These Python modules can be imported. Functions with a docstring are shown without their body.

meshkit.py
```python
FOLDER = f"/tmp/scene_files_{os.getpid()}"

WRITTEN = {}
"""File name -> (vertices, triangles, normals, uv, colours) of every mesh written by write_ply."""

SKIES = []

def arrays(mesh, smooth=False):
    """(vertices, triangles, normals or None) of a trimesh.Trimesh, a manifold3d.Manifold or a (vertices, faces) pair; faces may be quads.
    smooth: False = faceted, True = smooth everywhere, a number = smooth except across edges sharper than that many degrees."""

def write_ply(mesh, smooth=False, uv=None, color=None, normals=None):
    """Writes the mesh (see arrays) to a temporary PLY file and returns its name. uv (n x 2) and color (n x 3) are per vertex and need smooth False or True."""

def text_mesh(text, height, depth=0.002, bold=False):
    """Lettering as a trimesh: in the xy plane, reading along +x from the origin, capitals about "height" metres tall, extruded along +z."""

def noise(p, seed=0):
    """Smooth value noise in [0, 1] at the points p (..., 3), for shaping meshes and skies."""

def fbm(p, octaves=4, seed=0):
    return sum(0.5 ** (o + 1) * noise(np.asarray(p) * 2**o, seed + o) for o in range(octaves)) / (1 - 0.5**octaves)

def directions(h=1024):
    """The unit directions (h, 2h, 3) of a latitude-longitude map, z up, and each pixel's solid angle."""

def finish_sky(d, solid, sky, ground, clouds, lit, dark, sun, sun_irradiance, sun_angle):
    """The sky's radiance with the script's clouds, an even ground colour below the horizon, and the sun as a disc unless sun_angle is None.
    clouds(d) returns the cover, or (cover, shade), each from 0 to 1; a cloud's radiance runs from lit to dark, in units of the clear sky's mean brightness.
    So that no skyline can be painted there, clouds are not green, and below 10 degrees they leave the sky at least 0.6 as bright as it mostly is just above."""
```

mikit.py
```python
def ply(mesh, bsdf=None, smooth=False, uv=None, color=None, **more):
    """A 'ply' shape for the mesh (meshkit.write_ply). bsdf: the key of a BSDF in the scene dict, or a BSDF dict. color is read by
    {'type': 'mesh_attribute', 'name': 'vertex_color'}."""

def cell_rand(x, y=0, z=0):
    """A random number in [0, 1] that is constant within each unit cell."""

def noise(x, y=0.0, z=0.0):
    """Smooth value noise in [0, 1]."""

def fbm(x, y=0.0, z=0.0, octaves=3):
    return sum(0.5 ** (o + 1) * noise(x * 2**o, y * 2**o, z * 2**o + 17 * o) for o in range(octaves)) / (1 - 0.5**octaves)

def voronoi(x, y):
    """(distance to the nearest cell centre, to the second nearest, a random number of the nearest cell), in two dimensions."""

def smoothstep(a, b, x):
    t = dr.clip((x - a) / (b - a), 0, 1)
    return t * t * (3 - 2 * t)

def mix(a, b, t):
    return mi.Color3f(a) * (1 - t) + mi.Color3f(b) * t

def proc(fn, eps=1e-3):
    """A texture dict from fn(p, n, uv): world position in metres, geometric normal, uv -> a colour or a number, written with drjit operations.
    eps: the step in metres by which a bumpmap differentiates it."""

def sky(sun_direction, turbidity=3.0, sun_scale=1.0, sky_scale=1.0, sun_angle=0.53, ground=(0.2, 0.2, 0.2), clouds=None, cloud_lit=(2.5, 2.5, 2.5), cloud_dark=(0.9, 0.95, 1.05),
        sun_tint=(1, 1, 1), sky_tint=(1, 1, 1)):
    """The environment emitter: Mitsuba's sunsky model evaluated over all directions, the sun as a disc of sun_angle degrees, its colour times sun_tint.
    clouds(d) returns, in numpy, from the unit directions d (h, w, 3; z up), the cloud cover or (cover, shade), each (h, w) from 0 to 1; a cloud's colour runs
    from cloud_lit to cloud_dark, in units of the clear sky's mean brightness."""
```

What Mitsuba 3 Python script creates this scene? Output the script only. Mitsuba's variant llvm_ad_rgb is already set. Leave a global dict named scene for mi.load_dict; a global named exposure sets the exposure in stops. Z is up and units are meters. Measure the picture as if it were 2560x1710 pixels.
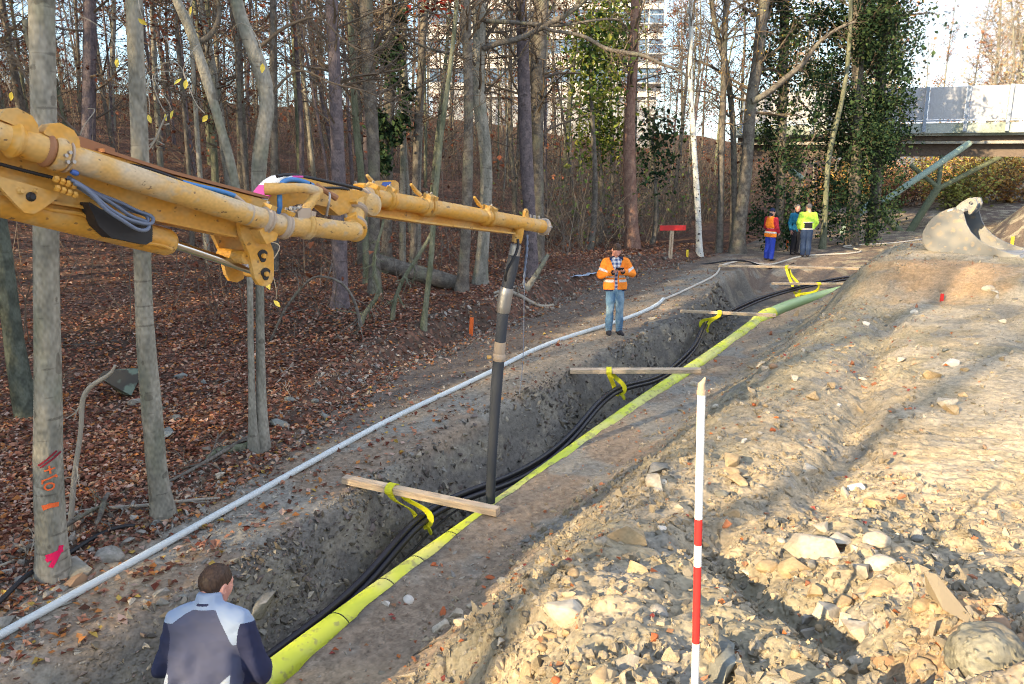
import math, numpy as np, trimesh, mitsuba as mi, drjit as dr, mikit, meshkit
from mikit import proc, noise, fbm, voronoi, smoothstep, mix
T = mi.ScalarTransform4f
scene, labels = {}, {}
PI = math.pi

# ---------------------------------------------------------------- camera, sky, exposure
CAM = np.array([0.0, 0.0, 3.4])
PITCH = math.radians(13.1)
scene['camera'] = {'type': 'perspective', 'fov': 64.98, 'fov_axis': 'x', 'near_clip': 0.05, 'far_clip': 3000.0,
                   'to_world': T().look_at(origin=CAM.tolist(), target=[0, math.cos(PITCH), 3.4 - math.sin(PITCH)], up=[0, 0, 1])}
EL = math.radians(21.0)
SUN = np.array([-0.70 * math.cos(EL), -0.714 * math.cos(EL), math.sin(EL)])


def cloud_cover(d):
    p = d * np.array([3.0, 3.0, 7.0])
    n = meshkit.fbm(p + 11.3, 5, seed=4)
    east = np.clip((d[..., 0] * 1.2 + 0.12) * 1.6, 0, 1)          # thin bright veil over the eastern half
    c = np.clip((n - 0.50) * 3.0 + east * 0.9, 0, 1)
    return c, np.clip(0.15 + 0.5 * (0.6 - n), 0, 1)


scene['sky'] = mikit.sky(SUN.tolist(), turbidity=3.0, sun_scale=0.70, sky_scale=1.0, clouds=cloud_cover, cloud_lit=(1.75, 1.85, 2.1), cloud_dark=(1.0, 1.08, 1.25),
                         sun_tint=(0.98, 1.0, 1.0))
exposure = 3.68

# ---------------------------------------------------------------- helpers
D0 = np.array([0.4594, 0.8882]); N0 = np.array([0.8882, -0.4594])   # along the trench, across it (to the right)


def st2xy(s, t):
    s, t = np.asarray(s, float), np.asarray(t, float)
    return s * D0[0] + t * N0[0], s * D0[1] + t * N0[1]


def xy2st(x, y):
    return x * D0[0] + y * D0[1], x * N0[0] + y * N0[1]


def sm(a, b, x):
    t = np.clip((x - a) / (b - a), 0, 1)
    return t * t * (3 - 2 * t)


def n3(x, y, z=0.0, seed=0):
    return meshkit.noise(np.stack(np.broadcast_arrays(x, y, z), -1), seed)


def fb(x, y, z=0.0, o=4, seed=0):
    return meshkit.fbm(np.stack(np.broadcast_arrays(x, y, z), -1), o, seed)


def numbered(name):
    if not any(k == name or k.startswith(name + '__') for k in scene) and name not in labels:
        return name
    i = 1
    while any_key(f'{name}_{i:03d}'):
        i += 1
    return f'{name}_{i:03d}'


_used, _count = set(), {}


def fresh(name):
    """The name itself the first time, then name_001, name_002 ..."""
    n = _count.get(name, -1) + 1
    _count[name] = n
    return name if n == 0 else f'{name}_{n:03d}'


def thing(name, label, cat, group=None):
    key = fresh(name)
    labels[key] = {'label': label, 'category': cat}
    if group:
        labels[key]['group'] = group
    return key


def part(parent, name, shape, label=None, kind=None):
    key = fresh(parent + '__' + name)
    scene[key] = shape
    if label or kind:
        labels[key] = {}
        if label:
            labels[key]['label'] = label
        if kind:
            labels[key]['kind'] = kind
    return key


def whole(name, shape, label, cat, group=None):
    key = thing(name, label, cat, group)
    scene[key] = shape
    return key


def struct(name, shape, label=None):
    key = fresh(name)
    scene[key] = shape
    labels[key] = {'kind': 'structure'}
    if label:
        labels[key]['label'] = label
    return key


def stuff(name, shape, label, cat):
    key = fresh(name)
    scene[key] = shape
    labels[key] = {'label': label, 'category': cat, 'kind': 'stuff'}
    return key


ORDINAL = ['nearest', 'second nearest', 'third nearest', 'fourth nearest', 'fifth nearest', 'sixth nearest', 'seventh nearest', 'eighth nearest', 'ninth nearest', 'tenth nearest', 'eleventh nearest', 'twelfth nearest',
           'thirteenth nearest', 'fourteenth nearest', 'fifteenth nearest', 'sixteenth nearest', 'seventeenth nearest', 'eighteenth nearest', 'nineteenth nearest', 'twentieth nearest'] + [f'twenty-{q} nearest' for q in ('first', 'second', 'third', 'fourth', 'fifth', 'sixth', 'seventh', 'eighth', 'ninth')]


def rank_labels(items, landmarks, phrase):
    """items: (key, word, position). Each is labelled by how near it lies to its nearest landmark among those of its word."""
    sets = {}
    for key, word, p in items:
        d, name = min((math.dist(p, q), n) for n, q in landmarks.items())
        sets.setdefault((word, name), []).append((d, key))
    for (word, name), rows in sets.items():
        for i, (d, key) in enumerate(sorted(rows)):
            labels[key]['label'] = phrase(word, ORDINAL[min(i, 28)], name)


class MB:
    """Collects pieces into one mesh."""
    def __init__(self):
        self.v, self.f, self.c, self.n = [], [], [], 0

    def add(self, m, color=None):
        v, f = (np.asarray(m.vertices), np.asarray(m.faces)) if hasattr(m, 'vertices') else m
        self.v.append(v); self.f.append(np.asarray(f) + self.n); self.n += len(v)
        if color is not None:
            self.c.append(np.broadcast_to(np.asarray(color, float), (len(v), 3)))
        return self

    def mesh(self):
        return np.vstack(self.v), np.vstack(self.f)

    def ply(self, bsdf, smooth=False):
        return mikit.ply(self.mesh(), bsdf, smooth=smooth, color=np.vstack(self.c) if self.c else None)


def frames(p):
    """Parallel-transported frames along polylines p (..., k, 3)."""
    d = np.gradient(p, axis=-2)
    d /= np.linalg.norm(d, axis=-1, keepdims=True) + 1e-12
    ref = np.where(np.abs(d[..., :1, 2:3]) < 0.9, np.array([0, 0, 1.0]), np.array([1.0, 0, 0]))
    u = np.cross(d, np.broadcast_to(ref, d.shape))
    u /= np.linalg.norm(u, axis=-1, keepdims=True) + 1e-12
    return d, u, np.cross(d, u)


def spline(p, k):
    from scipy.interpolate import PchipInterpolator
    p = np.asarray(p, float)
    c = np.r_[0, np.cumsum(np.linalg.norm(np.diff(p[:, :3], axis=0), axis=1))]
    return PchipInterpolator(c, p)(np.linspace(0, c[-1], k))


def smooth_spline(p, k):
    from scipy.interpolate import CubicSpline
    p = np.asarray(p, float)
    c = np.r_[0, np.cumsum(np.linalg.norm(np.diff(p[:, :3], axis=0), axis=1))]
    return CubicSpline(c, p)(np.linspace(0, c[-1], k))


def tube(p, r, n=10, cap=True, wob=0.0, seed=0):
    """One tube along the points p with the radii r."""
    p = np.asarray(p, float); k = len(p)
    r = np.broadcast_to(np.asarray(r, float), (k,))
    d = np.gradient(p, axis=0); d /= np.linalg.norm(d, axis=1, keepdims=True) + 1e-12
    u = np.zeros_like(p)
    a = np.cross(d[0], [0, 0, 1.0] if abs(d[0, 2]) < 0.9 else [1.0, 0, 0]); u[0] = a / np.linalg.norm(a)
    for i in range(1, k):
        a = u[i - 1] - d[i] * np.dot(u[i - 1], d[i]); u[i] = a / np.linalg.norm(a)
    w = np.cross(d, u)
    th = np.arange(n) * 2 * PI / n
    rr = np.broadcast_to(r[:, None], (k, n)).copy()
    if wob:
        rr *= 1 + wob * (2 * fb(np.cos(th)[None] * 1.3 + seed * 7.1, np.sin(th)[None] * 1.3, np.arange(k)[:, None] * 0.35, 3, seed) - 1)
    v = p[:, None] + rr[..., None] * (np.cos(th)[None, :, None] * u[:, None] + np.sin(th)[None, :, None] * w[:, None])
    v = v.reshape(-1, 3)
    i, j = np.meshgrid(np.arange(k - 1), np.arange(n), indexing='ij')
    a, b = i * n + j, i * n + (j + 1) % n
    f = np.vstack([np.stack([a, b, b + n], -1).reshape(-1, 3), np.stack([a, b + n, a + n], -1).reshape(-1, 3)])
    if cap:
        v = np.vstack([v, p[:1], p[-1:]])
        jj = np.arange(n)
        f = np.vstack([f, np.stack([(jj + 1) % n, jj, jj * 0 + k * n], 1), np.stack([jj + (k - 1) * n, (jj + 1) % n + (k - 1) * n, jj * 0 + k * n + 1], 1)])
    return v, f


def prisms(A, B, ra, rb, n=3):
    """Many straight tapered n-sided prisms at once."""
    A, B = np.asarray(A, float), np.asarray(B, float)
    d = B - A; d /= np.linalg.norm(d, axis=1, keepdims=True) + 1e-9
    ref = np.where(np.abs(d[:, 2:3]) < 0.9, np.array([[0, 0, 1.0]]), np.array([[1.0, 0, 0]]))
    u = np.cross(d, ref); u /= np.linalg.norm(u, axis=1, keepdims=True) + 1e-9
    w = np.cross(d, u)
    th = np.arange(n) * 2 * PI / n
    o = np.cos(th)[None, :, None] * u[:, None] + np.sin(th)[None, :, None] * w[:, None]
    v = np.concatenate([A[:, None] + o * np.broadcast_to(ra, len(A))[:, None, None], B[:, None] + o * np.broadcast_to(rb, len(A))[:, None, None]], 1).reshape(-1, 3)
    j = np.arange(n)
    f = np.vstack([np.stack([j, (j + 1) % n, (j + 1) % n + n], 1), np.stack([j, (j + 1) % n + n, j + n], 1)])
    return v, (np.arange(len(A))[:, None, None] * 2 * n + f[None]).reshape(-1, 3)


def polys(P, R, n=3):
    """Prisms along many polylines P (N, k, 3) with radii R (N, k)."""
    return prisms(P[:, :-1].reshape(-1, 3), P[:, 1:].reshape(-1, 3), R[:, :-1].reshape(-1), R[:, 1:].reshape(-1), n)


def wander(rng, start, d, length, k, bend, lift=0.0):
    """Polylines (N, k+1, 3) from the starts along the directions d, turning at random."""
    N = len(start)
    P = np.zeros((N, k + 1, 3)); P[:, 0] = start
    d = d / (np.linalg.norm(d, axis=1, keepdims=True) + 1e-9)
    for i in range(k):
        d = d + rng.normal(0, bend, (N, 3)) + np.array([0, 0, lift])
        d /= np.linalg.norm(d, axis=1, keepdims=True)
        P[:, i + 1] = P[:, i] + d * (np.asarray(length) / k)[:, None]
    return P


def offshoots(rng, P, R, m, lo, hi, angle, ratio, k, bend, lift=0.0, rr=0.55):
    """m children on each polyline: (polylines, radii)."""
    N, K, _ = P.shape
    q = np.repeat(np.arange(N), m)
    x = rng.uniform(lo, hi, len(q)) * (K - 1)
    i = np.minimum(x.astype(int), K - 2); fr = (x - i)[:, None]
    st = P[q, i] * (1 - fr) + P[q, i + 1] * fr
    r = (R[q, i] * (1 - fr[:, 0]) + R[q, i + 1] * fr[:, 0]) * rr
    d = P[q, i + 1] - P[q, i]; seg = np.linalg.norm(d, axis=1, keepdims=True); d = d / (seg + 1e-9)
    o = rng.normal(0, 1, d.shape); o -= d * (o * d).sum(1, keepdims=True); o /= np.linalg.norm(o, axis=1, keepdims=True)
    a = np.radians(rng.normal(angle, angle * 0.25, len(q)))[:, None]
    L = np.linalg.norm(np.diff(P, axis=1), axis=2).sum(1)[q] * ratio * rng.uniform(0.5, 1.2, len(q))
    C = wander(rng, st, d * np.cos(a) + o * np.sin(a), L, k, bend, lift)
    return C, r[:, None] * np.linspace(1, 0.3, k + 1)[None]


def leaves_at(rng, pts, size, droop=0.3, long=1.5):
    """A folded leaf (four triangles, two bent halves) at each point."""
    N = len(pts)
    a = rng.uniform(0, 2 * PI, N); b = rng.normal(0, droop, N); c = rng.normal(0, droop, N)
    x = np.stack([np.cos(a) * np.cos(b), np.sin(a) * np.cos(b), np.sin(b)], 1)
    y = np.cross(np.stack([np.zeros(N), np.sin(c), np.cos(c)], 1), x); y /= np.linalg.norm(y, axis=1, keepdims=True) + 1e-9
    z = np.cross(x, y)
    s = (np.asarray(size) * np.ones(N))[:, None]
    f = rng.uniform(-0.05, 0.45, N)[:, None]
    v = np.stack([pts - x * s * 0.5 * long, pts + y * s * 0.5 + z * s * f, pts + x * s * 0.5 * long, pts - y * s * 0.5 + z * s * f], 1).reshape(-1, 3)
    F = np.array([[0, 2, 1], [0, 3, 2]])
    return v, (np.arange(N)[:, None, None] * 4 + F[None]).reshape(-1, 3)


def rgb(*c):
    return {'type': 'rgb', 'value': list(c)}


def mat(name, color, rough=0.6, two=False, **k):
    b = {'type': 'principled', 'base_color': color if isinstance(color, dict) else rgb(*color), 'roughness': rough, 'specular': k.pop('spec', 0.4), **k}
    scene[name] = {'type': 'twosided', 'bsdf': b} if two else b


def matte(name, color, two=True):
    b = {'type': 'diffuse', 'reflectance': color if isinstance(color, dict) else rgb(*color)}
    scene[name] = {'type': 'twosided', 'bsdf': b} if two else b


VC = {'type': 'mesh_attribute', 'name': 'vertex_color'}
matte('m_piece', VC)                       # leaves, stones, clods: one colour for each piece
# ---------------------------------------------------------------- the lie of the land, in trench coordinates s (along) and t (across)
SK = [-60, 2, 2.9, 3.4, 4.5, 6, 8, 10, 13, 17, 20, 22.5, 26, 200]
TL = [-5.15, -5.15, -5.1, -5.05, -4.95, -5.03, -5.2, -5.1, -4.88, -4.62, -4.75, -5.1, -5.2, -5.2]
TR = [-3.0, -3.0, -3.1, -3.52, -3.59, -3.61, -3.52, -3.36, -3.12, -2.95, -2.35, -1.9, -1.6, -1.5]
SE = [-60, 0, 5, 8, 10, 15, 20, 26, 32, 200]
TE = [-6.2, -6.2, -6.35, -6.9, -7.5, -7.6, -7.9, -6.9, -6.3, -6.0]


def tl(s): return np.interp(s, SK, TL)
def tr(s): return np.interp(s, SK, TR)
def te(s): return np.interp(s, SE, TE)


def height(x, y, detail=True):
    x, y = np.asarray(x, float), np.asarray(y, float)
    s, t = xy2st(x, y)
    wig = 0.16 * (fb(x * 0.9, y * 0.9, 3.3, 3, 5) - 0.5) * 2
    L, R, E = tl(s) + wig, tr(s) + 0.035 * (fb(x * 1.7, y * 1.7, 8.1, 3, 6) - 0.5) * 2, te(s) + wig * 1.5
    fade = sm(-9, -5, s) * (1 - sm(25.5, 29, s))
    dist = np.hypot(x, y)
    # right bank
    d = t - R
    bank = 0.80 * sm(0.55, 2.05, d)
    bank = bank + 0.11 * np.clip(t + 0.5, 0, 3.5) + 0.75 * sm(6.5, 1.5, s) * sm(0.5, 2.6, d)
    bank = bank - 0.14 * np.exp(-((t + 0.5 + 0.06 * np.sin(s * 1.3)) / 0.2) ** 2) * sm(5.2, 6.5, s) * (1 - sm(14.5, 16.5, s))
    bank = bank - 0.06 * np.exp(-((t - 1.25 + 0.1 * np.sin(s)) / 0.16) ** 2) * sm(6.5, 8.5, s) * (1 - sm(13, 16, s))
    g2 = np.interp(s, [3.0, 3.5, 3.9, 4.5, 5.4], [0.1, -0.2, -0.54, -0.95, -1.2])
    bank = bank - 0.14 * np.exp(-((t - g2) / 0.18) ** 2) * sm(2.6, 3.2, s) * (1 - sm(4.7, 5.6, s))
    rc = np.interp(s, [2.5, 3.6, 4.3, 5.0, 5.8], [0.62, 0.3, 0.0, -0.28, -0.4])
    bank = bank + 0.17 * np.exp(-((t - rc) / 0.30) ** 2) * sm(1.5, 3.0, s) * (1 - sm(4.9, 6.2, s))
    step = 15.6 - 0.3 * t + 0.5 * (fb(x * 0.8, y * 0.8, 1.7, 3, 9) - 0.5)
    up = sm(0.0, 1.5, s - step) * sm(-2.2, -0.4, t)
    bank = bank + up * np.maximum(0, 1.42 - bank)
    bank = bank * np.where(s > 19, 1 - sm(20.5, 26, s) * (1 - sm(1.0, 3.5, t)), 1.0)
    bank = bank * (1 - sm(26, 34, s)) + 1.95 * np.exp(-(((x - 17.5) / 3.0) ** 2 + ((y - 24.5) / 3.0) ** 2))
    bank = bank * sm(-14, -6, s) + 1.2 * (1 - sm(-14, -6, s)) * sm(0.5, 3, d)
    # trench, sloped on the left, steep on the right
    wl = 0.55 + 0.15 * (n3(s * 0.8, 0, 2, 3) - 0.5)
    dig = -0.82 * fade * np.minimum(sm(0.0, wl, t - L), 1 - sm(-0.16, 0.02, t - R))
    # left: path, a low cut bank, the wood's floor and the slope behind it
    e = E - t
    bs = np.interp(s, [-20, 0, 6, 8.5, 12, 22, 27, 34], [0.0, 0.0, -0.04, 0.12, 0.40, 0.42, 0.2, 0.1])
    floor = bs * sm(0.0, 0.55, e) + 0.17 * np.clip(e - 4.5, 0, 60) * sm(0, 12, e - 4.5) - 0.10 * sm(0.5, 3, e) * sm(9, 5, s)
    floor = np.minimum(floor, 6.6 + 0.02 * e + 1.6 * fb(x * 0.05, y * 0.05, 2.2, 3, 41)) + sm(6, 20, e) * 0.9 * (fb(x * 0.14, y * 0.14, 6.2, 3, 42) - 0.5)
    far = 0.085 * np.clip(dist - 48, 0, 60) * sm(-8, 6, t)
    z = np.where(t < L, floor, 0.0) + np.where(t > R, bank, 0.0) + dig + far
    if detail:
        near = np.exp(-dist / 40)
        soft = (t < E).astype(float)
        rough = np.where(t > R, sm(0.35, 1.3, d) * (1 - 0.65 * sm(-0.2, 0.4, t) * sm(6.0, 7.5, s)), 0.25) + 0.9 * (-dig)
        rough = np.where(t < L, 0.3 + 0.9 * np.exp(-((e - 0.2) / 0.5) ** 2), rough)
        z = z + near * (0.10 * (fb(x * 1.3, y * 1.3, 0.5, 3, 11) - 0.5) * (0.4 + rough) + 0.15 * rough * (1 + 0.5 * sm(7.5, 4, s) * (t > R)) * (fb(x * 4.2, y * 4.2, 0.9, 4, 12) - 0.5)
                        + 0.050 * rough * (n3(x * 17, y * 17, 0.2, 13) - 0.5) + 0.022 * (0.35 + rough) * (n3(x * 34, y * 34, 0.7, 14) - 0.5))
        lump = np.maximum(0, n3(x * 8 + 2 * n3(x * 5, y * 5, 1, 43), y * 8, 4.4, 15) - 0.5) ** 0.5 * 0.075 + np.maximum(0, n3(x * 15, y * 15 + 2 * n3(x * 9, y * 9, 1, 44), 4.4, 16) - 0.5) ** 0.5 * 0.038
        z = z + near * rough * lump * sm(0.40, 0.58, fb(x * 1.1, y * 1.1, 9.4, 3, 45) + 0.12 * (t < L) + 0.1 * sm(8, 4, s))
        ruts = np.where((t > -0.4) & (t < 3.2), 0.014 * np.sin(s * 42 + 2.0 * n3(x * 2, y * 2, 0, 17)) * sm(5.5, 7, s) * (1 - sm(14, 16, s)) * sm(0.35, 0.6, n3(x * 0.7, y * 1.1, 3, 18)), 0.0)
        z = z + ruts
    return z


def axis(lo, hi, fine_lo, fine_hi, step, grow, base):
    a = list(np.arange(fine_lo, fine_hi, step))
    x, h = a[-1], step
    while x < hi:
        h = max(step, grow * max(x - base, 0.1)); x += h; a.append(x)
    x, h, b = a[0], step, []
    while x > lo:
        h *= 1.09; x -= min(h, 6.0); b.append(x)
    return np.array(b[::-1] + a)


S_AX = axis(-70, 230, 2.2, 7.0, 0.030, 0.0050, 0.0)
S_AX = np.r_[S_AX[S_AX < 32], 32 * 1.018 ** np.arange(1, 110)]
T_AX = axis(-150, 90, -8.2, 2.4, 0.030, 0.085, 2.1)
SS, TT = np.meshgrid(S_AX, T_AX, indexing='ij')
XX, YY = st2xy(SS, TT)
ZZ = height(XX, YY)
GV = np.stack([XX, YY, ZZ], -1).reshape(-1, 3)
ns_, nt_ = SS.shape
ii, jj = np.meshgrid(np.arange(ns_ - 1), np.arange(nt_ - 1), indexing='ij')
q0 = ii * nt_ + jj
GF = np.stack([np.stack([q0, q0 + nt_, q0 + nt_ + 1], -1), np.stack([q0, q0 + nt_ + 1, q0 + 1], -1)], 2)
GF = GF[..., ::1]
GN = np.zeros_like(GV)
for k in (0, 1):
    fk = GF[:, :, k].reshape(-1, 3)
    fn = np.cross(GV[fk[:, 1]] - GV[fk[:, 0]], GV[fk[:, 2]] - GV[fk[:, 0]])
    for c in range(3):
        np.add.at(GN, fk[:, c], fn)
if GN[:, 2].mean() < 0:
    GF, GN = GF[..., [0, 2, 1]], -GN
GN /= np.linalg.norm(GN, axis=1, keepdims=True)
sc = 0.5 * (SS[:-1, :-1] + SS[1:, 1:]); tc = 0.5 * (TT[:-1, :-1] + TT[1:, 1:])
zone = np.where(tc < te(sc), 0, np.where(tc < tl(sc), 1, np.where(tc < tr(sc), 2, 3)))


def zone_mesh(z, bsdf):
    f = GF[zone == z].reshape(-1, 3)
    used, inv = np.unique(f, return_inverse=True)
    shape = mikit.ply((GV[used], inv.reshape(-1, 3)), bsdf, smooth=True)
    path = meshkit.write_ply((GV[used], inv.reshape(-1, 3)), False, normals=GN[used])
    return {**shape, 'filename': path, 'face_normals': False}


def earth_color(p, n, uv):
    s, t = p.x * 0.4594 + p.y * 0.8882, p.x * 0.8882 - p.y * 0.4594
    big = fbm(p.x * 0.75 + 3.0, p.y * 0.75, p.z * 0.6, 3)
    mid = fbm(p.x * 3.1, p.y * 3.1, p.z * 3.1, 3)
    fine = noise(p.x * 26, p.y * 26, p.z * 26)
    grit = noise(p.x * 75, p.y * 75, p.z * 75)
    ochre, olive, grey = mi.Color3f(0.395, 0.33, 0.235), mi.Color3f(0.32, 0.283, 0.205), mi.Color3f(0.285, 0.265, 0.23)
    brown, slate, red = mi.Color3f(0.30, 0.235, 0.178), mi.Color3f(0.165, 0.155, 0.142), mi.Color3f(0.43, 0.27, 0.15)
    bank = mix(mix(olive, ochre, smoothstep(0.42, 0.6, big)), grey, smoothstep(0.52, 0.66, mid) * 0.75)
    track = smoothstep(-0.5, -0.1, t + (mid - 0.5) * 0.8) * smoothstep(6.2, 7.2, s + (mid - 0.5) * 2.0) * smoothstep(0.42, 0.54, fbm(p.x * 1.3 + 9.0, p.y * 1.9, 4.0, 3))
    bank = mix(bank, mi.Color3f(0.44, 0.385, 0.30), track * 0.8)
    clay = smoothstep(0.95, 0.3, dr.sqrt(dr.square((s - 3.35) / 1.0) + dr.square((t - 0.55) / 0.55)) + (mid - 0.5) * 0.9)
    clay = dr.maximum(clay, smoothstep(1.1, 0.4, dr.sqrt(dr.square((s - 16.7) / 1.3) + dr.square((t - 0.4) / 1.6)) + (mid - 0.5) * 0.9) * 0.8)
    bank = mix(bank, red, clay * 0.85)
    strip = mix(brown, grey, smoothstep(0.45, 0.6, fbm(p.x * 1.6, p.y * 1.6, 2.0, 3)))
    strip = mix(strip, mi.Color3f(0.40, 0.31, 0.215), smoothstep(0.45, 0.62, big) * 0.8)
    edge = (mid - 0.5) * 0.5
    c = mix(strip, bank, smoothstep(-2.75, -2.2, t + edge))
    dug = smoothstep(-5.1, -4.9, t + edge * 0.6) * (1 - smoothstep(-3.62, -3.45, t + edge * 0.3)) * (1 - smoothstep(24.0, 26.0, s))
    wall = mix(slate, mi.Color3f(0.25, 0.228, 0.19), smoothstep(0.48, 0.68, mid))
    c = mix(c, wall, dug)
    humus = smoothstep(-5.95, -6.5, t + edge)
    c = mix(c, mi.Color3f(0.17, 0.14, 0.118), humus)
    c = mix(c, mi.Color3f(0.21, 0.168, 0.14), smoothstep(0.40, 0.52, mid) * smoothstep(25.0, 26.0, s + edge * 9))
    return c * (0.56 + 0.5 * fine + 0.42 * grit)


def earth_bump(p, n, uv):
    return 0.020 * fbm(p.x * 21, p.y * 21, p.z * 21, 3) + 0.010 * smoothstep(0.55, 0.85, noise(p.x * 48, p.y * 48, p.z * 48))


scene['m_earth_raw'] = {'type': 'diffuse', 'reflectance': proc(earth_color)}
scene['m_earth'] = {'type': 'twosided', 'bsdf': {'type': 'bumpmap', 'arbitrary': proc(earth_bump, 4e-3), 'scale': 1.0, 'bsdf': {'type': 'diffuse', 'reflectance': proc(earth_color)}}}
del scene['m_earth_raw']


def litter_color(p, n, uv):
    a, b, w = voronoi(p.x * 11, p.y * 11)
    big = fbm(p.x * 0.5, p.y * 0.5, 1.0, 3)
    c = mix(mi.Color3f(0.085, 0.052, 0.042), mi.Color3f(0.27, 0.145, 0.105), w)
    c = mix(c, mi.Color3f(0.26, 0.17, 0.12), smoothstep(0.86, 0.95, w))
    c = mix(c, mi.Color3f(0.055, 0.045, 0.036), smoothstep(0.55, 0.75, big) * 0.7)
    return mix(c, mi.Color3f(0.085, 0.066, 0.054), smoothstep(0.38, 0.5, a) * 0.8)


matte('m_litter', proc(litter_color))
struct('forest_floor', zone_mesh(0, 'm_litter'), 'wood floor under red brown fallen leaves, rising to a slope')
struct('path', zone_mesh(1, 'm_earth'), 'trodden strip of bare brown earth between the wood and the trench')
struct('trench', zone_mesh(2, 'm_earth'), 'open pipe trench with dark sloped wall')
struct('earth_bank', zone_mesh(3, 'm_earth'), 'heaped ochre and grey subsoil with wheel ruts')
# ---------------------------------------------------------------- materials of the things


def paint_color(p, n, uv):
    g = fbm(p.x * 9, p.y * 9, p.z * 9, 3)
    s = noise(p.x * 60, p.y * 60, p.z * 60)
    k = fbm(p.x * 25 + 5, p.y * 25, p.z * 25, 3)
    c = mix(mi.Color3f(0.62, 0.315, 0.05), mi.Color3f(0.58, 0.35, 0.11), smoothstep(0.4, 0.65, g))
    c = mix(c, mi.Color3f(0.11, 0.065, 0.04), smoothstep(0.72, 0.78, k) * 0.7)
    return c * (0.86 + 0.2 * s)


def pipe_color(p, n, uv):
    g = fbm(p.x * 6, p.y * 6, p.z * 6, 3)
    k = fbm(p.x * 32 + 5, p.y * 32, p.z * 32, 3)
    m = fbm(p.x * 14 + 9, p.y * 14, p.z * 14, 3)
    c = mix(mi.Color3f(0.60, 0.36, 0.11), mi.Color3f(0.55, 0.42, 0.26), smoothstep(0.42, 0.66, g))
    c = mix(c, mi.Color3f(0.13, 0.085, 0.06), smoothstep(0.715, 0.775, k) * 0.75)
    c = mix(c, mi.Color3f(0.42, 0.36, 0.28), smoothstep(0.6, 0.72, m) * 0.6)
    return c * (0.85 + 0.22 * noise(p.x * 80, p.y * 80, p.z * 80))


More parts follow.
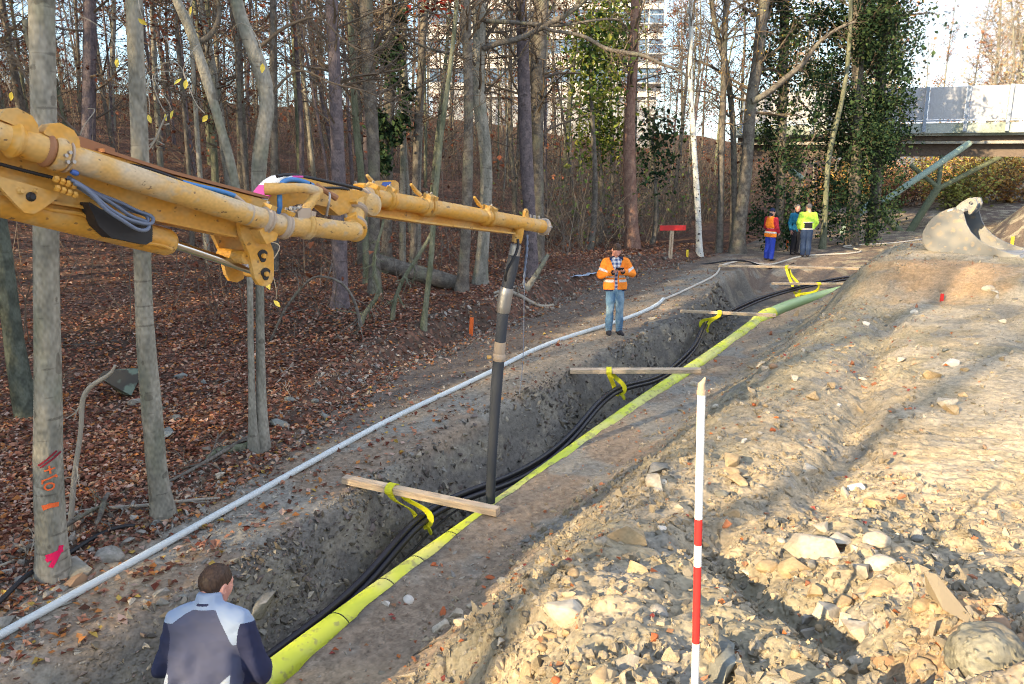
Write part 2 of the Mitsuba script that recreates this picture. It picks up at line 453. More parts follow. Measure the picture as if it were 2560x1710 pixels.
mat('m_paint', proc(paint_color), 0.42, spec=0.45)
mat('m_pipe', proc(pipe_color), 0.5, spec=0.4)
mat('m_ring', (0.42, 0.33, 0.25), 0.55)
mat('m_rust', (0.30, 0.14, 0.07), 0.7)
mat('m_black', (0.018, 0.018, 0.022), 0.5)
mat('m_cable', (0.014, 0.014, 0.024), 0.38)
mat('m_rubber', (0.045, 0.052, 0.068), 0.55)
mat('m_bluehose', (0.06, 0.20, 0.46), 0.5)
mat('m_greyhose', (0.13, 0.16, 0.23), 0.5)
mat('m_chrome', (0.62, 0.60, 0.58), 0.18, metallic=1.0)
mat('m_steel', (0.42, 0.41, 0.41), 0.42, metallic=0.85)
mat('m_whitepaint', (0.80, 0.80, 0.79), 0.4)
mat('m_redpaint', (0.60, 0.035, 0.035), 0.4)
mat('m_orangepaint', (0.85, 0.16, 0.03), 0.6)
mat('m_pinkpaint', (0.78, 0.035, 0.14), 0.7)
mat('m_maroon', (0.26, 0.03, 0.05), 0.7)
mat('m_pinktape', (0.72, 0.10, 0.38), 0.45)
mat('m_hosewhite', (0.58, 0.63, 0.64), 0.42)
mat('m_strap', (0.72, 0.70, 0.03), 0.5, two=True)
mat('m_stakeyellow', (0.80, 0.62, 0.05), 0.6)
mat('m_bluecap', (0.06, 0.13, 0.42), 0.5)


def yellow_pipe_color(p, n, uv):
    g = fbm(p.x * 3.1, p.y * 3.1, p.z * 3.1, 3)
    d = fbm(p.x * 17, p.y * 17, p.z * 17, 3)
    c = mix(mi.Color3f(0.74, 0.80, 0.07), mi.Color3f(0.72, 0.72, 0.20), smoothstep(0.4, 0.65, g))
    return mix(c, mi.Color3f(0.33, 0.27, 0.16), smoothstep(0.58, 0.72, d) * 0.55)


mat('m_yellowpipe', proc(yellow_pipe_color), 0.4)
mat('m_greenpipe', (0.36, 0.52, 0.26), 0.42)


def plank_color(p, n, uv):
    g = fbm(p.x * 5 + p.z * 20, p.y * 40 + p.x * 20, p.z * 60, 3)
    k = noise(p.x * 9, p.y * 9, p.z * 9)
    c = mix(mi.Color3f(0.62, 0.48, 0.33), mi.Color3f(0.45, 0.35, 0.26), smoothstep(0.35, 0.7, g))
    return mix(c, mi.Color3f(0.68, 0.56, 0.42), smoothstep(0.6, 0.8, k) * 0.6)


mat('m_plank', proc(plank_color), 0.75, spec=0.25)


def bucket_color(p, n, uv):
    g = fbm(p.x * 2.2, p.y * 2.2, p.z * 2.2, 3)
    k = fbm(p.x * 11, p.y * 11, p.z * 11, 3)
    c = mix(mi.Color3f(0.29, 0.288, 0.285), mi.Color3f(0.20, 0.215, 0.24), smoothstep(0.42, 0.6, g))
    return mix(c, mi.Color3f(0.42, 0.34, 0.24), smoothstep(0.56, 0.7, k) * 0.6)


mat('m_bucket', proc(bucket_color), 0.42, metallic=0.55)
# ---------------------------------------------------------------- pipe, cables and hoses


def st3(s, t, z):
    x, y = st2xy(s, t)
    return np.stack(np.broadcast_arrays(x, y, z), -1)


def box(center, half, rot=None):
    m = trimesh.creation.box(extents=2 * np.asarray(half))
    v = m.vertices if rot is None else m.vertices @ np.asarray(rot).T
    return v + np.asarray(center), m.faces[:, ::-1] if rot is not None and np.linalg.det(rot) < 0 else m.faces


def beam(a, b, w, h, up=(0, 0, 1), bevel=0.08):
    """A squared timber or bar with chamfered edges from a to b."""
    a, b = np.asarray(a, float), np.asarray(b, float)
    d = b - a; L = np.linalg.norm(d); d /= L
    u = np.cross(d, up if abs(np.dot(d, up)) < 0.95 else (0, 1.0, 0)); u /= np.linalg.norm(u); v = np.cross(u, d)
    c = min(w, h) * bevel
    prof = np.array([[-w / 2 + c, -h / 2], [w / 2 - c, -h / 2], [w / 2, -h / 2 + c], [w / 2, h / 2 - c], [w / 2 - c, h / 2], [-w / 2 + c, h / 2], [-w / 2, h / 2 - c], [-w / 2, -h / 2 + c]])
    k = len(prof)
    V = np.vstack([q + prof[:, :1] * u + prof[:, 1:] * v for q in (a, b)])
    F = []
    for i in range(k):
        j = (i + 1) % k
        F += [[i, j, j + k], [i, j + k, i + k]]
    for i in range(1, k - 1):
        F += [[0, i + 1, i], [k, k + i, k + i + 1]]
    F = np.array(F)
    t = V[F] - V.mean(0)
    return V, F[:, ::-1] if np.einsum('ij,ij->i', t[:, 0], np.cross(t[:, 1], t[:, 2])).sum() < 0 else F


PIPE_R = 0.146
ps = np.array([-3, 2, 3.9, 5.5, 7.0, 9.2, 11.0, 14.5, 17.5, 19.4])
pt = np.array([-4.05, -4.05, -4.02, -3.97, -3.91, -3.83, -3.75, -3.55, -3.39, -3.30])
PIPE = smooth_spline(st3(ps, pt, np.array([-.44, -.44, -.43, -.42, -.43, -.43, -.42, -.42, -.40, -.36])), 90)
kp = thing('gas_pipe', 'thick bright yellow pipe lying along the bottom of the open trench', 'pipe')
part(kp, 'pipe_wall', mikit.ply(tube(PIPE, PIPE_R, 24), 'm_yellowpipe', smooth=40))
gp = smooth_spline(st3([19.3, 19.9, 21.0, 22.4, 24.2, 26.0], [-3.30, -3.22, -2.95, -2.45, -1.75, -1.0], [-.36, -.34, -.3, -.26, -.24, -.24]), 30)
part(kp, 'green_section', mikit.ply(tube(gp, PIPE_R * 0.93, 20), 'm_greenpipe', smooth=40), 'pale green pipe section beyond the yellow joint')
part(kp, 'joint_sleeve', mikit.ply(tube(smooth_spline(st3([18.7, 19.3, 19.9], [-3.32, -3.29, -3.2], [-.375, -.36, -.345]), 9), [PIPE_R, .17, .18, .18, .18, .18, .18, .17, PIPE_R], 24), 'm_yellowpipe', smooth=40), 'swollen yellow joint sleeve where the pipe bends')
cl = np.r_[0, np.cumsum(np.linalg.norm(np.diff(PIPE, axis=0), axis=1))]


def on_pipe(s):
    q = np.array([np.interp(s, PIPE @ np.r_[D0, 0], PIPE[:, c]) for c in range(3)])
    r = np.array([np.interp(s + .05, PIPE @ np.r_[D0, 0], PIPE[:, c]) for c in range(3)])
    return q, (r - q) / np.linalg.norm(r - q)


for s in (4.62, 5.25, 5.72, 6.3, 17.2):
    c, d = on_pipe(s)
    part(kp, 'tape_band', mikit.ply(tube([c - d * .004, c - d * .0035, c + d * .0035, c + d * .004], [PIPE_R, PIPE_R + .004, PIPE_R + .004, PIPE_R], 24), 'm_black', smooth=40))
c, d = on_pipe(3.62)
sx = np.cross(d, [0, 0, 1.0]); sx /= np.linalg.norm(sx)
nn = sx * 0.35 + np.array([0, 0, 0.94])
q = trimesh.creation.cylinder(0.04, 0.02, sections=7)
R = np.stack([sx * 0.94 - np.array([0, 0, 0.35]), d, nn], 1)
part(kp, 'patch', mikit.ply((q.vertices @ R.T + c + nn * (PIPE_R - 0.004), q.faces), 'm_black'), 'small black patch on the yellow pipe')

CS = np.array([-3, 2, 4, 5.3, 6.42, 8, 10.2, 11.95, 13, 14.7, 16.2, 17.45, 19.3, 21, 22.6, 24.6, 26.5])
CT = np.array([-4.42, -4.42, -4.40, -4.33, -4.42, -4.30, -4.27, -4.28, -4.10, -4.03, -4.10, -4.25, -4.22, -3.95, -3.5, -2.7, -2.0])
CZ = np.array([-.62, -.62, -.58, -.46, -.33, -.48, -.50, -.36, -.46, -.50, -.42, -.28, -.38, -.36, -.3, -.24, -.3])
for i, (dt, dz, lab) in enumerate([(0, 0, 'black cable of the slung bundle lying farthest from the yellow pipe'), (0.075, 0.012, 'black cable of the slung bundle lying closest to the yellow pipe'), (0.035, 0.07, 'uppermost black cable of the bundle slung over the trench')]):
    rng = np.random.default_rng(40 + i)
    pts = smooth_spline(st3(CS, CT + dt + rng.normal(0, .006, len(CS)), CZ + dz + rng.normal(0, .006, len(CS))), 160)
    whole('power_cable', mikit.ply(tube(pts, 0.034, 10), 'm_cable', smooth=50), lab, 'cable', 'black cables slung along the trench')
cb = smooth_spline(st3([-3, 2, 4, 5.2, 6.2, 7.2], [-4.22, -4.22, -4.2, -4.2, -4.32, -4.35], [-.66, -.66, -.64, -.58, -.5, -.45]), 40)
whole('thin_cable', mikit.ply(tube(cb, 0.012, 8), 'm_black', smooth=50), 'thin dark cable drooping below the black cable bundle', 'cable')

mat('m_hosepale', (0.56, 0.52, 0.46), 0.5)
hs = np.array([1.0, 2.87, 4.02, 5.68, 8.2, 11.2, 12.15, 14.9, 18.5])
ht = np.array([-5.58, -5.63, -5.71, -5.84, -5.99, -6.0, -6.02, -5.68, -5.5])
xy = st2xy(hs, ht)
hp = smooth_spline(np.stack([xy[0], xy[1], height(*xy, False)], 1), 110)
hp[:, 2] = height(hp[:, 0], hp[:, 1]); hp[:, 2] = np.convolve(np.pad(hp[:, 2], 6, 'edge'), np.ones(13) / 13, 'valid') + 0.035
whole('hose', mikit.ply(tube(hp, np.linspace(0.031, 0.042, 110), 14), 'm_hosewhite', smooth=50), 'long white plastic hose lying along the path from the bottom corner', 'hose')
fx = np.array([[3.62, 18.96], [4.99, 21.36], [5.9, 23.12], [6.3, 24.3], [6.46, 24.85], [7.2, 25.9], [8.0, 26.5], [9.33, 27.1], [10.15, 27.6], [11.89, 28.21], [12.5, 28.8], [12.65, 29.5], [12.45, 30.2], [13.2, 30.9], [14.8, 31.54], [17.1, 33.3], [19, 34.5]])
fp = spline(np.c_[fx, fx[:, 0] * 0], 130)
fp[:, 2] = height(fp[:, 0], fp[:, 1]); fp[:, 2] = np.convolve(np.pad(fp[:, 2], 3, 'edge'), np.ones(7) / 7, 'valid') + 0.03
whole('thin_hose', mikit.ply(tube(fp, 0.029, 8), 'm_hosepale', smooth=50), 'thin pale hose winding on past the workers towards the bucket', 'hose')
bx_ = np.array([[-4.3, 4.4], [-3.98, 5.2], [-3.92, 5.6], [-3.9, 5.85], [-3.86, 6.25], [-3.8, 6.55], [-3.6, 6.85], [-3.45, 6.95]])
bp_ = smooth_spline(np.c_[bx_, height(bx_[:, 0], bx_[:, 1]) + np.array([.03, .05, .07, .09, .07, .05, .03, .0])], 50)
whole('black_hose', mikit.ply(tube(bp_, 0.02, 8), 'm_black', smooth=50), 'thin black hose across the foot of the marked trunk', 'hose')
dh = np.array([[5.2, 25.4], [6.4, 25.6], [7.6, 26.1], [8.6, 26.6], [9.4, 26.7]])
dp_ = smooth_spline(np.c_[dh, height(dh[:, 0], dh[:, 1]) + 0.03], 40)
whole('dark_cable', mikit.ply(tube(dp_, 0.025, 8), 'm_black', smooth=50), 'dark cable on the ground before the worker in the orange vest', 'cable')

# ---------------------------------------------------------------- boards across the trench and the straps hung from them
boards = [((6.24, -5.22), (6.32, -3.42), .075, .10, 'squared timber laid across the trench nearest to the kneeling man', 0.33),
          ((11.62, -4.95), (12.40, -3.02), .07, .14, 'timber across the trench beside the top of the ranging rod', 0.30),
          ((17.22, -4.66), (17.66, -2.75), .06, .12, 'short board with a pointed end at the bend of the yellow pipe', 0.40),
          ((24.7, -5.75), (25.6, -2.2), .06, .15, 'longest board, spanning the far end of the trench', 0.45),
          ((23.0, -3.75), (23.9, -1.9), .05, .13, 'short board below the longest board, half hidden by the bank', 0.62)]
board_mid = []
for i, (p, q, th, w, lab, fr) in enumerate(boards):
    a = st3(p[0], p[1], 0.0); b = st3(q[0], q[1], 0.0)
    za, zb = [max(float(height(*(c[:2] + o * np.r_[D0] * .06), True)) for o in (-1, 0, 1)) for c in (a, b)]
    if i == 4:
        za = zb = -0.12
    if i == 3:
        a[:2], b[:2] = (6.35, 24.5), (10.08, 21.95); za, zb = 0.06, float(height(10.0, 22.0)) + .09
    a[2], b[2] = za + th / 2 + .01, zb + th / 2 + .01
    V, F = beam(a, b, w, th)
    if i == 2:
        V[:8] = V[:8] + ((a - V[:8]) * np.array([.75, .75, 0])) + (b - a) / np.linalg.norm(b - a) * 0.0 - (b - a) / np.linalg.norm(b - a) * .06
    whole('timber_board', mikit.ply((V, F), 'm_plank'), lab, 'board')
    m = a + (b - a) * fr
    board_mid.append((m, (b - a) / np.linalg.norm(b - a), th, w))


def ribbon(pts, width, along, thick=0.004, twist=0.0):
    """A flat strap through the points; its width runs along the given direction, turning by twist."""
    pts = np.asarray(pts, float); k = len(pts)
    d = np.gradient(pts, axis=0); d /= np.linalg.norm(d, axis=1, keepdims=True)
    a = along - d * (d @ along)[:, None]; a /= np.linalg.norm(a, axis=1, keepdims=True) + 1e-9
    n = np.cross(d, a); th = np.linspace(0, twist, k)[:, None]
    a, n = a * np.cos(th) + n * np.sin(th), n * np.cos(th) - a * np.sin(th)
    w = np.broadcast_to(width, (k,))[:, None]
    V = np.stack([pts + a * w / 2 + n * thick, pts - a * w / 2 + n * thick, pts - a * w / 2 - n * thick, pts + a * w / 2 - n * thick], 1).reshape(-1, 3)
    F = []
    for i in range(k - 1):
        for j in range(4):
            x, y = i * 4 + j, i * 4 + (j + 1) % 4
            F += [[x, y, y + 4], [x, y + 4, x + 4]]
    F += [[0, 2, 1], [0, 3, 2], [k * 4 - 4, k * 4 - 3, k * 4 - 2], [k * 4 - 4, k * 4 - 2, k * 4 - 1]]
    return V, np.array(F)


CAB = smooth_spline(st3(CS, CT + 0.035, CZ + 0.03), 200)
strap_s = [6.42, 11.95, 17.45, 24.5]
strap_lab = ['yellow strap on the nearest timber, holding the black cables', 'yellow strap on the timber beside the ranging rod', 'short knotted yellow strap on the board with a pointed end',
             'yellow strap on the longest board at the far end']
for i in range(4):
    m, d, th, w = board_mid[i]
    c = CAB[np.argmin(np.abs(CAB @ np.r_[D0, 0] - strap_s[i]))]
    side = np.cross(d, [0, 0, 1.0])
    if i == 3:
        c = m + np.array([0.16, -0.5, -.62])
    k = thing('cable_strap', strap_lab[i], 'strap')
    loop = [m + side * (w / 2 + .006) * math.cos(t) * 1.35 + np.array([0, 0, 1]) * (th / 2 + .006) * math.sin(t) * 1.35 for t in np.linspace(0, 2 * PI, 17)]
    part(k, 'knot', mikit.ply(ribbon(loop, 0.085, d), 'm_strap'))
    sgn = 1 if side[1] < 0 else -1
    f0 = m + side * sgn * (w / 2 + .012); g0 = m - side * sgn * (w / 2 + .012)
    r = 0.085
    dn = np.r_[D0, 0] * 0.2 + np.r_[N0, 0] * 0.98
    part(k, 'strap_leg', mikit.ply(ribbon(smooth_spline([f0 + [0, 0, .02], f0 * .5 + (c - dn * r) * .5, c - dn * r + [0, 0, .02], c - dn * r * .6 - [0, 0, r * .8], c - [0, 0, r]], 16), 0.075, d, twist=0.35), 'm_strap'))
    part(k, 'strap_leg', mikit.ply(ribbon(smooth_spline([g0 + d * .05 + [0, 0, .02], g0 * .5 + (c + dn * r) * .5 + d * .02, c + dn * r + [0, 0, .02], c + dn * r * .6 - [0, 0, r * .8], c - [0, 0, r]], 16), 0.070, d, twist=-0.35), 'm_strap'))
    part(k, 'strap_tail', mikit.ply(ribbon(smooth_spline([c + dn * r * .3 - [0, 0, r * .9], c + dn * .07 - [0, 0, .12], c + dn * .08 - [0, 0, .17]], 8), [.05] * 6 + [.045, .03], d, twist=0.3), 'm_strap'))
m, d, th, w = board_mid[4]
k = thing('cable_strap', 'yellow strap bundle on the half hidden short board', 'strap')
loop = [m + np.cross(d, [0, 0, 1.0]) * (w / 2 + .006) * math.cos(t) * 1.3 + np.array([0, 0, 1]) * (th / 2 + .006) * math.sin(t) * 1.3 for t in np.linspace(0, 2 * PI, 17)]
part(k, 'knot', mikit.ply(ribbon(loop, 0.10, d), 'm_strap'))
part(k, 'strap_leg', mikit.ply(ribbon(smooth_spline([m - [0, .06, .02], m - [.05, .08, .16], m - [.3, .1, .25], m - [.65, .1, .33]], 14), .07, np.array([0, 0, 1.0])), 'm_strap'))

# ---------------------------------------------------------------- ranging rod, stakes, board sign
rx, ry = 0.655, 2.62
top, low = np.array([.642, ry, 2.642]), np.array([.683, ry - 0.01, 1.30])


def rod_at(z):
    return low + (top - low) * (z - low[2]) / (top[2] - low[2])


kr = thing('ranging_rod', 'red and white banded surveying rod stuck upright in the heaped rubble', 'rod')
for z0, z1, m in [(1.30, 1.664, 'white'), (1.664, 1.97, 'red'), (1.97, 2.053, 'white'), (2.053, 2.152, 'red'), (2.152, 2.612, 'white')]:
    part(kr, m + '_band', mikit.ply(tube([rod_at(z0 + .0005), rod_at(z0 + .001), rod_at(z1 - .001), rod_at(z1 - .0005)], [.013, .0138, .0138, .013], 18), 'm_whitepaint' if m == 'white' else 'm_redpaint', smooth=40))
part(kr, 'collar', mikit.ply(tube([rod_at(2.606), rod_at(2.608), rod_at(2.622), rod_at(2.624)], [.013, .0155, .0155, .013], 18), 'm_ring', smooth=40))
part(kr, 'steel_tip', mikit.ply(tube([rod_at(2.612), rod_at(2.62), rod_at(2.645), rod_at(2.652) + [.006, 0, 0], rod_at(2.668) + [.012, 0, 0]], [.0138, .014, .012, .008, .003], 14), 'm_ring', smooth=40), 'muddy steel tip pointing up')


def stake(name, x, y, h, w, m, lab, cap=None, lean=(0, 0)):
    z = float(height(x, y))
    k = thing(name, lab, 'stake')
    a, b = np.array([x, y, z - .12]), np.array([x + lean[0], y + lean[1], z + h])
    cut = a + (b - a) * (1 - (0.0 if cap is None else cap[1]))
    part(k, 'post', mikit.ply(beam(a, cut, w, w * .6), m))
    if cap:
        part(k, 'painted_top', mikit.ply(beam(cut, b, w * 1.04, w * .64), cap[0]))


stake('marker_stake', -0.80, 15.1, .34, .075, 'm_orangepaint', 'bright orange wooden stake in the leaves left of the hanging hose', lean=(.03, 0))
stake('marker_stake', 10.0, 21.9, .48, .10, 'm_whitepaint', 'white stake with yellow top at the end of the longest board', ('m_stakeyellow', .42))
stake('marker_stake', 5.85, 26.8, .22, .07, 'm_plank', 'small stake with yellow top left of the birch', ('m_stakeyellow', .7))
stake('marker_stake', 10.15, 29.7, .34, .07, 'm_orangepaint', 'small orange stake between the standing workers')
stake('marker_stake', 7.53, 13.89, .13, .05, 'm_whitepaint', 'short white peg with red top below the cut bank', ('m_redpaint', .55))
stake('marker_stake', 11.55, 18.6, .32, .06, 'm_whitepaint', 'small pale peg with yellow tape behind the excavator bucket', ('m_stakeyellow', .5))
ks = thing('sign_post', 'red crossboard on a pale wooden post at the wood edge', 'sign')
z = float(height(5.08, 25.8))
part(ks, 'post', mikit.ply(beam([5.08, 25.8, z - .2], [5.11, 25.8, z + .98], .13, .04), 'm_plank'))
part(ks, 'post_groove', mikit.ply(beam([5.085, 25.778, z + .12], [5.105, 25.778, z + .8], .02, .004), 'm_rust'))
part(ks, 'crossboard', mikit.ply(beam([4.71, 25.76, z + .97], [5.54, 25.76, z + .985], .03, .165), 'm_redpaint'))

# ---------------------------------------------------------------- excavator bucket
az = math.radians(42)
BU, BW = np.array([math.cos(az), -math.sin(az), 0]), np.array([math.sin(az), math.cos(az), 0])
BO = np.array([8.66, 17.0, 1.40])
side = .95 * np.array([[.53, .97], [.36, .90], [.18, .76], [.06, .58], [0, .38], [.02, .22], [.10, .10], [.22, .02], [.36, 0], [.95, .01], [1.45, .03], [1.88, .05], [1.72, .10], [1.50, .16], [1.28, .24], [1.08, .36], [.93, .50], [.83, .66], [.77, .82], [.72, .95]])
from shapely.geometry import Polygon, LineString, box as sbox
from shapely.ops import unary_union


def extrude(poly, thick, engine='earcut'):
    return trimesh.creation.extrude_polygon(Polygon(poly) if not hasattr(poly, 'geom_type') else poly, thick, engine=engine)


def put(m, o, u, w, x0=0.0):
    """Side-view mesh (x along u, y up, z along w) placed at o."""
    v = np.asarray(m.vertices)
    V = o + v[:, :1] * u + v[:, 1:2] * np.array([0, 0, 1.0]) + (v[:, 2:3] + x0) * w
    f = np.asarray(m.faces)
    return V, (f[:, ::-1] if np.dot(np.cross(u, [0, 0, 1.0]), w) < 0 else f)


WID = 1.25
kb = thing('excavator_bucket', 'worn grey steel excavator bucket resting on the earth bank', 'excavator bucket')
part(kb, 'side_plate', mikit.ply(put(extrude(side, .035), BO, BU, BW), 'm_bucket'))
part(kb, 'side_plate', mikit.ply(put(extrude(side, .035), BO, BU, BW, WID), 'm_bucket'))
back = spline(np.c_[side[:12], side[:12, 0] * 0][:, :3], 40)[:, :2]
shell = LineString(back).buffer(.025, cap_style=2)
part(kb, 'shell', mikit.ply(put(extrude(shell, WID - .004), BO, BU, BW, .03), 'm_bucket', smooth=30))
part(kb, 'cutting_edge', mikit.ply(put(extrude([[1.43, -.03], [1.84, .03], [1.79, .06], [1.43, .03]], WID + .1), BO, BU, BW, -.03), 'm_bucket'), 'bright worn cutting edge')
part(kb, 'top_plate', mikit.ply(put(extrude([[.29, .85], [.70, .93], [.72, .88], [.32, .80]], WID), BO, BU, BW, .02), 'm_steel'))
ear = Polygon([[.47, .90], [.58, 1.03], [.71, 1.12], [.81, 1.11], [.85, 1.02], [.82, .92], [.76, .83], [.57, .85]]).buffer(.02).difference(Polygon([(.755 + .04 * math.cos(t), 1.035 + .04 * math.sin(t)) for t in np.linspace(0, 2 * PI, 14)]))
for x in (.30, .68):
    part(kb, 'ear', mikit.ply(put(extrude(ear, .10), BO, BU, BW, x), 'm_bucket'))
part(kb, 'weld_patch', mikit.ply(put(extrude([[.40, .885], [.50, .925], [.51, .90], [.42, .86]], .10), BO, BU, BW, -.01), 'm_whitepaint'), 'white smear on the rim')
# ---------------------------------------------------------------- boom of the concrete pump, in its own frame: h forward along the boom, a across (towards the bank), z up
BH, BA, BO0 = np.array([.574, .819, 0]), np.array([.819, -.574, 0]), np.array([-2.31, 4.2, 0])
BH, BA = BH / np.linalg.norm(BH), BA / np.linalg.norm(BA)


def bp(h, a, z):
    h, a, z = np.broadcast_arrays(*map(lambda q: np.asarray(q, float), (h, a, z)))
    return BO0 + h[..., None] * BH + a[..., None] * BA + z[..., None] * np.array([0, 0, 1.0])


def bpl(*p):
    return np.array([bp(*q) for q in p])


def slab(poly, a0, a1):
    m = extrude(poly, abs(a1 - a0))
    return put(m, BO0, BH, BA, min(a0, a1))


def ringed(p0, p1, rad, n=28):
    """A ring or collar: radii along the axis from p0 to p1."""
    rad = np.asarray(rad, float)
    x = np.linspace(0, 1, len(rad))
    k = np.r_[0, np.diff(rad)]
    P = [np.asarray(p0) + (np.asarray(p1) - np.asarray(p0)) * q for q in x]
    return tube(P, rad, n)


kb = thing('pump_boom', 'yellow folding boom of a concrete pump reaching over the trench', 'boom')
AX = lambda h: (h, 0.0, 3.404 - 0.3295 * h)                          # axis of the delivery pipe
PR = 0.069
part(kb, 'delivery_pipe', mikit.ply(tube(bpl(AX(-0.02), AX(.3), AX(.8), AX(1.255)), PR, 32), 'm_pipe', smooth=40))
part(kb, 'delivery_pipe', mikit.ply(tube(bpl(AX(-2.6), AX(-1.2), AX(-.06)), PR * .98, 32), 'm_pipe', smooth=40))
d = bp(*AX(1)) - bp(*AX(0)); d /= np.linalg.norm(d)


def clamp(parent, c, d, r, w=0.05, bsdf='m_ring', name='pipe_clamp', lug=(0, 0, 1.0), lug_m=None):
    c = np.asarray(c)
    s = [r, r + .014, r + .020, r + .020, r + .012, r + .020, r + .020, r + .014, r]
    k = part(parent, name, mikit.ply(ringed(c - d * w / 2, c + d * w / 2, s), bsdf, smooth=30))
    u = np.asarray(lug, float) - d * np.dot(lug, d); u /= np.linalg.norm(u); v = np.cross(d, u)
    q = c + u * (r + .022)
    part(k, 'lug', mikit.ply(beam(q - v * .045, q + v * .045, w * .75, .030, u), lug_m or bsdf))
    part(k, 'bolt', mikit.ply(tube([q - v * .03 + u * .012, q - v * .03 + u * .030], .011, 6), 'm_steel'))
    return k


# swivel collars at the left end
for h0, h1, prof, m in [(-.235, -.17, [PR, .078, .090, .090, .078, PR], 'm_paint'), (-.17, -.06, [.070, .074, .074, .074, .074, .070], 'm_paint'),
                        (-.075, -.035, [PR, .080, .086, .086, .080, PR], 'm_rust'), (-.035, .03, [.080, .088, .090, .090, .088, .078], 'm_pipe'), (.03, .05, [PR, .084, .084, PR], 'm_ring')]:
    part(kb, 'collar', mikit.ply(ringed(bp(*AX(h0)), bp(*AX(h1)), prof), m, smooth=30))
up = np.cross(BA, d); up = up if up[2] > 0 else -up
for h in (-.21, -.015):
    q = bp(*AX(h)) + up * .095
    poly = Polygon([(-.075, -.015), (.085, -.03), (.075, .0), (.045, .030), (-.02, .042), (-.06, .02)]).buffer(.012)
    m = extrude(poly, .085)
    v = np.asarray(m.vertices)
    part(kb, 'clamp_lever', mikit.ply((q + v[:, :1] * d + v[:, 1:2] * up + (v[:, 2:3] - .045) * BA, np.asarray(m.faces)), 'm_paint'))
for i, (dx, dz) in enumerate([(-.01, -.01), (.012, .012), (.025, -.03), (-.005, -.04)]):
    q = bp(*AX(.0 + dx)) + BA * (.086) + np.array([0, 0, dz])
    part(kb, 'bolt', mikit.ply(tube([q, q + BA * .022], .010, 6), 'm_steel'))
for h, m in ((1.255, 'm_ring'), (1.40, 'm_ring')):
    clamp(kb, bp(*AX(h)), d, PR, .06, m, lug=(0, -.3, 1.0), lug_m='m_paint')
part(kb, 'support_bracket', mikit.ply(slab([[1.17, 2.93], [1.25, 2.98], [1.33, 2.93], [1.30, 2.86], [1.22, 2.84]], -.09, .04), 'm_paint'))
el = smooth_spline(bpl(AX(1.26), (1.42, 0, 2.94), (1.60, 0, 2.925), (1.80, 0, 2.893), (1.96, -.005, 2.868)), 26)
part(kb, 'front_pipe', mikit.ply(tube(el, PR, 32), 'm_pipe', smooth=40))
clamp(kb, bp(1.60, 0, 2.925), np.array(bp(1.62, 0, 2.92) - bp(1.6, 0, 2.925)) / np.linalg.norm(bp(1.62, 0, 2.92) - bp(1.6, 0, 2.925)), PR, .055, 'm_pipe', lug=(0, 0, 1.0), lug_m='m_ring')
el2 = smooth_spline(bpl((1.96, -.005, 2.868), (2.06, -.03, 2.862), (2.13, -.09, 2.885), (2.19, -.15, 2.945), (2.27, -.20, 3.03), (2.35, -.235, 3.085), (2.45, -.25, 3.085)), 40)
part(kb, 'swivel_elbow', mikit.ply(tube(el2, PR * .98, 32), 'm_pipe', smooth=40), 'double bend carrying the pipe round the boom joint')
for j, m in ((8, 'm_paint'), (12, 'm_ring'), (23, 'm_ring'), (33, 'm_ring')):
    dd = el2[j + 1] - el2[j]; dd /= np.linalg.norm(dd)
    clamp(kb, el2[j], dd, PR, .05, m, lug=(-.2, -.6, .8), lug_m='m_paint')
AX2 = lambda h: (h, -.25, 3.093 - 0.1640 * (h - 2.394))
d2 = bp(*AX2(3)) - bp(*AX2(2)); d2 /= np.linalg.norm(d2)
part(kb, 'tip_pipe', mikit.ply(tube(bpl(AX2(2.40), AX2(3.0), AX2(4.0), AX2(4.96)), PR * .98, 32), 'm_paint', smooth=40))
for h in (2.47, 2.66, 3.10, 3.16, 3.93, 4.02):
    k = clamp(kb, bp(*AX2(h)), d2, PR, .05, 'm_paint', lug=(.2, -.3, 1.0))
for h in (2.55, 3.05, 3.90):
    q = bp(*AX2(h)) + np.array([0, 0, .085])
    part(kb, 'latch', mikit.ply(tube([q, q + BA * -.02 - d2 * .04 + np.array([0, 0, .03]), q - d2 * .12 + np.array([0, 0, .075])], [.018, .02, .013], 8), 'm_paint', smooth=40))
part(kb, 'end_flange', mikit.ply(ringed(bp(*AX2(4.92)), bp(*AX2(4.99)), [PR, .084, .090, .090, .080, .074]), 'm_ring', smooth=30))
for i in range(6):
    t = i * PI / 3
    q = bp(*AX2(4.93)) + BA * .084 * math.cos(t) + np.array([0, 0, .084 * math.sin(t)])
    part(kb, 'flange_bolt', mikit.ply(tube([q, q + d2 * .05], .009, 6), 'm_steel'))
q = bp(*AX2(4.62)) + np.array([0, 0, .066])
part(kb, 'lifting_eye', mikit.ply(put(extrude(Polygon([(-.035, 0), (.035, 0), (.03, .06), (0, .085), (-.03, .06)]).difference(Polygon([(.014 * math.cos(t), .052 + .014 * math.sin(t)) for t in np.linspace(0, 6.28, 10)])), .03), q, BH, BA, -.015), 'm_paint'))
for h in (4.70, 4.78, 4.86):
    q = bp(*AX2(h)) + np.array([0, 0, .062])
    part(kb, 'bolt', mikit.ply(tube([q, q + np.array([0, 0, .04])], .014, 6), 'm_steel'))

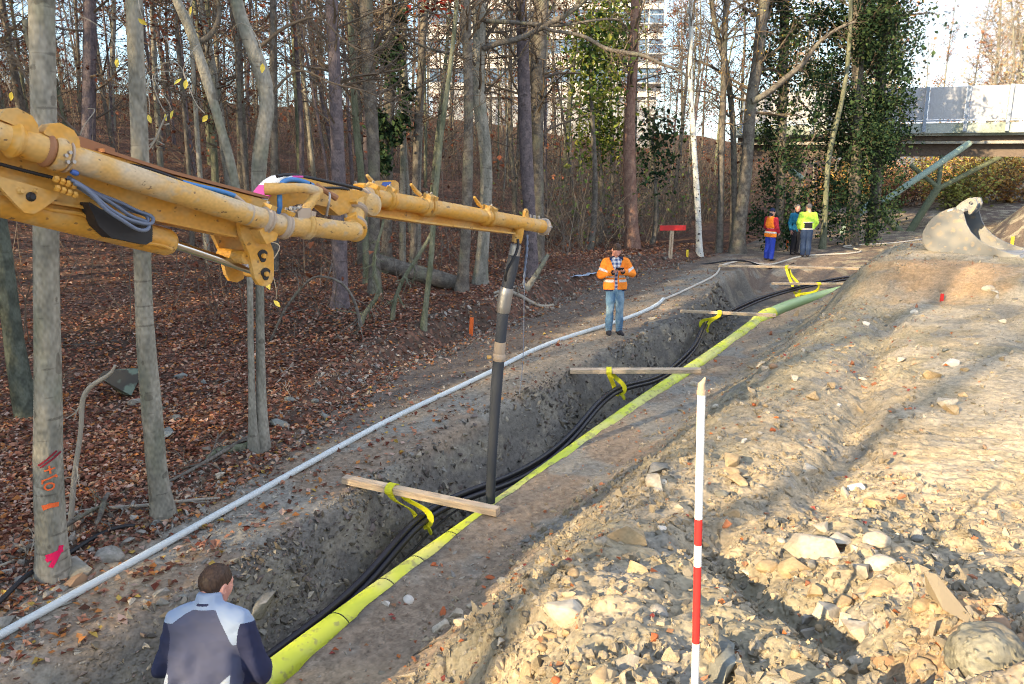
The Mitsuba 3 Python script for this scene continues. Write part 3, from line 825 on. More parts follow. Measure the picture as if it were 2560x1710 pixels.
# boom beams
arm = Polygon([(-2.6, 4.19), (-2.6, 3.97), (-.25, 3.22), (.55, 3.045), (1.10, 2.90), (1.36, 2.87), (1.42, 2.98), (1.37, 3.11), (.69, 3.285), (.43, 3.375)])
part(kb, 'boom_arm', mikit.ply(slab(arm, -.33, -.12), 'm_paint'))
fl = [(-2.6, 3.955), (-.25, 3.205), (.55, 3.03), (1.10, 2.885), (1.10, 2.900), (.55, 3.045), (-.25, 3.22), (-2.6, 3.97)]
part(kb, 'lower_flange', mikit.ply(slab(fl, -.34, -.10), 'm_paint'))
fl = [(.30, 3.415), (.69, 3.292), (1.37, 3.117), (1.37, 3.135), (.69, 3.312), (.30, 3.435)]
part(kb, 'upper_flange', mikit.ply(slab(fl, -.35, -.10), 'm_rust'))
part(kb, 'guard_plate', mikit.ply(slab(Polygon([(.19, 3.475), (.22, 3.492), (.40, 3.430), (.39, 3.375), (.36, 3.375), (.21, 3.435)]).buffer(.006), -.24, -.18), 'm_rust'), 'rusty orange guard plate on top of the boom')
part(kb, 'guard_plate', mikit.ply(slab(Polygon([(2.60, 3.150), (2.67, 3.188), (2.95, 3.188), (2.985, 3.17), (2.99, 3.06), (2.60, 3.10)]).buffer(.004), -.47, -.44), 'm_paint'))
part(kb, 'touch_up', mikit.ply(slab(Polygon([(2.78, 3.16), (2.80, 3.182), (2.90, 3.182), (2.88, 3.155), (2.83, 3.145)]), -.4385, -.437), 'm_bluecap'), 'blue paint mark on the guard plate')
goose = Polygon([(1.26, 2.93), (1.29, 2.98), (1.35, 3.045), (1.43, 3.125), (1.51, 3.197), (1.565, 3.23), (1.62, 3.247), (1.72, 3.245), (1.80, 3.23), (2.28, 3.13), (2.45, 3.085), (2.45, 2.95), (2.25, 3.0), (2.04, 2.965), (1.95, 3.03), (1.84, 3.054), (1.68, 3.07), (1.58, 3.05), (1.50, 2.99), (1.42, 2.90), (1.36, 2.87), (1.28, 2.87)])
part(kb, 'gooseneck', mikit.ply(slab(goose, -.34, -.16), 'm_paint'), 'curved yellow neck of the last boom section')
gl = np.array([(1.283, 2.985), (1.345, 3.052), (1.425, 3.133), (1.506, 3.205), (1.563, 3.238), (1.62, 3.255), (1.72, 3.253)])
gs = spline(np.c_[gl, gl[:, 0] * 0], 41)[:, :2]
for i0, i1, m in [(4, 14, 'm_whitepaint'), (14, 22, 'm_pinktape'), (22, 33, 'm_whitepaint'), (33, 40, 'm_pinktape')]:
    poly = LineString(gs[i0:i1 + 1]).buffer(.006, cap_style=2)
    part(kb, 'reflective_strip', mikit.ply(slab(poly, -.345, -.155), m), 'white and pink warning strip on the neck' if i0 == 14 else None)
tip = Polygon([(2.30, 3.12), (2.45, 3.09), (2.60, 3.05), (4.40, 2.74), (4.60, 2.70), (4.60, 2.655), (4.40, 2.655), (3.86, 2.735), (3.02, 2.862), (2.36, 2.975)])
part(kb, 'tip_arm', mikit.ply(slab(tip, -.44, -.30), 'm_paint'))
part(kb, 'tip_flange', mikit.ply(slab([(2.36, 2.955), (3.02, 2.845), (3.86, 2.722), (4.4, 2.64), (4.4, 2.655), (3.86, 2.735), (3.02, 2.862), (2.36, 2.972)], -.45, -.22), 'm_paint'))
part(kb, 'brace', mikit.ply(tube(smooth_spline(bpl((1.36, -.12, 3.182), (1.46, -.05, 3.183), (1.60, -.02, 3.18), (1.74, -.02, 3.148)), 16), [.040] * 5 + [.034] * 11, 18), 'm_pipe', smooth=40))
part(kb, 'brace', mikit.ply(tube(bpl((1.735, -.02, 3.16), (1.64, -.01, 3.075), (1.545, 0, 2.995)), .034, 18), 'm_pipe', smooth=40))
part(kb, 'brace_bracket', mikit.ply(slab([(1.49, 2.98), (1.49, 3.03), (1.53, 3.055), (1.60, 3.05), (1.62, 2.98)], -.05, .04), 'm_ring'))
for i, (h, z) in enumerate([(1.47, 3.03), (1.49, 3.055), (1.46, 3.06), (1.47, 3.005), (1.53, 3.06)]):
    q = bp(h, .02, z)
    part(kb, 'nut', mikit.ply(tube([q, q + BA * .02 - BH * .03], .013, 6), 'm_steel'))
part(kb, 'grab_handle', mikit.ply(tube(smooth_spline(bpl((1.83, -.06, 2.98), (1.835, -.04, 3.06), (1.85, -.04, 3.12), (1.87, -.08, 3.14)), 12), .009, 8), 'm_steel', smooth=40))
part(kb, 'lever', mikit.ply(tube(bpl((1.78, -.1, 3.19), (1.85, -.08, 3.15), (1.93, -.06, 3.10)), [.022, .018, .024], 8), 'm_rust'))
part(kb, 'joint_hub', mikit.ply(tube(bpl((2.36, -.46, 3.03), (2.36, -.44, 3.03), (2.36, -.12, 3.03), (2.36, -.10, 3.03)), [.05, .085, .085, .05], 24), 'm_pipe', smooth=40))

# ram and its links
c0, c1 = np.array([-1.6, -.22, 3.62]), np.array([.725, -.22, 2.872])
bar = [c0 + (c1 - c0) * t for t in (0, .3, .6, .9, .985, .998, 1.0)]
part(kb, 'ram_barrel', mikit.ply(tube(bpl(*bar), [.084, .084, .084, .084, .082, .066, .045], 32), 'm_paint', smooth=35), 'yellow barrel of the hydraulic ram under the boom')
c2 = np.array([1.317, -.22, 2.634])
part(kb, 'piston_rod', mikit.ply(tube(bpl(c1 - (c1 - c0) * .01, c1 + (c2 - c1) * .5, c2), .029, 20), 'm_chrome', smooth=40), 'bright chromed piston rod')
part(kb, 'rod_eye', mikit.ply(tube(bpl((1.317, -.30, 2.634), (1.317, -.14, 2.634)), .045, 20), 'm_paint', smooth=40))
oil = [(-.05, -.135, 3.14), (.10, -.13, 3.10), (.2, -.125, 3.06), (.27, -.12, 2.98), (.36, -.12, 2.93), (.5, -.125, 2.90), (.66, -.13, 2.85)]
part(kb, 'oil_pipe', mikit.ply(tube(smooth_spline(bpl(*oil), 40), .011, 8), 'm_paint', smooth=40))
part(kb, 'hose_guard', mikit.ply(slab(Polygon([(.15, 3.145), (.20, 3.11), (.28, 3.075), (.36, 3.06), (.46, 3.02), (.485, 3.0), (.475, 2.925), (.44, 2.91), (.34, 2.94), (.25, 2.965), (.19, 3.03)]).buffer(.008), -.13, -.03), 'm_black'), 'black rubber guard below the grey hoses')
lp = Polygon([(1.11, 3.03), (1.20, 3.05), (1.30, 2.90), (1.345, 2.77), (1.335, 2.62), (1.315, 2.575), (1.27, 2.56), (1.225, 2.575), (1.20, 2.62), (1.17, 2.78), (1.12, 2.90)]).buffer(.01)
ka = part(kb, 'link_plate', mikit.ply(slab(lp, -.10, -.065), 'm_paint'))
part(kb, 'link_plate', mikit.ply(slab(lp, -.40, -.365), 'm_paint'))
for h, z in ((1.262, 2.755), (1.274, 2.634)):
    part(ka, 'pin_plate', mikit.ply(slab(Polygon([(h + .034 * math.cos(t) * (1 + .25 * math.sin(3 * t)), z + .042 * math.sin(t)) for t in np.linspace(0, 2 * PI, 15)[:-1]]), -.066, -.058), 'm_black'))  # black decal painted in for the dark inside an open hole
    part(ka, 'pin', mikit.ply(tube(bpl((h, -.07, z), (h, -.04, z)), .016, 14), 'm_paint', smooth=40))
part(kb, 'cross_tube', mikit.ply(tube(bpl((1.17, -.37, 2.75), (1.17, -.10, 2.75)), .045, 22), 'm_paint', smooth=40))
bk = Polygon([(-.30, 3.30), (.00, 3.20), (-.05, 3.165), (-.10, 3.135), (-.135, 3.118), (-.175, 3.125), (-.20, 3.155), (-.24, 3.21)]).buffer(.008)
part(kb, 'ram_bracket', mikit.ply(slab(bk, -.07, -.04), 'm_paint'), 'hanging bracket plate with a large bolt')
part(kb, 'ram_bracket', mikit.ply(slab(bk, -.40, -.37), 'm_paint'))
for h, z, r in ((-.140, 3.195, .024), (-.185, 3.225, .018), (-.115, 3.222, .013)):
    part(kb, 'bracket_bolt', mikit.ply(ringed(bp(h, -.042, z), bp(h, -.015, z), [r, r, r * .55, r * .55], 12), 'm_black' if r > .02 else 'm_paint'))
# hydraulic hoses and fittings
for i, (da, dz, dh) in enumerate([(0, 0, 0), (.026, .012, .014), (.05, -.004, -.03)]):
    lo = [(.03, .035, 3.262), (.09, .04, 3.225), (.18, .04, 3.150), (.28, .04, 3.075), (.38, .03, 3.032), (.452, .01, 3.030), (.472, -.02, 3.058), (.43, -.05, 3.085), (.33, -.06, 3.125), (.22, -.06, 3.18), (.12, -.05, 3.235), (.05, -.03, 3.275)]
    pts = [(h + (dh if 3 < k < 9 else 0), a + da - .02, z + dz - (.014 * i if 1 < k < 8 else 0)) for k, (h, a, z) in enumerate(lo)]
    part(kb, 'hydraulic_hose', mikit.ply(tube(smooth_spline(bpl(*pts), 70), .0105, 10), 'm_greyhose', smooth=50))
part(kb, 'hydraulic_line', mikit.ply(tube(smooth_spline(bpl((-1.2, -.06, 3.69), (-.4, -.06, 3.405), (-.15, -.06, 3.325), (.05, -.05, 3.27)), 30), .009, 8), 'm_black', smooth=50))
for i in range(2):
    for j in range(4):
        q = bp(-.05 + .028 * j, .03, 3.285 - .012 * j - .045 * i)
        part(kb, 'hose_fitting', mikit.ply(ringed(q, q + (BH * .022 - np.array([0, 0, .009])), [.014, .019, .019, .014], 6), 'm_paint'))
part(kb, 'cap', mikit.ply(ringed(bp(.04, .03, 3.318), bp(.075, .03, 3.305), [.012, .016, .016, .010], 12), 'm_bluecap', smooth=40), 'small blue plastic cap')
for i, (m, r, pts) in enumerate([('m_black', .010, [(.45, -.12, 3.345), (.6, -.10, 3.305), (.7, -.09, 3.265), (.85, -.09, 3.20), (1.05, -.10, 3.135), (1.15, -.08, 3.10)]),
                                 ('m_bluehose', .015, [(.74, -.085, 3.243), (.86, -.08, 3.212), (1.00, -.075, 3.178), (1.09, -.07, 3.148)]),
                                 ('m_ring', .014, [(1.085, -.068, 3.150), (1.12, -.06, 3.12), (1.15, -.05, 3.09)]),
                                 ('m_bluehose', .017, [(1.44, -.10, 2.99), (1.45, -.09, 3.08), (1.455, -.09, 3.15), (1.475, -.10, 3.20), (1.52, -.12, 3.225), (1.62, -.14, 3.235), (1.72, -.14, 3.215), (1.79, -.14, 3.19)]),
                                 ('m_black', .012, [(1.5, -.16, 3.26), (1.62, -.17, 3.268), (1.75, -.17, 3.25), (2.3, -.2, 3.15), (2.6, -.29, 3.10), (3.1, -.33, 3.03), (4.0, -.33, 2.885), (4.6, -.32, 2.77)]),
                                 ('m_black', .010, [(1.75, -.13, 3.21), (1.9, -.15, 3.17), (2.05, -.15, 3.165), (2.25, -.2, 3.13), (2.5, -.31, 3.115), (3.2, -.31, 3.01), (4.1, -.31, 2.86), (4.6, -.30, 2.76)])]):
    part(kb, 'hydraulic_line', mikit.ply(tube(smooth_spline(bpl(*pts), 50), r, 10), m, smooth=50), {1: 'blue hose along the top of the boom', 3: 'bright blue hose looped over the neck'}.get(i))
part(kb, 'sticker', mikit.ply(ringed(bp(*AX(1.10)) , bp(*AX(1.135)), [.0, .0701, .0701, .0], 32), 'm_ring', smooth=40), 'pale worn sticker on the pipe')

# ---------------------------------------------------------------- hanging end hose
kh = thing('pump_hose', 'black rubber end hose hanging from the boom tip into the trench', 'hose')
HP = smooth_spline([(.072, 8.05, 2.78), (.066, 8.05, 2.66), (.045, 8.05, 2.55), (-.003, 8.05, 2.29), (-.043, 8.05, 2.12), (-.078, 8.05, 1.94), (-.11, 8.06, 1.64), (-.152, 8.07, 1.17), (-.20, 8.10, .49), (-.228, 8.12, -.02), (-.235, 8.12, -.28)], 120)
hz = HP[:, 2]


def hose_piece(z1, z0, r, m, name, label=None, n=24):
    i = np.where((hz <= z1) & (hz >= z0))[0]
    P = HP[i[0]:i[-1] + 1]
    rr = np.interp(np.linspace(0, 1, len(P)), np.linspace(0, 1, len(r)), r) * .84
    return part(kh, name, mikit.ply(tube(P, rr, n), m, smooth=35), label)


hose_piece(2.78, 2.55, [.062, .062, .064, .064], 'm_paint', 'elbow_spigot')
hose_piece(2.59, 2.53, [.06, .080, .084, .080, .06], 'm_paint', 'coupling', 'yellow clamp coupling below the boom tip')
hose_piece(2.53, 2.42, [.066, .067, .068], 'm_steel', 'metal_ferrule')
hose_piece(2.44, 2.07, [.070, .073, .074, .074, .073], 'm_rubber', 'rubber_sleeve')
hose_piece(2.10, 1.82, [.078, .086, .086, .086, .086, .078], 'm_steel', 'steel_coupling', 'wide bright steel coupling')
hose_piece(1.85, 1.50, [.070, .070, .068, .067], 'm_rubber', 'upper_hose')
hose_piece(1.53, 1.39, [.068, .070, .070, .068], 'm_ring', 'lower_ferrule')
hose_piece(1.41, 1.32, [.070, .083, .085, .083, .070], 'm_ring', 'lower_clamp')
hose_piece(1.35, -.40, [.072, .072, .066, .063, .062, .061], 'm_rubber', 'end_hose')
q = HP[np.argmin(np.abs(hz - 1.365))]
part(kh, 'clamp_lever', mikit.ply(tube([q - [.08, .04, 0], q - [.12, .05, 0]], [.018, .022], 8), 'm_paint'))
part(kh, 'safety_cable', mikit.ply(tube(smooth_spline([bp(4.42, -.16, 2.60), bp(4.36, -.15, 2.45), bp(4.28, -.2, 2.28), bp(4.30, -.22, 2.2)], 16) - BH * .07, .014, 8), 'm_black', smooth=40))
part(kh, 'chain', mikit.ply(tube(smooth_spline([bp(4.60, -.22, 2.62), bp(4.57, -.2, 2.45), bp(4.53, -.2, 2.25), bp(4.52, -.2, 2.1)], 24), .011 + .005 * np.sin(np.arange(24) * 2.2), 8), 'm_greyhose', smooth=40))
part(kh, 'cord', mikit.ply(tube(smooth_spline([bp(4.53, -.2, 2.12), bp(4.52, -.2, 1.7), bp(4.5, -.2, 1.3), bp(4.44, -.2, 1.0)], 24), .004, 6), 'm_greyhose', smooth=40))
# ---------------------------------------------------------------- people: one continuous surface each for body and garments, from smooth distance fields


def surface(fn, lo, hi, h):
    """Surface nets of fn(points) = 0 on a grid of step h."""
    lo, hi = np.asarray(lo, float), np.asarray(hi, float)
    n = np.ceil((hi - lo) / h).astype(int) + 1
    ax = [lo[i] + h * np.arange(n[i]) for i in range(3)]
    nc = (n + 3) // 4 + 1
    Dc = fn(np.stack(np.meshgrid(*[lo[i] + 4 * h * np.arange(nc[i]) for i in range(3)], indexing='ij'), -1).reshape(-1, 3)).reshape(nc)
    I = np.ix_(*[np.minimum((np.arange(n[i]) + 2) // 4, nc[i] - 1) for i in range(3)])
    D = Dc[I].copy()
    near = np.argwhere(np.abs(D) < 4.5 * h + 0.018)
    D[tuple(near.T)] = fn(lo + h * near)
    sgn = D < 0
    c = [sgn[i:n[0] - 1 + i, j:n[1] - 1 + j, k:n[2] - 1 + k] for i in (0, 1) for j in (0, 1) for k in (0, 1)]
    cnt = sum(x.astype(int) for x in c)
    act = (cnt > 0) & (cnt < 8)
    idx = -np.ones(act.shape, int); idx[act] = np.arange(act.sum())
    cells = np.argwhere(act)
    P = np.zeros((len(cells), 3)); W = np.zeros(len(cells))
    corners = [(i, j, k) for i in (0, 1) for j in (0, 1) for k in (0, 1)]
    for a in range(8):
        for b in range(a + 1, 8):
            if sum(x != y for x, y in zip(corners[a], corners[b])) != 1:
                continue
            A, B = cells + corners[a], cells + corners[b]
            da, db = D[tuple(A.T)], D[tuple(B.T)]
            m = (da < 0) != (db < 0)
            t = np.where(m, da / np.where(m, da - db, 1), 0)[:, None]
            P += m[:, None] * (A + t * (B - A)); W += m
    V = lo + h * P / W[:, None]
    F = []
    for d in range(3):
        e = np.eye(3, dtype=int)[d]; u, v = np.eye(3, dtype=int)[(d + 1) % 3], np.eye(3, dtype=int)[(d + 2) % 3]
        s0 = [slice(1, n[i] - 1) for i in range(3)]; s0[d] = slice(0, n[d] - 1)
        s1 = list(s0); s1[d] = slice(1, n[d])
        a, b = sgn[tuple(s0)], sgn[tuple(s1)]
        q = np.argwhere(a != b) + np.array([s.start for s in s0])
        fl = sgn[tuple(q.T)]
        g = [idx[tuple((q - o).T)] for o in (u * 0, u, u + v, v)]
        Q = np.stack(g, 1)
        Q = np.where(fl[:, None], Q, Q[:, ::-1])
        F.append(Q[(Q >= 0).all(1)])
    Q = np.vstack(F)
    return V, np.vstack([Q[:, [0, 1, 2]], Q[:, [0, 2, 3]]])


def capsule(p, a, b, ra, rb):
    a, b = np.asarray(a, float), np.asarray(b, float)
    d = b - a
    t = np.clip((p - a) @ d / max(d @ d, 1e-9), 0, 1)
    return np.linalg.norm(p - a - t[:, None] * d, axis=1) - (ra + (rb - ra) * t)


def ellipsoid(p, c, r, R=None):
    q = p - np.asarray(c, float)
    if R is not None:
        q = q @ R
    r = np.asarray(r, float)
    k = np.linalg.norm(q / r, axis=1)
    return (k - 1) * r.min() * np.where(k < 1, 1, 1.0)


def smin(*d, k=0.04):
    out = d[0]
    for x in d[1:]:
        h = np.clip(0.5 + 0.5 * (x - out) / k, 0, 1)
        out = x * (1 - h) + out * h - k * h * (1 - h)
    return out


def chain(p, pts, rad, k=0.03):
    return smin(*[capsule(p, pts[i], pts[i + 1], rad[i], rad[i + 1]) for i in range(len(pts) - 1)], k=k)


def flat(p, c, axis, f):
    """The points with their distance from c along the axis divided by f: bodies are wider than deep."""
    axis = np.asarray(axis, float) / np.linalg.norm(axis)
    q = (p - np.asarray(c)) @ axis
    return p + np.outer(q / f - q, axis)


def bounds(pts, m):
    pts = np.asarray(pts, float)
    return pts.min(0) - m, pts.max(0) + m


def wrinkle(p, amp, f, seed=0):
    return amp * (meshkit.fbm(p * np.array([f, f, f * 1.6]), 3, seed) - 0.5) * 2


def rz(a):
    c, s = math.cos(a), math.sin(a)
    return np.array([[c, -s, 0], [s, c, 0], [0, 0, 1.0]])


def rx_(a):
    c, s = math.cos(a), math.sin(a)
    return np.array([[1, 0, 0], [0, c, -s], [0, s, c]])


mat('m_skin', (0.56, 0.33, 0.25), 0.5, spec=0.35)
mat('m_skin_red', (0.60, 0.30, 0.24), 0.5, spec=0.35)


def cloth(name, c):
    scene[name] = {'type': 'principled', 'base_color': rgb(*c), 'roughness': 0.85, 'specular': 0.2, 'sheen': 0.3}


cloth('m_hivis_orange', (0.92, 0.27, 0.035)); cloth('m_hivis_yellow', (0.52, 0.85, 0.10)); cloth('m_navy', (0.028, 0.034, 0.08)); cloth('m_slate', (0.075, 0.085, 0.145))
cloth('m_paleblue', (0.27, 0.35, 0.50)); cloth('m_palegrey', (0.40, 0.46, 0.56)); cloth('m_royal', (0.025, 0.055, 0.42)); cloth('m_darkcloth', (0.03, 0.03, 0.038)); cloth('m_redcloth', (0.42, 0.03, 0.055))
cloth('m_teal', (0.02, 0.16, 0.30)); cloth('m_reflect', (0.62, 0.60, 0.60)); cloth('m_shoe', (0.05, 0.045, 0.05))


def jeans_color(p, n, uv):
    g = fbm(p.x * 7, p.y * 7, p.z * 4, 3)
    w = noise(p.x * 260, p.y * 260, p.z * 60)
    return mix(mi.Color3f(0.10, 0.19, 0.32), mi.Color3f(0.25, 0.36, 0.46), smoothstep(0.4, 0.65, g)) * (0.85 + 0.3 * w)


scene['m_jeans'] = {'type': 'diffuse', 'reflectance': proc(jeans_color)}
cloth('m_darkjeans', (0.035, 0.06, 0.13))


def plaid_color(p, n, uv):
    a = smoothstep(-0.3, 0.3, dr.sin(p.z * 85)); b = smoothstep(-0.3, 0.3, dr.sin((p.x * 0.85 + p.y * 0.5) * 85))
    return mix(mi.Color3f(0.06, 0.10, 0.26), mi.Color3f(0.62, 0.66, 0.72), 0.5 * a + 0.5 * b)


scene['m_plaid'] = {'type': 'diffuse', 'reflectance': proc(plaid_color)}


def hair_color(p, n, uv):
    s = noise(p.x * 160, p.y * 160, p.z * 45)
    return mix(mi.Color3f(0.028, 0.018, 0.014), mi.Color3f(0.085, 0.05, 0.035), s)


scene['m_hair'] = {'type': 'principled', 'base_color': proc(hair_color), 'roughness': 0.55, 'specular': 0.3}
cloth('m_hairgrey', (0.16, 0.15, 0.15))


def head_parts(c, R, hair='short', step=0.006, size=1.0):
    """Skin and hair of a head centred at c; R turns its own axes (x to its right, y forward, z up) into the world's."""
    S = size

    def loc(p): return (p - c) @ R / S

    def skin(p):
        q = loc(p); m = q * np.array([1, 1, 1.0]); m[:, 0] = np.abs(m[:, 0])
        d = ellipsoid(q, (0, -.008, .025), (.076, .098, .098))
        d = smin(d, ellipsoid(q, (0, .022, -.045), (.060, .074, .078)), k=.03)
        d = smin(d, capsule(q, (0, .062, -.098), (0, .045, -.09), .026, .04), k=.03)         # chin and jaw
        d = smin(d, capsule(q, (0, .094, .018), (0, .118, -.022), .009, .015), k=.014)         # nose
        d = smin(d, capsule(m, (.014, .100, -.024), (.010, .106, -.028), .008, .008), k=.01)
        d = smin(d, capsule(m, (.004, .082, .034), (.046, .070, .032), .011, .010), k=.018)    # brow
        d = smin(d, capsule(m, (.0, .089, -.052), (.020, .082, -.053), .0085, .005), k=.008)   # lips
        d = smin(d, capsule(m, (.0, .088, -.066), (.016, .082, -.065), .008, .006), k=.009)
        d = smin(d, capsule(m, (.044, .058, -.018), (.036, .060, -.036), .020, .018), k=.03)   # cheek
        d = np.maximum(d, -capsule(m, (.020, .104, .010), (.040, .094, .010), .011, .009))     # eye sockets
        d = smin(d, capsule(m, (.030, .083, .010), (.031, .084, .010), .0125, .0125), k=.004)  # eyes
        d = np.maximum(d, -capsule(m, (.0, .104, -.0588), (.018, .094, -.0588), .004, .003))   # mouth
        ear = np.maximum(ellipsoid(m, (.080, -.012, -.008), (.014, .022, .036)), -ellipsoid(m, (.092, -.004, -.004), (.012, .012, .022)))
        d = smin(d, ear, k=.008)
        d = smin(d, capsule(q, (0, -.028, -.05), (0, -.045, -.16), .058, .062), k=.03)         # neck
        return d * S

    def hairf(p):
        q = loc(p); m = q.copy(); m[:, 0] = np.abs(m[:, 0])
        n = meshkit.fbm(q * np.array([45, 45, 22]), 3, 3) - .5
        d = ellipsoid(q, (0, -.012, .030), (.083, .105, .102)) + .018 * n
        low = {'short': -.095, 'long': -.085, 'hat': .0, 'thin': -.06}[hair]
        front = q[:, 1] - np.interp(q[:, 2], [-.08, -.03, .02, .06, .10, .14], [-.040, -.012, .018, .072, .092, .2])
        if hair == 'long':
            front = q[:, 1] - np.interp(q[:, 2], [-.09, -.03, .02, .05, .10, .14], [-.01, .015, .04, .085, .115, .2])
        cut = np.maximum(low - q[:, 2], front)
        ear = -ellipsoid(m, (.082, -.008, -.012), (.026, .026, .04))
        return np.maximum(np.maximum(d, cut), ear) * S

    lo, hi = c - .2 * S, c + .2 * S
    sk = surface(skin, lo, hi, step)
    ha = surface(hairf, lo, hi, step)
    return sk, ha, loc


def hand_parts(p0, fwd, palm, side, curl, step=0.004, spread=.1):
    """A hand from the wrist p0: fwd along the palm, palm the way the palm faces, side +1 when the thumb lies towards cross(fwd, palm)."""
    f = np.asarray(fwd, float); f /= np.linalg.norm(f)
    n = np.asarray(palm, float); n -= f * (n @ f); n /= np.linalg.norm(n)
    t = np.cross(f, n) * side
    p0 = np.asarray(p0, float)
    segs = [(p0, p0 + f * .085, .030, .034)]
    X = lambda a, b, c: p0 + f * a + t * b + n * c
    chains = []
    for i, (b, L) in enumerate([(.030, .072), (.010, .080), (-.011, .075), (-.031, .058)]):
        q = X(.085, b, 0); d = f + t * spread * (b / .03)
        pts, a = [q], 0
        for j, s in enumerate((.45, .32, .23)):
            a += curl * (1.0 if j else .7)
            dd = (d * math.cos(a) + n * math.sin(a)); dd /= np.linalg.norm(dd)
            pts.append(pts[-1] + dd * L * s)
        chains.append((pts, [.0095, .009, .0083, .0072]))
    q = X(.028, .034, .004)
    chains.append(([q, X(.060, .062, .012), X(.085, .060, .030), X(.105, .048, .042)], [.014, .012, .0105, .009]))

    def fn(p):
        q = flat(p, p0, n, .52)
        d = smin(capsule(q, X(0, 0, 0), X(.075, 0, 0), .028, .040), capsule(q, X(.05, .022, 0), X(.085, .030, 0), .02, .016), capsule(q, X(.05, -.022, 0), X(.085, -.032, 0), .02, .015), k=.012)
        for pts, rad in chains:
            d = smin(d, chain(p, pts, rad, .004), k=.006)
        return d
    allp = [x for c in chains for x in c[0]] + [p0]
    return surface(fn, *bounds(allp, .05), step)


def cut(mesh, *planes):
    """The part of a closed mesh on the inner side of planes (point, outward normal)."""
    m = trimesh.Trimesh(*mesh, process=False)
    for o, n in planes:
        m = trimesh.intersections.slice_mesh_plane(m, plane_normal=-np.asarray(n, float), plane_origin=np.asarray(o, float), cap=False)
    return np.asarray(m.vertices), np.asarray(m.faces)


def puffed(mesh, r):
    m = trimesh.Trimesh(*mesh, process=False)
    return np.asarray(m.vertices) + r * np.asarray(m.vertex_normals), np.asarray(m.faces)


def cloth_ply(mesh, bsdf): return mikit.ply(mesh, bsdf, smooth=True)


class Figure:
    """A standing figure: its own axes are x to its right, y forward, z up from the feet."""
    def __init__(self, key, base, yaw, scale=1.0, step=.011):
        self.key, self.base, self.R, self.S, self.h = key, np.asarray(base, float), rz(yaw), scale, step

    def w(self, p): return (np.asarray(p, float) * self.S) @ self.R.T + self.base

    def make(self, fn, lo, hi, name, bsdf, label=None, step=None, pre=None):
        V, F = surface(fn, lo, hi, step or self.h)
        if pre:
            V, F = pre((V, F))
        return part(self.key, name, cloth_ply((self.w(V), F), bsdf), label), (V, F)

    def add(self, mesh, name, bsdf, label=None, parent=None):
        return part(parent or self.key, name, cloth_ply((self.w(mesh[0]), mesh[1]), bsdf), label)


def legs(fig, hipz, feet, bsdf, shoe, rad=(.092, .070, .058, .062), knee=None, name='trousers', flare=0.0):
    """Trousers and shoes: feet is [(x, y, turn)] for the left and the right foot."""
    hips = [np.array([sx * .085, 0, hipz]) for sx in (-1, 1)]
    ch = []
    for i, (x, y, a) in enumerate(feet):
        an = np.array([x, y, .085]); kn = (hips[i] + an) / 2 + np.array([0, .03, .02]) if knee is None else np.asarray(knee[i], float)
        ch.append([hips[i], (hips[i] + kn) / 2 + [0, .008, 0], kn, (kn + an) / 2 - [0, .012, 0], an])

    def fn(p):
        q = flat(p, (0, 0, 0), (0, 1, 0), .95)
        d = smin(*[chain(q, c, [rad[0], (rad[0] + rad[1]) / 2 + .008, rad[1], (rad[1] + rad[2]) / 2 + .012, rad[3] + flare], .02) for c in ch], k=.012)
        d = smin(d, capsule(flat(p, (0, 0, hipz), (0, 1, 0), .8), (-.07, 0, hipz + .03), (.07, 0, hipz + .03), .098, .098), k=.05)
        d = smin(d, capsule(flat(p, (0, 0, hipz), (0, 1, 0), .8), (-.05, .0, hipz + .12), (.05, .0, hipz + .12), .075, .075), k=.05)
        return np.maximum(d + wrinkle(p, .007, 14, 2) * sm(hipz, hipz - .2, p[:, 2]) + .010 * np.exp(-((p[:, 2] - .17) / .05) ** 2) * np.sin(p[:, 2] * 160), .055 - p[:, 2])
    fig.make(fn, (-.32, -.3, .03), (.32, .32, hipz + .3), name, bsdf)
    for i, (x, y, a) in enumerate(feet):
        fw = np.array([-math.sin(a), math.cos(a), 0]); c = np.array([x, y, .0])

        def sf(p, c=c, fw=fw):
            d = smin(capsule(p, c - fw * .055 + [0, 0, .045], c + fw * .05 + [0, 0, .045], .045, .046), capsule(p, c + fw * .05 + [0, 0, .040], c + fw * .155 + [0, 0, .034], .046, .036), capsule(p, c + [0, 0, .06], c + [0, 0, .12], .046, .05), k=.03)
            return np.maximum(d, -p[:, 2] + .002)
        fig.make(sf, c - [.26, .26, .02], c + [.26, .26, .2], 'shoe', shoe)


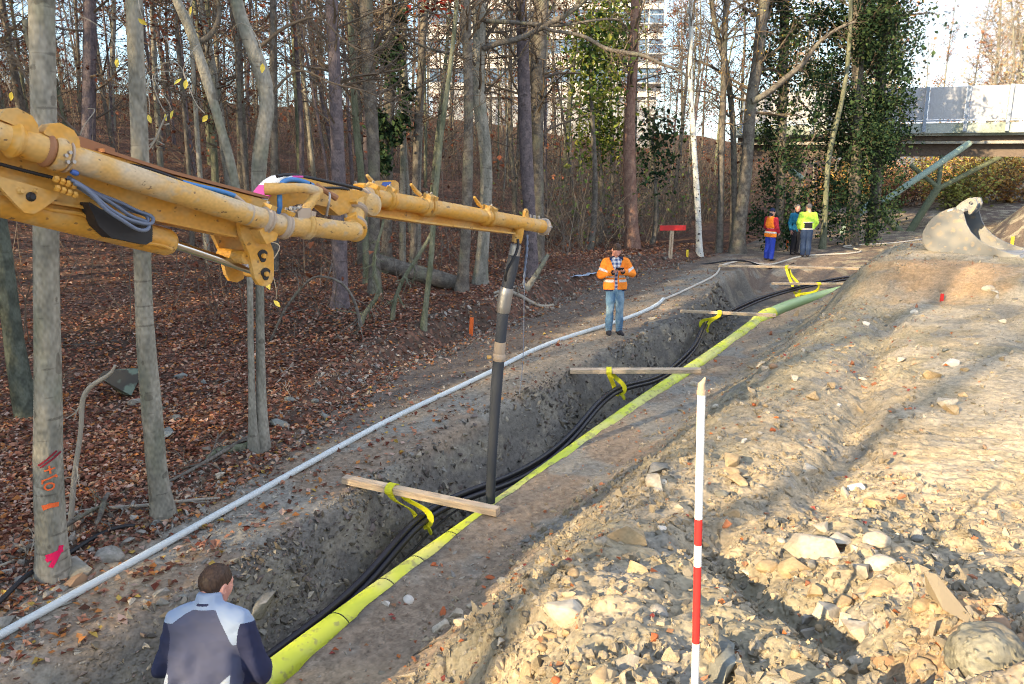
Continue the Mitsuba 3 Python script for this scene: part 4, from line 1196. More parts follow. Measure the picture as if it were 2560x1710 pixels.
def coat(fig, sh, neck, hem, arms, bsdf, waist=.145, chest=.165, open_front=0.0, arm_rad=(.068, .056, .050), sleeve=True, depth=.72, name='jacket', lean=0.0, seed=1, make=True):
    """A jacket: shoulders at height sh, hem height, arms as [shoulder, elbow, wrist] lists."""
    def fn(p):
        q = flat(p, (0, 0, 0), (0, 1, 0), depth)
        d = capsule(q, (-.075, -.01 * lean, sh - .09), (.075, -.01 * lean, sh - .09), chest * .62, chest * .62)
        d = smin(d, capsule(q, (-.10, .0, sh - .22), (.10, .0, sh - .22), chest * .66, chest * .66), k=.08)
        d = smin(d, capsule(q, (-.085, .0, hem + .10), (.085, .0, hem + .10), waist * .78, waist * .78), capsule(q, (-.085, .0, hem - .08), (.085, .0, hem - .08), waist * .8, waist * .8), k=.10)
        d = smin(d, capsule(p, (-.11, -.012, sh - .015), (.11, -.012, sh - .015), .052, .052), k=.06)
        d = smin(d, capsule(p, (0, -.01, sh), (0, .0, neck), .072, .062), k=.03)
        if sleeve:
            for a in arms:
                d = smin(d, chain(p, a, arm_rad, .03), k=.035)
        d = d + wrinkle(p, .010, 9, seed) + wrinkle(p, .004, 26, seed + 1)
        d = np.maximum(d, hem - p[:, 2]); d = np.maximum(d, p[:, 2] - neck)
        if sleeve:
            for a in arms:
                e = a[-1] - a[-2]; e /= np.linalg.norm(e)
                near = np.linalg.norm(p - a[-1], axis=1) < .11
                d = np.where(near, np.maximum(d, (p - a[-1]) @ e), d)
        if open_front:
            gap = np.abs(p[:, 0]) - (open_front + .10 * sm(sh - .25, sh + .02, p[:, 2]) * .8)
            d = np.where(p[:, 1] > .02, np.maximum(d, -gap), d)
        return d
    pts = [x for a in arms for x in a] + [(-.3, -.2, hem), (.3, .2, neck)]
    if not make:
        return fn, bounds(pts, .1)
    return fig.make(fn, *bounds(pts, .1), name, bsdf)


def ground_at(x, y): return np.array([x, y, float(height(x, y))])


# --- the man with the phone, in an open orange jacket
k = thing('person', 'man in an open orange jacket and jeans looking down at a phone beside the hose', 'person')
yaw = math.atan2(-1.95, 15.2) * 0 + PI + 0.10
fig = Figure(k, ground_at(1.98, 15.28) + [0, 0, -.01], yaw, 1.0, .013)
A = [[np.array([-.19, 0, 1.425]), np.array([-.32, .03, 1.20]), np.array([-.09, .24, 1.265])], [np.array([.19, 0, 1.425]), np.array([.30, .04, 1.18]), np.array([.11, .24, 1.25])]]
legs(fig, .88, [(-.105, .0, .22), (.10, -.02, -.15)], 'm_jeans', 'm_shoe')
jk, jm = coat(fig, 1.465, 1.535, .90, A, 'm_hivis_orange', waist=.185, chest=.195, open_front=.030, arm_rad=(.080, .068, .058))
for z0, z1 in ((1.045, 1.095), (1.13, 1.18)):
    for s in (-1, 1):
        fig.add(puffed(cut(jm, ((0, 0, z0), (0, 0, -1)), ((0, 0, z1), (0, 0, 1)), ((s * .052, 0, 0), (-s, 0, 0)), ((s * .225, 0, 0), (s, 0, 0))), .0035), 'reflective_stripe', 'm_reflect', parent=jk)
fig.add(puffed(cut(jm, ((0, 0, 1.46), (0, 0, -1)), ((.13, 0, 0), (1, 0, 0)), ((-.13, 0, 0), (-1, 0, 0))), .0035), 'collar', 'm_navy', 'dark blue collar lining', parent=jk)
for s in (-1, 1):
    e = A[(s + 1) // 2]
    o = e[1] + (e[0] - e[1]) * .28; n = (e[0] - e[1]) / np.linalg.norm(e[0] - e[1])
    fig.add(puffed(cut(jm, (o, -n), (o + n * .05, n), ((s * .2, 0, 0), (-s, 0, 0))), .0035), 'sleeve_stripe', 'm_reflect', parent=jk)


shirtf, sb = coat(fig, 1.445, 1.515, .89, A, '', waist=.155, chest=.172, sleeve=False, make=False, seed=5)
fig.make(shirtf, *sb, 'shirt', 'm_plaid', 'blue and white plaid shirt')
under, ub = coat(fig, 1.44, 1.50, .87, A, '', waist=.168, chest=.180, sleeve=False, make=False, seed=6, open_front=.05)
fig.make(under, *ub, 'lining', 'm_navy', 'dark lining hanging below the jacket hem')
hc = np.array([0, .045, 1.655]); HR = rx_(-.55)
sk, ha, _ = head_parts(hc, HR, 'long', .008, 1.0)
fig.add(sk, 'head', 'm_skin_red'); fig.add(ha, 'hair', 'm_hair', 'tousled brown hair')
for s in (-1, 1):
    e = A[(s + 1) // 2]
    f = np.array([-s * .6, .45, .35])
    fig.add(hand_parts(e[2], f, np.array([-s * .3, .3, .9]), s, .55, .006), 'hand', 'm_skin_red')
    fig.add(tube([e[2] - (e[2] - e[1]) * .02, e[2] + (e[2] - e[1]) * .06], [.050, .046], 14), 'cuff', 'm_darkcloth')
m = trimesh.creation.box(extents=(.15, .012, .078)); m.apply_transform(trimesh.transformations.rotation_matrix(-.9, [1, 0, 0])); m.apply_translation((0, .34, 1.335))
phone = thing('phone', 'small dark phone held in both hands by the man in orange', 'phone')
scene[phone + '__case'] = mikit.ply((fig.w(m.vertices), m.faces), 'm_black')
m2 = m.copy(); m2.vertices = (m2.vertices - m2.centroid) * [.9, .9, .9] + m2.centroid + [0, -.0025, .0035]
scene[phone + '__screen'] = mikit.ply((fig.w(m2.vertices), m2.faces), 'm_steel')

# --- the worker in blue overalls with the orange vest, seen from behind and turned to the right
k = thing('person', 'worker in orange vest over red sleeves, blue overalls and blue cap', 'person')
fig = Figure(k, ground_at(8.72, 27.25), -1.05, 1.0, .020)
A = [[np.array([-.20, 0, 1.40]), np.array([-.25, .02, 1.13]), np.array([-.20, .20, .98])], [np.array([.20, 0, 1.40]), np.array([.25, .02, 1.13]), np.array([.19, .18, .95])]]
legs(fig, .86, [(-.11, .0, .1), (.10, .0, -.1)], 'm_royal', 'm_shoe', rad=(.105, .088, .075, .078), name='overalls')
coat(fig, 1.43, 1.50, .86, A, 'm_redcloth', waist=.16, chest=.175, arm_rad=(.078, .066, .055), name='red_jacket')
vf, vb = coat(fig, 1.435, 1.49, .80, A, '', waist=.198, chest=.200, sleeve=False, make=False, seed=1)
hole = lambda p: np.maximum(vf(p), .05 - np.hypot(np.hypot(np.abs(p[:, 0]) - .24, (p[:, 2] - 1.33) * .55), p[:, 1] * .35) + .035)
vk, vm = fig.make(hole, *vb, 'vest', 'm_hivis_orange')
for z0, z1 in ((.93, .985), (1.045, 1.10)):
    fig.add(puffed(cut(vm, ((0, 0, z0), (0, 0, -1)), ((0, 0, z1), (0, 0, 1))), .004), 'reflective_stripe', 'm_reflect', parent=vk)
hc = np.array([0, .02, 1.63])
sk, ha, _ = head_parts(hc, rz(-.25), 'thin', .013)
fig.add(sk, 'head', 'm_skin')
fig.make(lambda p: np.maximum(ellipsoid(p, hc + [0, -.01, .035], (.090, .112, .112)), -(p[:, 2] - hc[2] - .005 + .25 * (p[:, 1] - hc[1])) * 1.0), hc - .18, hc + .2, 'cap', 'm_navy', 'dark blue knitted cap')
fig.add(tube([hc + [0, -.09, -.12], hc + [0, -.06, -.05]], [.08, .075], 14), 'collar', 'm_darkcloth')
for s in (-1, 1):
    e = A[(s + 1) // 2]
    fig.add(hand_parts(e[2], e[2] - e[1], np.array([-s, .1, .2]), s, .35, .010), 'hand', 'm_skin')

# --- the man in the teal jacket, facing the camera, half behind the next one
k = thing('person', 'man in a teal jacket and dark trousers, half hidden behind the yellow jacket', 'person')
fig = Figure(k, ground_at(9.86, 28.1), PI + .35, 1.0, .020)
A = [[np.array([-.19, 0, 1.38]), np.array([-.25, -.01, 1.11]), np.array([-.22, .10, .88])], [np.array([.19, 0, 1.38]), np.array([.26, -.02, 1.11]), np.array([.25, .06, .86])]]
legs(fig, .85, [(-.10, .0, .15), (.10, .02, -.15)], 'm_darkcloth', 'm_shoe', rad=(.095, .075, .062, .066))
coat(fig, 1.41, 1.47, .80, A, 'm_teal', waist=.165, chest=.18, arm_rad=(.074, .062, .052))
fig.add(tube([np.array([0, -.01, 1.43]), np.array([0, .005, 1.50])], [.078, .070], 14), 'collar', 'm_darkcloth')
sk, ha, _ = head_parts(np.array([0, .03, 1.61]), rz(-.45), 'thin', .013)
fig.add(sk, 'head', 'm_skin_red'); fig.add(ha, 'hair', 'm_hairgrey')
for s in (-1, 1):
    e = A[(s + 1) // 2]
    fig.add(hand_parts(e[2], e[2] - e[1], np.array([-s, .1, .2]), s, .35, .010), 'hand', 'm_skin_red')

# --- the man in the yellow jacket, seen from behind
k = thing('person', 'man in a bright yellow jacket with black lower back, seen from behind', 'person')
fig = Figure(k, ground_at(10.02, 27.45), -.15, 1.03, .020)
A = [[np.array([-.205, 0, 1.40]), np.array([-.275, .01, 1.14]), np.array([-.24, .13, .93])], [np.array([.205, 0, 1.40]), np.array([.285, .02, 1.13]), np.array([.21, .16, .93])]]
legs(fig, .86, [(-.09, .0, .1), (.09, .03, -.2)], 'm_darkjeans', 'm_shoe', rad=(.108, .085, .07, .07))
jk, jm = coat(fig, 1.43, 1.50, .90, A, 'm_hivis_yellow', waist=.185, chest=.20, arm_rad=(.086, .074, .06))
fig.add(puffed(cut(jm, ((0, 0, .955), (0, 0, -1)), ((0, 0, 1.13), (0, 0, 1)), ((.135, 0, 0), (1, 0, 0)), ((-.12, 0, 0), (-1, 0, 0)), ((0, -.02, 0), (0, 1, 0))), .004), 'back_panel', 'm_darkcloth', 'black panel on the lower back', parent=jk)
fig.add(puffed(cut(jm, ((0, 0, .905), (0, 0, -1)), ((0, 0, .952), (0, 0, 1)), ((.17, 0, 0), (1, 0, 0)), ((-.17, 0, 0), (-1, 0, 0))), .004), 'reflective_stripe', 'm_reflect', parent=jk)
fig.add(puffed(cut(jm, ((0, 0, 1.135), (0, 0, -1)), ((0, 0, 1.165), (0, 0, 1)), ((.16, 0, 0), (1, 0, 0)), ((-.16, 0, 0), (-1, 0, 0))), .004), 'reflective_stripe', 'm_reflect', parent=jk)
sk, ha, _ = head_parts(np.array([0, .025, 1.62]), rz(.45), 'short', .013)
fig.add(sk, 'head', 'm_skin'); fig.add(ha, 'hair', 'm_hairgrey', 'short grey hair')
for s in (-1, 1):
    e = A[(s + 1) // 2]
    fig.add(hand_parts(e[2], e[2] - e[1], np.array([-s, .1, .2]), s, .35, .010), 'hand', 'm_skin')

# --- the man bending over the trench close to the camera, his back to it
k = thing('person', 'dark haired man in a navy and pale blue jacket bending over the trench edge', 'person')
fig = Figure(k, np.array([-1.76, 4.02, -.535]), -.02, 1.0, .014)
LEAN = 0.34
RB = rx_(-LEAN)
HIP = np.array([0, -.02, .84])


def tb(p): return (np.asarray(p, float)) @ RB.T + HIP            # torso frame: z up the spine from the hips


def untb(p): return (p - HIP) @ RB


legs(fig, .80, [(-.12, -.02, .1), (.12, .06, -.1)], 'm_darkcloth', 'm_shoe', rad=(.105, .085, .07, .07), knee=[(-.12, .12, .46), (.12, .16, .46)])
A = [[np.array([-.17, .0, .485]), np.array([-.25, .09, .22]), np.array([-.17, .30, .10])], [np.array([.17, .0, .485]), np.array([.26, .09, .20]), np.array([.20, .32, .14])]]


def torso(p):
    p = untb(p)
    q = flat(p, (0, 0, 0), (0, 1, 0), .74)
    d = capsule(q, (-.07, .0, .45), (.07, .0, .45), .118, .118)
    d = smin(d, capsule(q, (-.08, .0, .28), (.08, .0, .28), .136, .136), capsule(q, (-.095, .0, .10), (.095, .0, .10), .152, .152), capsule(q, (-.095, .0, -.12), (.095, .0, -.12), .155, .16), k=.10)
    d = smin(d, capsule(p, (-.095, -.012, .535), (.095, -.012, .535), .062, .062), k=.08)
    d = smin(d, capsule(p, (0, -.015, .55), (0, .012, .665), .076, .070), k=.03)
    for a in A:
        d = smin(d, chain(p, a, (.088, .080, .060), .03), k=.045)
    fold = .011 * np.sin(p[:, 2] * 20 + np.abs(p[:, 0]) * 38 + 2 * meshkit.fbm(p * 6, 2, 3)) * sm(.42, .15, p[:, 2]) + .008 * np.sin(p[:, 0] * 52 + p[:, 2] * 9) * sm(.5, .1, p[:, 2])
    d = d + fold * 1.35 + wrinkle(p, .012, 8, 21) + wrinkle(p, .006, 20, 22)
    d = np.maximum(d, -.16 - p[:, 2])
    col = p[:, 2] - .640 - .02 * np.cos(p[:, 1] * 12)
    return np.maximum(d, col)


pts = tb([(-.4, -.25, -.2), (.4, .4, .7), (-.4, .4, -.2), (.4, -.25, .7), (-.3, .4, .0), (.3, -.25, .1)])
TV, TF = surface(torso, *bounds(pts, .03), .011)
up_, side_ = RB @ [0, 0, 1.0], np.array([1.0, 0, 0])
mesh = (TV, TF)
local = untb(TV)
NRM = np.asarray(trimesh.Trimesh(TV, TF, process=False).vertex_normals)


def clip(V, N, F, g):
    """The triangles' parts where the field g (one value for each vertex) is positive."""
    s = (g[F] > 0).sum(1)
    outV, outN, outF, n0 = [V], [N], [F[s == 3]], len(V)
    for cnt in (1, 2):
        f = F[s == cnt]
        ins = g[f] > 0
        odd = np.argmax(ins if cnt == 1 else ~ins, 1)                # the lone vertex
        a, b, c = (f[np.arange(len(f)), (odd + j) % 3] for j in range(3))
        for q in (b, c):
            t = (g[a] / (g[a] - g[q]))[:, None]
            outV.append(V[a] + t * (V[q] - V[a])); outN.append(N[a] + t * (N[q] - N[a]))
        i1, i2 = n0 + np.arange(len(f)), n0 + len(f) + np.arange(len(f)); n0 += 2 * len(f)
        if cnt == 1:
            outF.append(np.stack([a, i1, i2], 1))
        else:
            outF += [np.stack([i1, b, c], 1), np.stack([i1, c, i2], 1)]
    F2 = np.vstack(outF); u, inv = np.unique(F2, return_inverse=True)
    return np.vstack(outV)[u], np.vstack(outN)[u], inv.reshape(-1, 3)


def fields(V):
    x, y, z = untb(V).T
    edge = .575 - .075 * np.clip((np.abs(x) - .05) / .12, 0, 1) ** 1.5 - .12 * np.clip((x - .07) / .10, 0, 1) * (x < .21)
    arm = np.abs(x) - .19 - .03 * np.clip((.4 - z) / .2, 0, 1) + .25 * (.45 - z) * (z > .45)
    yoke = z - np.where(np.abs(x) > .2, np.maximum(edge, .475), edge)
    right = np.minimum.reduce([.16 + .9 * (x - .10) - z, x - .10, .175 - x, .07 - y])
    left = np.minimum.reduce([.22 - z, -.165 - .12 * (z - .1) - x, x + .215, .05 - y])
    band = np.minimum.reduce([z - .594, .608 - z, .036 - np.abs(x + .01), -y])
    return arm, yoke, np.maximum(right, left), band


def sheet(V, N, F, name, m, label=None):
    s = mikit.ply((fig.w(V), F), m, smooth=True)
    return part(k, name, {**s, 'filename': meshkit.write_ply((fig.w(V), F), False, normals=N @ fig.R.T), 'face_normals': False}, label)


whole_ = (TV, NRM, TF)
Y = clip(*whole_, fields(TV)[1])
Yb = clip(*Y, -fields(Y[0])[3]); sheet(*Yb, 'jacket_yoke', 'm_paleblue', 'pale blue shoulder yoke and collar')
sheet(*clip(*Y, fields(Y[0])[3]), 'hanger_loop', 'm_navy')
B = clip(*whole_, -fields(TV)[1])
Sd = clip(*B, fields(B[0])[2])
for s in (-1, 1):
    sheet(*clip(*Sd, s * Sd[0][:, 0]), 'side_panel', 'm_palegrey', 'pale blue side panel')
B = clip(*B, -fields(B[0])[2])
for s in (-1, 1):
    q = clip(*B, np.minimum(fields(B[0])[0], s * B[0][:, 0]))
    sheet(*q, 'sleeve', 'm_navy')
sheet(*clip(*B, -fields(B[0])[0]), 'jacket_back', 'm_slate', 'dark slate blue back of the jacket')
hc = tb((.014, .060, .690))
sk, ha, _ = head_parts(hc, rz(-.50) @ rx_(-.30), 'short', .007, .98)
fig.add(sk, 'head', 'm_skin_red'); fig.add(ha, 'hair', 'm_hair', 'short dark hair')
for s in (-1, 1):
    e = [tb(q) for q in A[(s + 1) // 2]]
    fig.add(hand_parts(e[2], e[2] - e[1], np.array([-s * .3, .6, .6]), s, .4, .009), 'hand', 'm_skin_red')
scene['m_clod'] = {'type': 'twosided', 'bsdf': {'type': 'bumpmap', 'arbitrary': proc(earth_bump, 4e-3), 'scale': 1.0, 'bsdf': {'type': 'diffuse', 'reflectance': VC}}}
# ---------------------------------------------------------------- stones one can pick out, on the bank, the path and the wood's edge
rng = np.random.default_rng(7)


def rock(seed, angular, flat_=0.6):
    r = np.random.default_rng(seed)
    if angular:
        p = r.normal(0, 1, (13, 3)); p /= np.linalg.norm(p, axis=1, keepdims=True)
        p *= r.uniform(.8, 1.05, (13, 1))
        m = trimesh.convex.convex_hull(p)
        m = m.subdivide()
        v = np.array(m.vertices)
        v *= 1 + .10 * (meshkit.fbm(v * 2.6 + seed * 3.1, 3, seed) - .5)[:, None] * 2
        m = trimesh.Trimesh(v, m.faces)
    else:
        m = trimesh.creation.icosphere(subdivisions=2)
        v = np.array(m.vertices)
        v *= 1 + .55 * (meshkit.fbm(v * 1.0 + seed * 5.3, 3, seed) - .5)[:, None] + .16 * (meshkit.fbm(v * 4 + seed, 3, seed + 9) - .5)[:, None]
        m = trimesh.Trimesh(v, m.faces)
    v = np.array(m.vertices) * [1, r.uniform(.65, .9), flat_]
    v /= np.ptp(v[:, 0])
    return v, m.faces


def stone_tex(c0, c1, c2):
    def f(p, n, uv):
        g = fbm(p.x * 14, p.y * 14, p.z * 14, 3); k = noise(p.x * 70, p.y * 70, p.z * 70)
        c = mix(mi.Color3f(*c0), mi.Color3f(*c1), smoothstep(.35, .65, g))
        return mix(c, mi.Color3f(*c2), smoothstep(.58, .8, noise(p.x * 5 + 3, p.y * 5, p.z * 5)) * .6) * (.8 + .35 * k)
    return proc(f)


for nm, c in {'pale': ((.48, .42, .33), (.60, .54, .44), (.42, .34, .25)), 'grey': ((.26, .25, .22), (.36, .34, .31), (.33, .28, .2)), 'ochre': ((.40, .30, .185), (.48, .37, .23), (.33, .24, .15)),
              'slate': ((.15, .16, .155), (.24, .26, .25), (.2, .19, .16))}.items():
    matte('m_stone_' + nm, stone_tex(*c), two=False)
matte('m_stone_white', (.68, .64, .58), two=False)
matte('m_stone_brick', (.48, .15, .07), two=False)
matte('m_stone_brown', (.36, .24, .16), two=False)


def mossy(p, n, uv):
    g = fbm(p.x * 7, p.y * 7, p.z * 7, 3)
    return mix(mi.Color3f(.075, .07, .062), mi.Color3f(.16, .2, .16), smoothstep(.5, .65, g))


matte('m_stone_mossy', proc(mossy), two=False)
KIND = {'block': 'grey', 'olive': 'slate'}
scene['m_stone_boulder'] = {'type': 'bumpmap', 'arbitrary': proc(earth_bump, 4e-3), 'scale': 1.0, 'bsdf': {'type': 'diffuse', 'reflectance': stone_tex((.20, .195, .16), (.28, .27, .22), (.31, .26, .19))}}
RANK = []
PLACED = '''0.25 3.45 0.149 pale;1.18 5.94 0.206 pale;1.28 6.49 0.197 grey;0.65 3.87 0.124 ochre;0.99 4.87 0.081 white;0.69 4.47 0.215 ochre;0.15 4.51 0.072 grey;-0.07 5.65 0.096 grey;-0.41 5.42 0.13 pale;-0.52 5.26 0.127 pale;-0.37 5.14 0.124 pale;0.19 3.39 0.074 ochre;0.26 3.32 0.051 ochre;0.07 3.27 0.093 ochre;0.33 3.04 0.074 pale;0.54 4.48 0.084 grey;0.06 5.75 0.085 pale;-0.1 2.87 0.097 slate;0.12 2.85 0.083 grey;0.35 2.75 0.106 ochre;-0.21 2.73 0.062 slate;-0.31 5.52 0.072 pale;-0.06 3.64 0.055 pale;0.49 2.92 0.131 grey;1.22 5.44 0.068 pale;-0.81 5.67 0.098 white;-0.99 5.61 0.073 white;-0.52 5.49 0.089 brick;-0.67 6.24 0.05 brick;0.46 4.99 0.047 brick;-0.4 3.76 0.038 brick;-0.45 3.64 0.033 brick;-0.18 5.94 0.063 brick;0.18 2.89 0.039 brick;-0.02 3.13 0.042 grey;0.21 3.01 0.04 grey;0.32 4.38 0.064 grey;0.32 3.83 0.073 ochre;0.26 2.92 0.045 ochre;0.69 3.61 0.055 grey;0.68 3.35 0.088 grey;0.61 3.08 0.041 brick;0.41 2.65 0.079 pale;0.11 2.75 0.062 pale;0.14 3.33 0.051 ochre;1.73 4.22 0.29 pale;1.89 3.74 0.179 pale;1.58 4.09 0.164 ochre;1.44 4.14 0.119 ochre;1.77 3.49 0.138 ochre;1.75 3.97 0.071 pale;1.66 4.05 0.081 grey;1.77 3.7 0.152 grey;1.7 2.57 0.295 boulder;0.84 2.95 0.135 slate;0.84 2.83 0.191 slate;1.53 3.47 0.145 pale;1.56 3.23 0.138 pale;1.53 3.69 0.084 ochre;1.62 3.54 0.09 ochre;1.75 3.09 0.089 ochre;2.74 5.97 0.13 white;2.61 5.89 0.141 pale;2.65 5.46 0.109 ochre;1.94 4.63 0.101 pale;1.94 4.34 0.144 pale;2.03 4.11 0.129 pale;2.48 4.76 0.087 pale;2.59 4.72 0.098 grey;2.54 6.47 0.179 pale;1.58 5.34 0.113 ochre;1.57 3.9 0.07 ochre;1.15 2.87 0.068 ochre;1.26 2.87 0.062 pale;1.94 2.87 0.108 brown;1.79 2.75 0.089 brown;1.56 2.97 0.117 brown;1.62 2.79 0.083 ochre;1.17 3.05 0.049 pale;1.45 3.47 0.098 grey;1.48 3.43 0.064 ochre;1.55 3.35 0.079 pale;1.46 3.57 0.074 grey;1.64 3.91 0.062 ochre;1.88 4.05 0.072 pale;1.87 4.15 0.083 pale;1.8 3.54 0.065 pale;1.72 3.53 0.057 grey;1.69 3.57 0.049 brown;1.34 4.21 0.046 pale;1.09 3.73 0.074 grey;1.37 4.11 0.055 ochre;2.4 4.16 0.049 grey;1.8 6.26 0.168 ochre;1.82 6.08 0.139 ochre;1.63 5.82 0.097 olive;6.66 13.08 0.11 white;7.39 11.87 0.105 pale;5.36 9.51 0.155 white;2.11 6.91 0.085 white;2.6 7.81 0.063 pale;3.53 8.31 0.055 white;3.3 8.44 0.139 ochre;5.02 10.02 0.127 pale;5.55 12.36 0.107 white;1.69 7.19 0.072 pale;1.93 7.06 0.064 pale;1.86 6.44 0.172 ochre;2.47 7.25 0.057 brick;3.43 13.14 0.098 brick;2.54 8.13 0.062 brick;2.32 7.14 0.058 pale;2.68 6.89 0.065 pale;3.3 9.06 0.129 pale;3.91 12.2 0.194 pale;3.41 10.5 0.126 pale;2.76 11.7 0.15 pale;2.48 9.38 0.093 pale;4.84 8.94 0.193 ochre;4.38 7.65 0.169 ochre;8.19 13.67 0.207 pale;8.21 13.53 0.177 pale;3.67 8.88 0.128 ochre;4.93 14.52 0.116 pale;6.47 13.58 0.113 pale;-3.65 6.1 0.29 grey;-3.95 5.88 0.188 grey;-3.95 5.73 0.085 grey;-3.34 6.98 0.156 slate;-3.44 6.6 0.136 grey;-3.4 6.8 0.123 grey;-3.04 6.84 0.166 grey;-3.53 5.94 0.198 brown;-2.11 6.13 0.208 block;-2.78 5.75 0.12 grey;-3.47 6.33 0.22 grey;-3.73 6.53 0.076 grey;-2.61 5.74 0.066 slate;-3.16 8.1 0.086 pale;-3.63 5.82 0.141 grey;-3.66 5.72 0.112 grey;-2.95 5.64 0.08 pale;-2.87 5.65 0.066 grey;-3.76 5.36 0.122 grey;-3.5 5.64 0.124 grey;-2.73 7.96 0.117 grey;-3.02 7.27 0.126 grey;-5.64 11.2 0.55 mossy;-5.28 10.8 0.253 grey;-4.31 9.56 0.203 slate;-4.57 11.59 0.166 slate;-4.45 10.15 0.149 slate;-3.1 10.67 0.149 slate;-5.06 11.84 0.147 slate;-2.99 9.76 0.198 slate;-3.14 8.11 0.12 pale;-2.72 10.62 0.105 olive;-2.46 10.09 0.121 slate'''
SHAPES = {(a, i): mikit.ply(rock(100 + i + 20 * a, bool(a), .62), 'm_stone_grey', smooth=(38 if a else True)) for a in (0, 1) for i in range(6)}
SPECIAL = {0: 'angular pale stone block, largest left of the ranging rod', 1: 'broad pale stone beside a flat grey one on the upper bank', 2: 'flat grey stone behind the broad pale one on the upper bank', 4: 'small upright white stone left of the rod'}
words = {'pale': 'pale', 'grey': 'grey', 'ochre': 'ochre', 'slate': 'dark grey', 'white': 'white', 'brick': 'orange red', 'brown': 'brown', 'block': 'grey', 'boulder': 'grey', 'mossy': 'mossy', 'olive': 'dull green'}


def euler(a, b, c):
    return rz(a) @ rx_(b) @ rz(c)


def place(key, shape, x, y, size, kind, sink=.30, tilt=.3, z=None, r=rng):
    R = euler(r.uniform(0, 2 * PI), r.normal(0, tilt), r.uniform(0, 2 * PI))
    M = np.eye(4); M[:3, :3] = R * size
    M[:3, 3] = [x, y, (float(height(x, y)) if z is None else z) + size * .31 - size * sink]
    scene[key] = {**shape, 'bsdf': {'type': 'ref', 'id': 'm_stone_' + KIND.get(kind, kind)}, 'to_world': T(M)}


def zone_of(x, y):
    s, t = xy2st(x, y)
    if t < te(s) + .5: return 'wood edge'
    if t < tl(s): return 'path'
    if t < tr(s): return 'trench wall'
    return 'near rubble' if s < 6 else 'upper bank'


for i, it in enumerate(PLACED.split(';')):
    x, y, w, kd = it.split(); x, y, w = float(x), float(y), float(w)
    zn = zone_of(x, y)
    word = words[kd]
    size_word = 'large' if w > .16 else 'small' if w < .07 else 'middle-sized'
    if kd == 'boulder':
        lab, g = 'big rounded grey boulder in reddish earth, far right of the rubble', None
    elif kd == 'mossy':
        lab, g = 'dark mossy boulder among the leaves behind the second grey trunk', None
    elif kd == 'block':
        lab, g = 'upright grey block sticking out of the trench wall by the bending man', None
    elif i in SPECIAL:
        lab, g = SPECIAL[i], None
    elif kd == 'brick':
        lab, g = f'orange red brick fragment lying on the earth, {zn}', f'brick fragments on the {zn}'
    else:
        lab, g = f'{size_word} {word} stone lying loose, {zn}', f'{size_word} {word} stones, {zn}'
    key = thing('stone' if kd != 'brick' else 'brick_fragment', lab, 'stone' if kd != 'brick' else 'brick', g)
    if kd not in ('boulder', 'mossy', 'block') and i not in SPECIAL:
        RANK.append((key, 'brick fragment' if kd == 'brick' else words[kd] + ' stone', (x, y)))
    ang = int(kd in ('pale', 'grey', 'slate', 'brick', 'white', 'block') and rng.random() < .9 or kd in ('ochre', 'brown') and rng.random() < .6 or kd in ('mossy', 'block'))
    sh = SHAPES[(ang, int(rng.integers(6)))]
    if kd == 'boulder':
        m = trimesh.creation.icosphere(subdivisions=4); v = np.array(m.vertices)
        v *= (1 + .5 * (meshkit.fbm(v * 1.1 + 4.4, 3, 2) - .5) + .16 * (meshkit.fbm(v * 4 + 2, 4, 3) - .5))[:, None]
        v = v * [1, .8, .74]; v /= np.ptp(v[:, 0])
        place(key, mikit.ply((v, m.faces), 'm_stone_boulder', smooth=True), x + .02, y, w * 1.15, 'boulder', .18, .1)
    elif kd == 'mossy':
        place(key, SHAPES[(1, 1)], x, y, w * 1.25, kd, .05, .5)
    elif kd == 'block':
        place(key, SHAPES[(1, 3)], x, y, .34, kd, .1, 1.3)
    else:
        place(key, sh, x, y, w * 1.12, kd, .25, .2)

# more loose stones of the same kinds where the photograph shows them thickest
extra = []
r2 = np.random.default_rng(17)
while len(extra) < 120:
    s, t = r2.uniform(2.7, 15), r2.uniform(-3.2, 1.6)
    if r2.random() < (1.0 if s < 6.5 else .35) * (.25 if t < -2.4 else 1):
        w = .045 * np.exp(r2.normal(.15, .35)) * (1 + s * .03)
        extra.append((s, t, w, r2.choice(['ochre', 'pale', 'grey', 'ochre', 'slate', 'brown'])))
for s, t, w, kd in extra:
    x, y = map(float, st2xy(s, t))
    zn = zone_of(x, y); sw = 'large' if w > .16 else 'small' if w < .07 else 'middle-sized'
    key = thing('stone', f'{sw} {words[kd]} stone lying loose, {zn}', 'stone', f'{sw} {words[kd]} stones, {zn}')
    RANK.append((key, words[kd] + ' stone', (x, y)))
    place(key, SHAPES[(int(r2.random() < .75), int(r2.integers(6)))], x, y, w, kd, .28, .2, None, r2)

MARKS = {'ranging rod': (.66, 2.62), 'big rounded grey boulder': (2.0, 2.9), 'largest pale block': (.25, 3.45), 'broad pale stone': (1.18, 5.94), 'red topped peg': (7.53, 13.89), 'excavator bucket': (9.3, 16.9), 'nearest timber': (-.6, 7.5),
         'timber behind the rod': (2.8, 12.4), 'bending man': (-2.2, 4.2), 'marked trunk': (-3.79, 6.02), 'second trunk': (-3.35, 7.16), 'sinuous trunk': (-3.0, 9.0), 'orange stake': (-.8, 15.1), 'mossy boulder': (-5.2, 11.0),
         'pointed board': (5.3, 17.0), 'hanging hose end': (-.2, 8.1)}
SPOT = {'near rubble': 'in the rubble', 'upper bank': 'on the bank', 'path': 'on the path', 'trench wall': 'in the trench wall', 'wood edge': 'at the wood edge'}
POS = {k: p for k, w, p in RANK}
rank_labels(RANK, MARKS, lambda w, o, n: f'{w} lying loose, {o} such to the {n}')
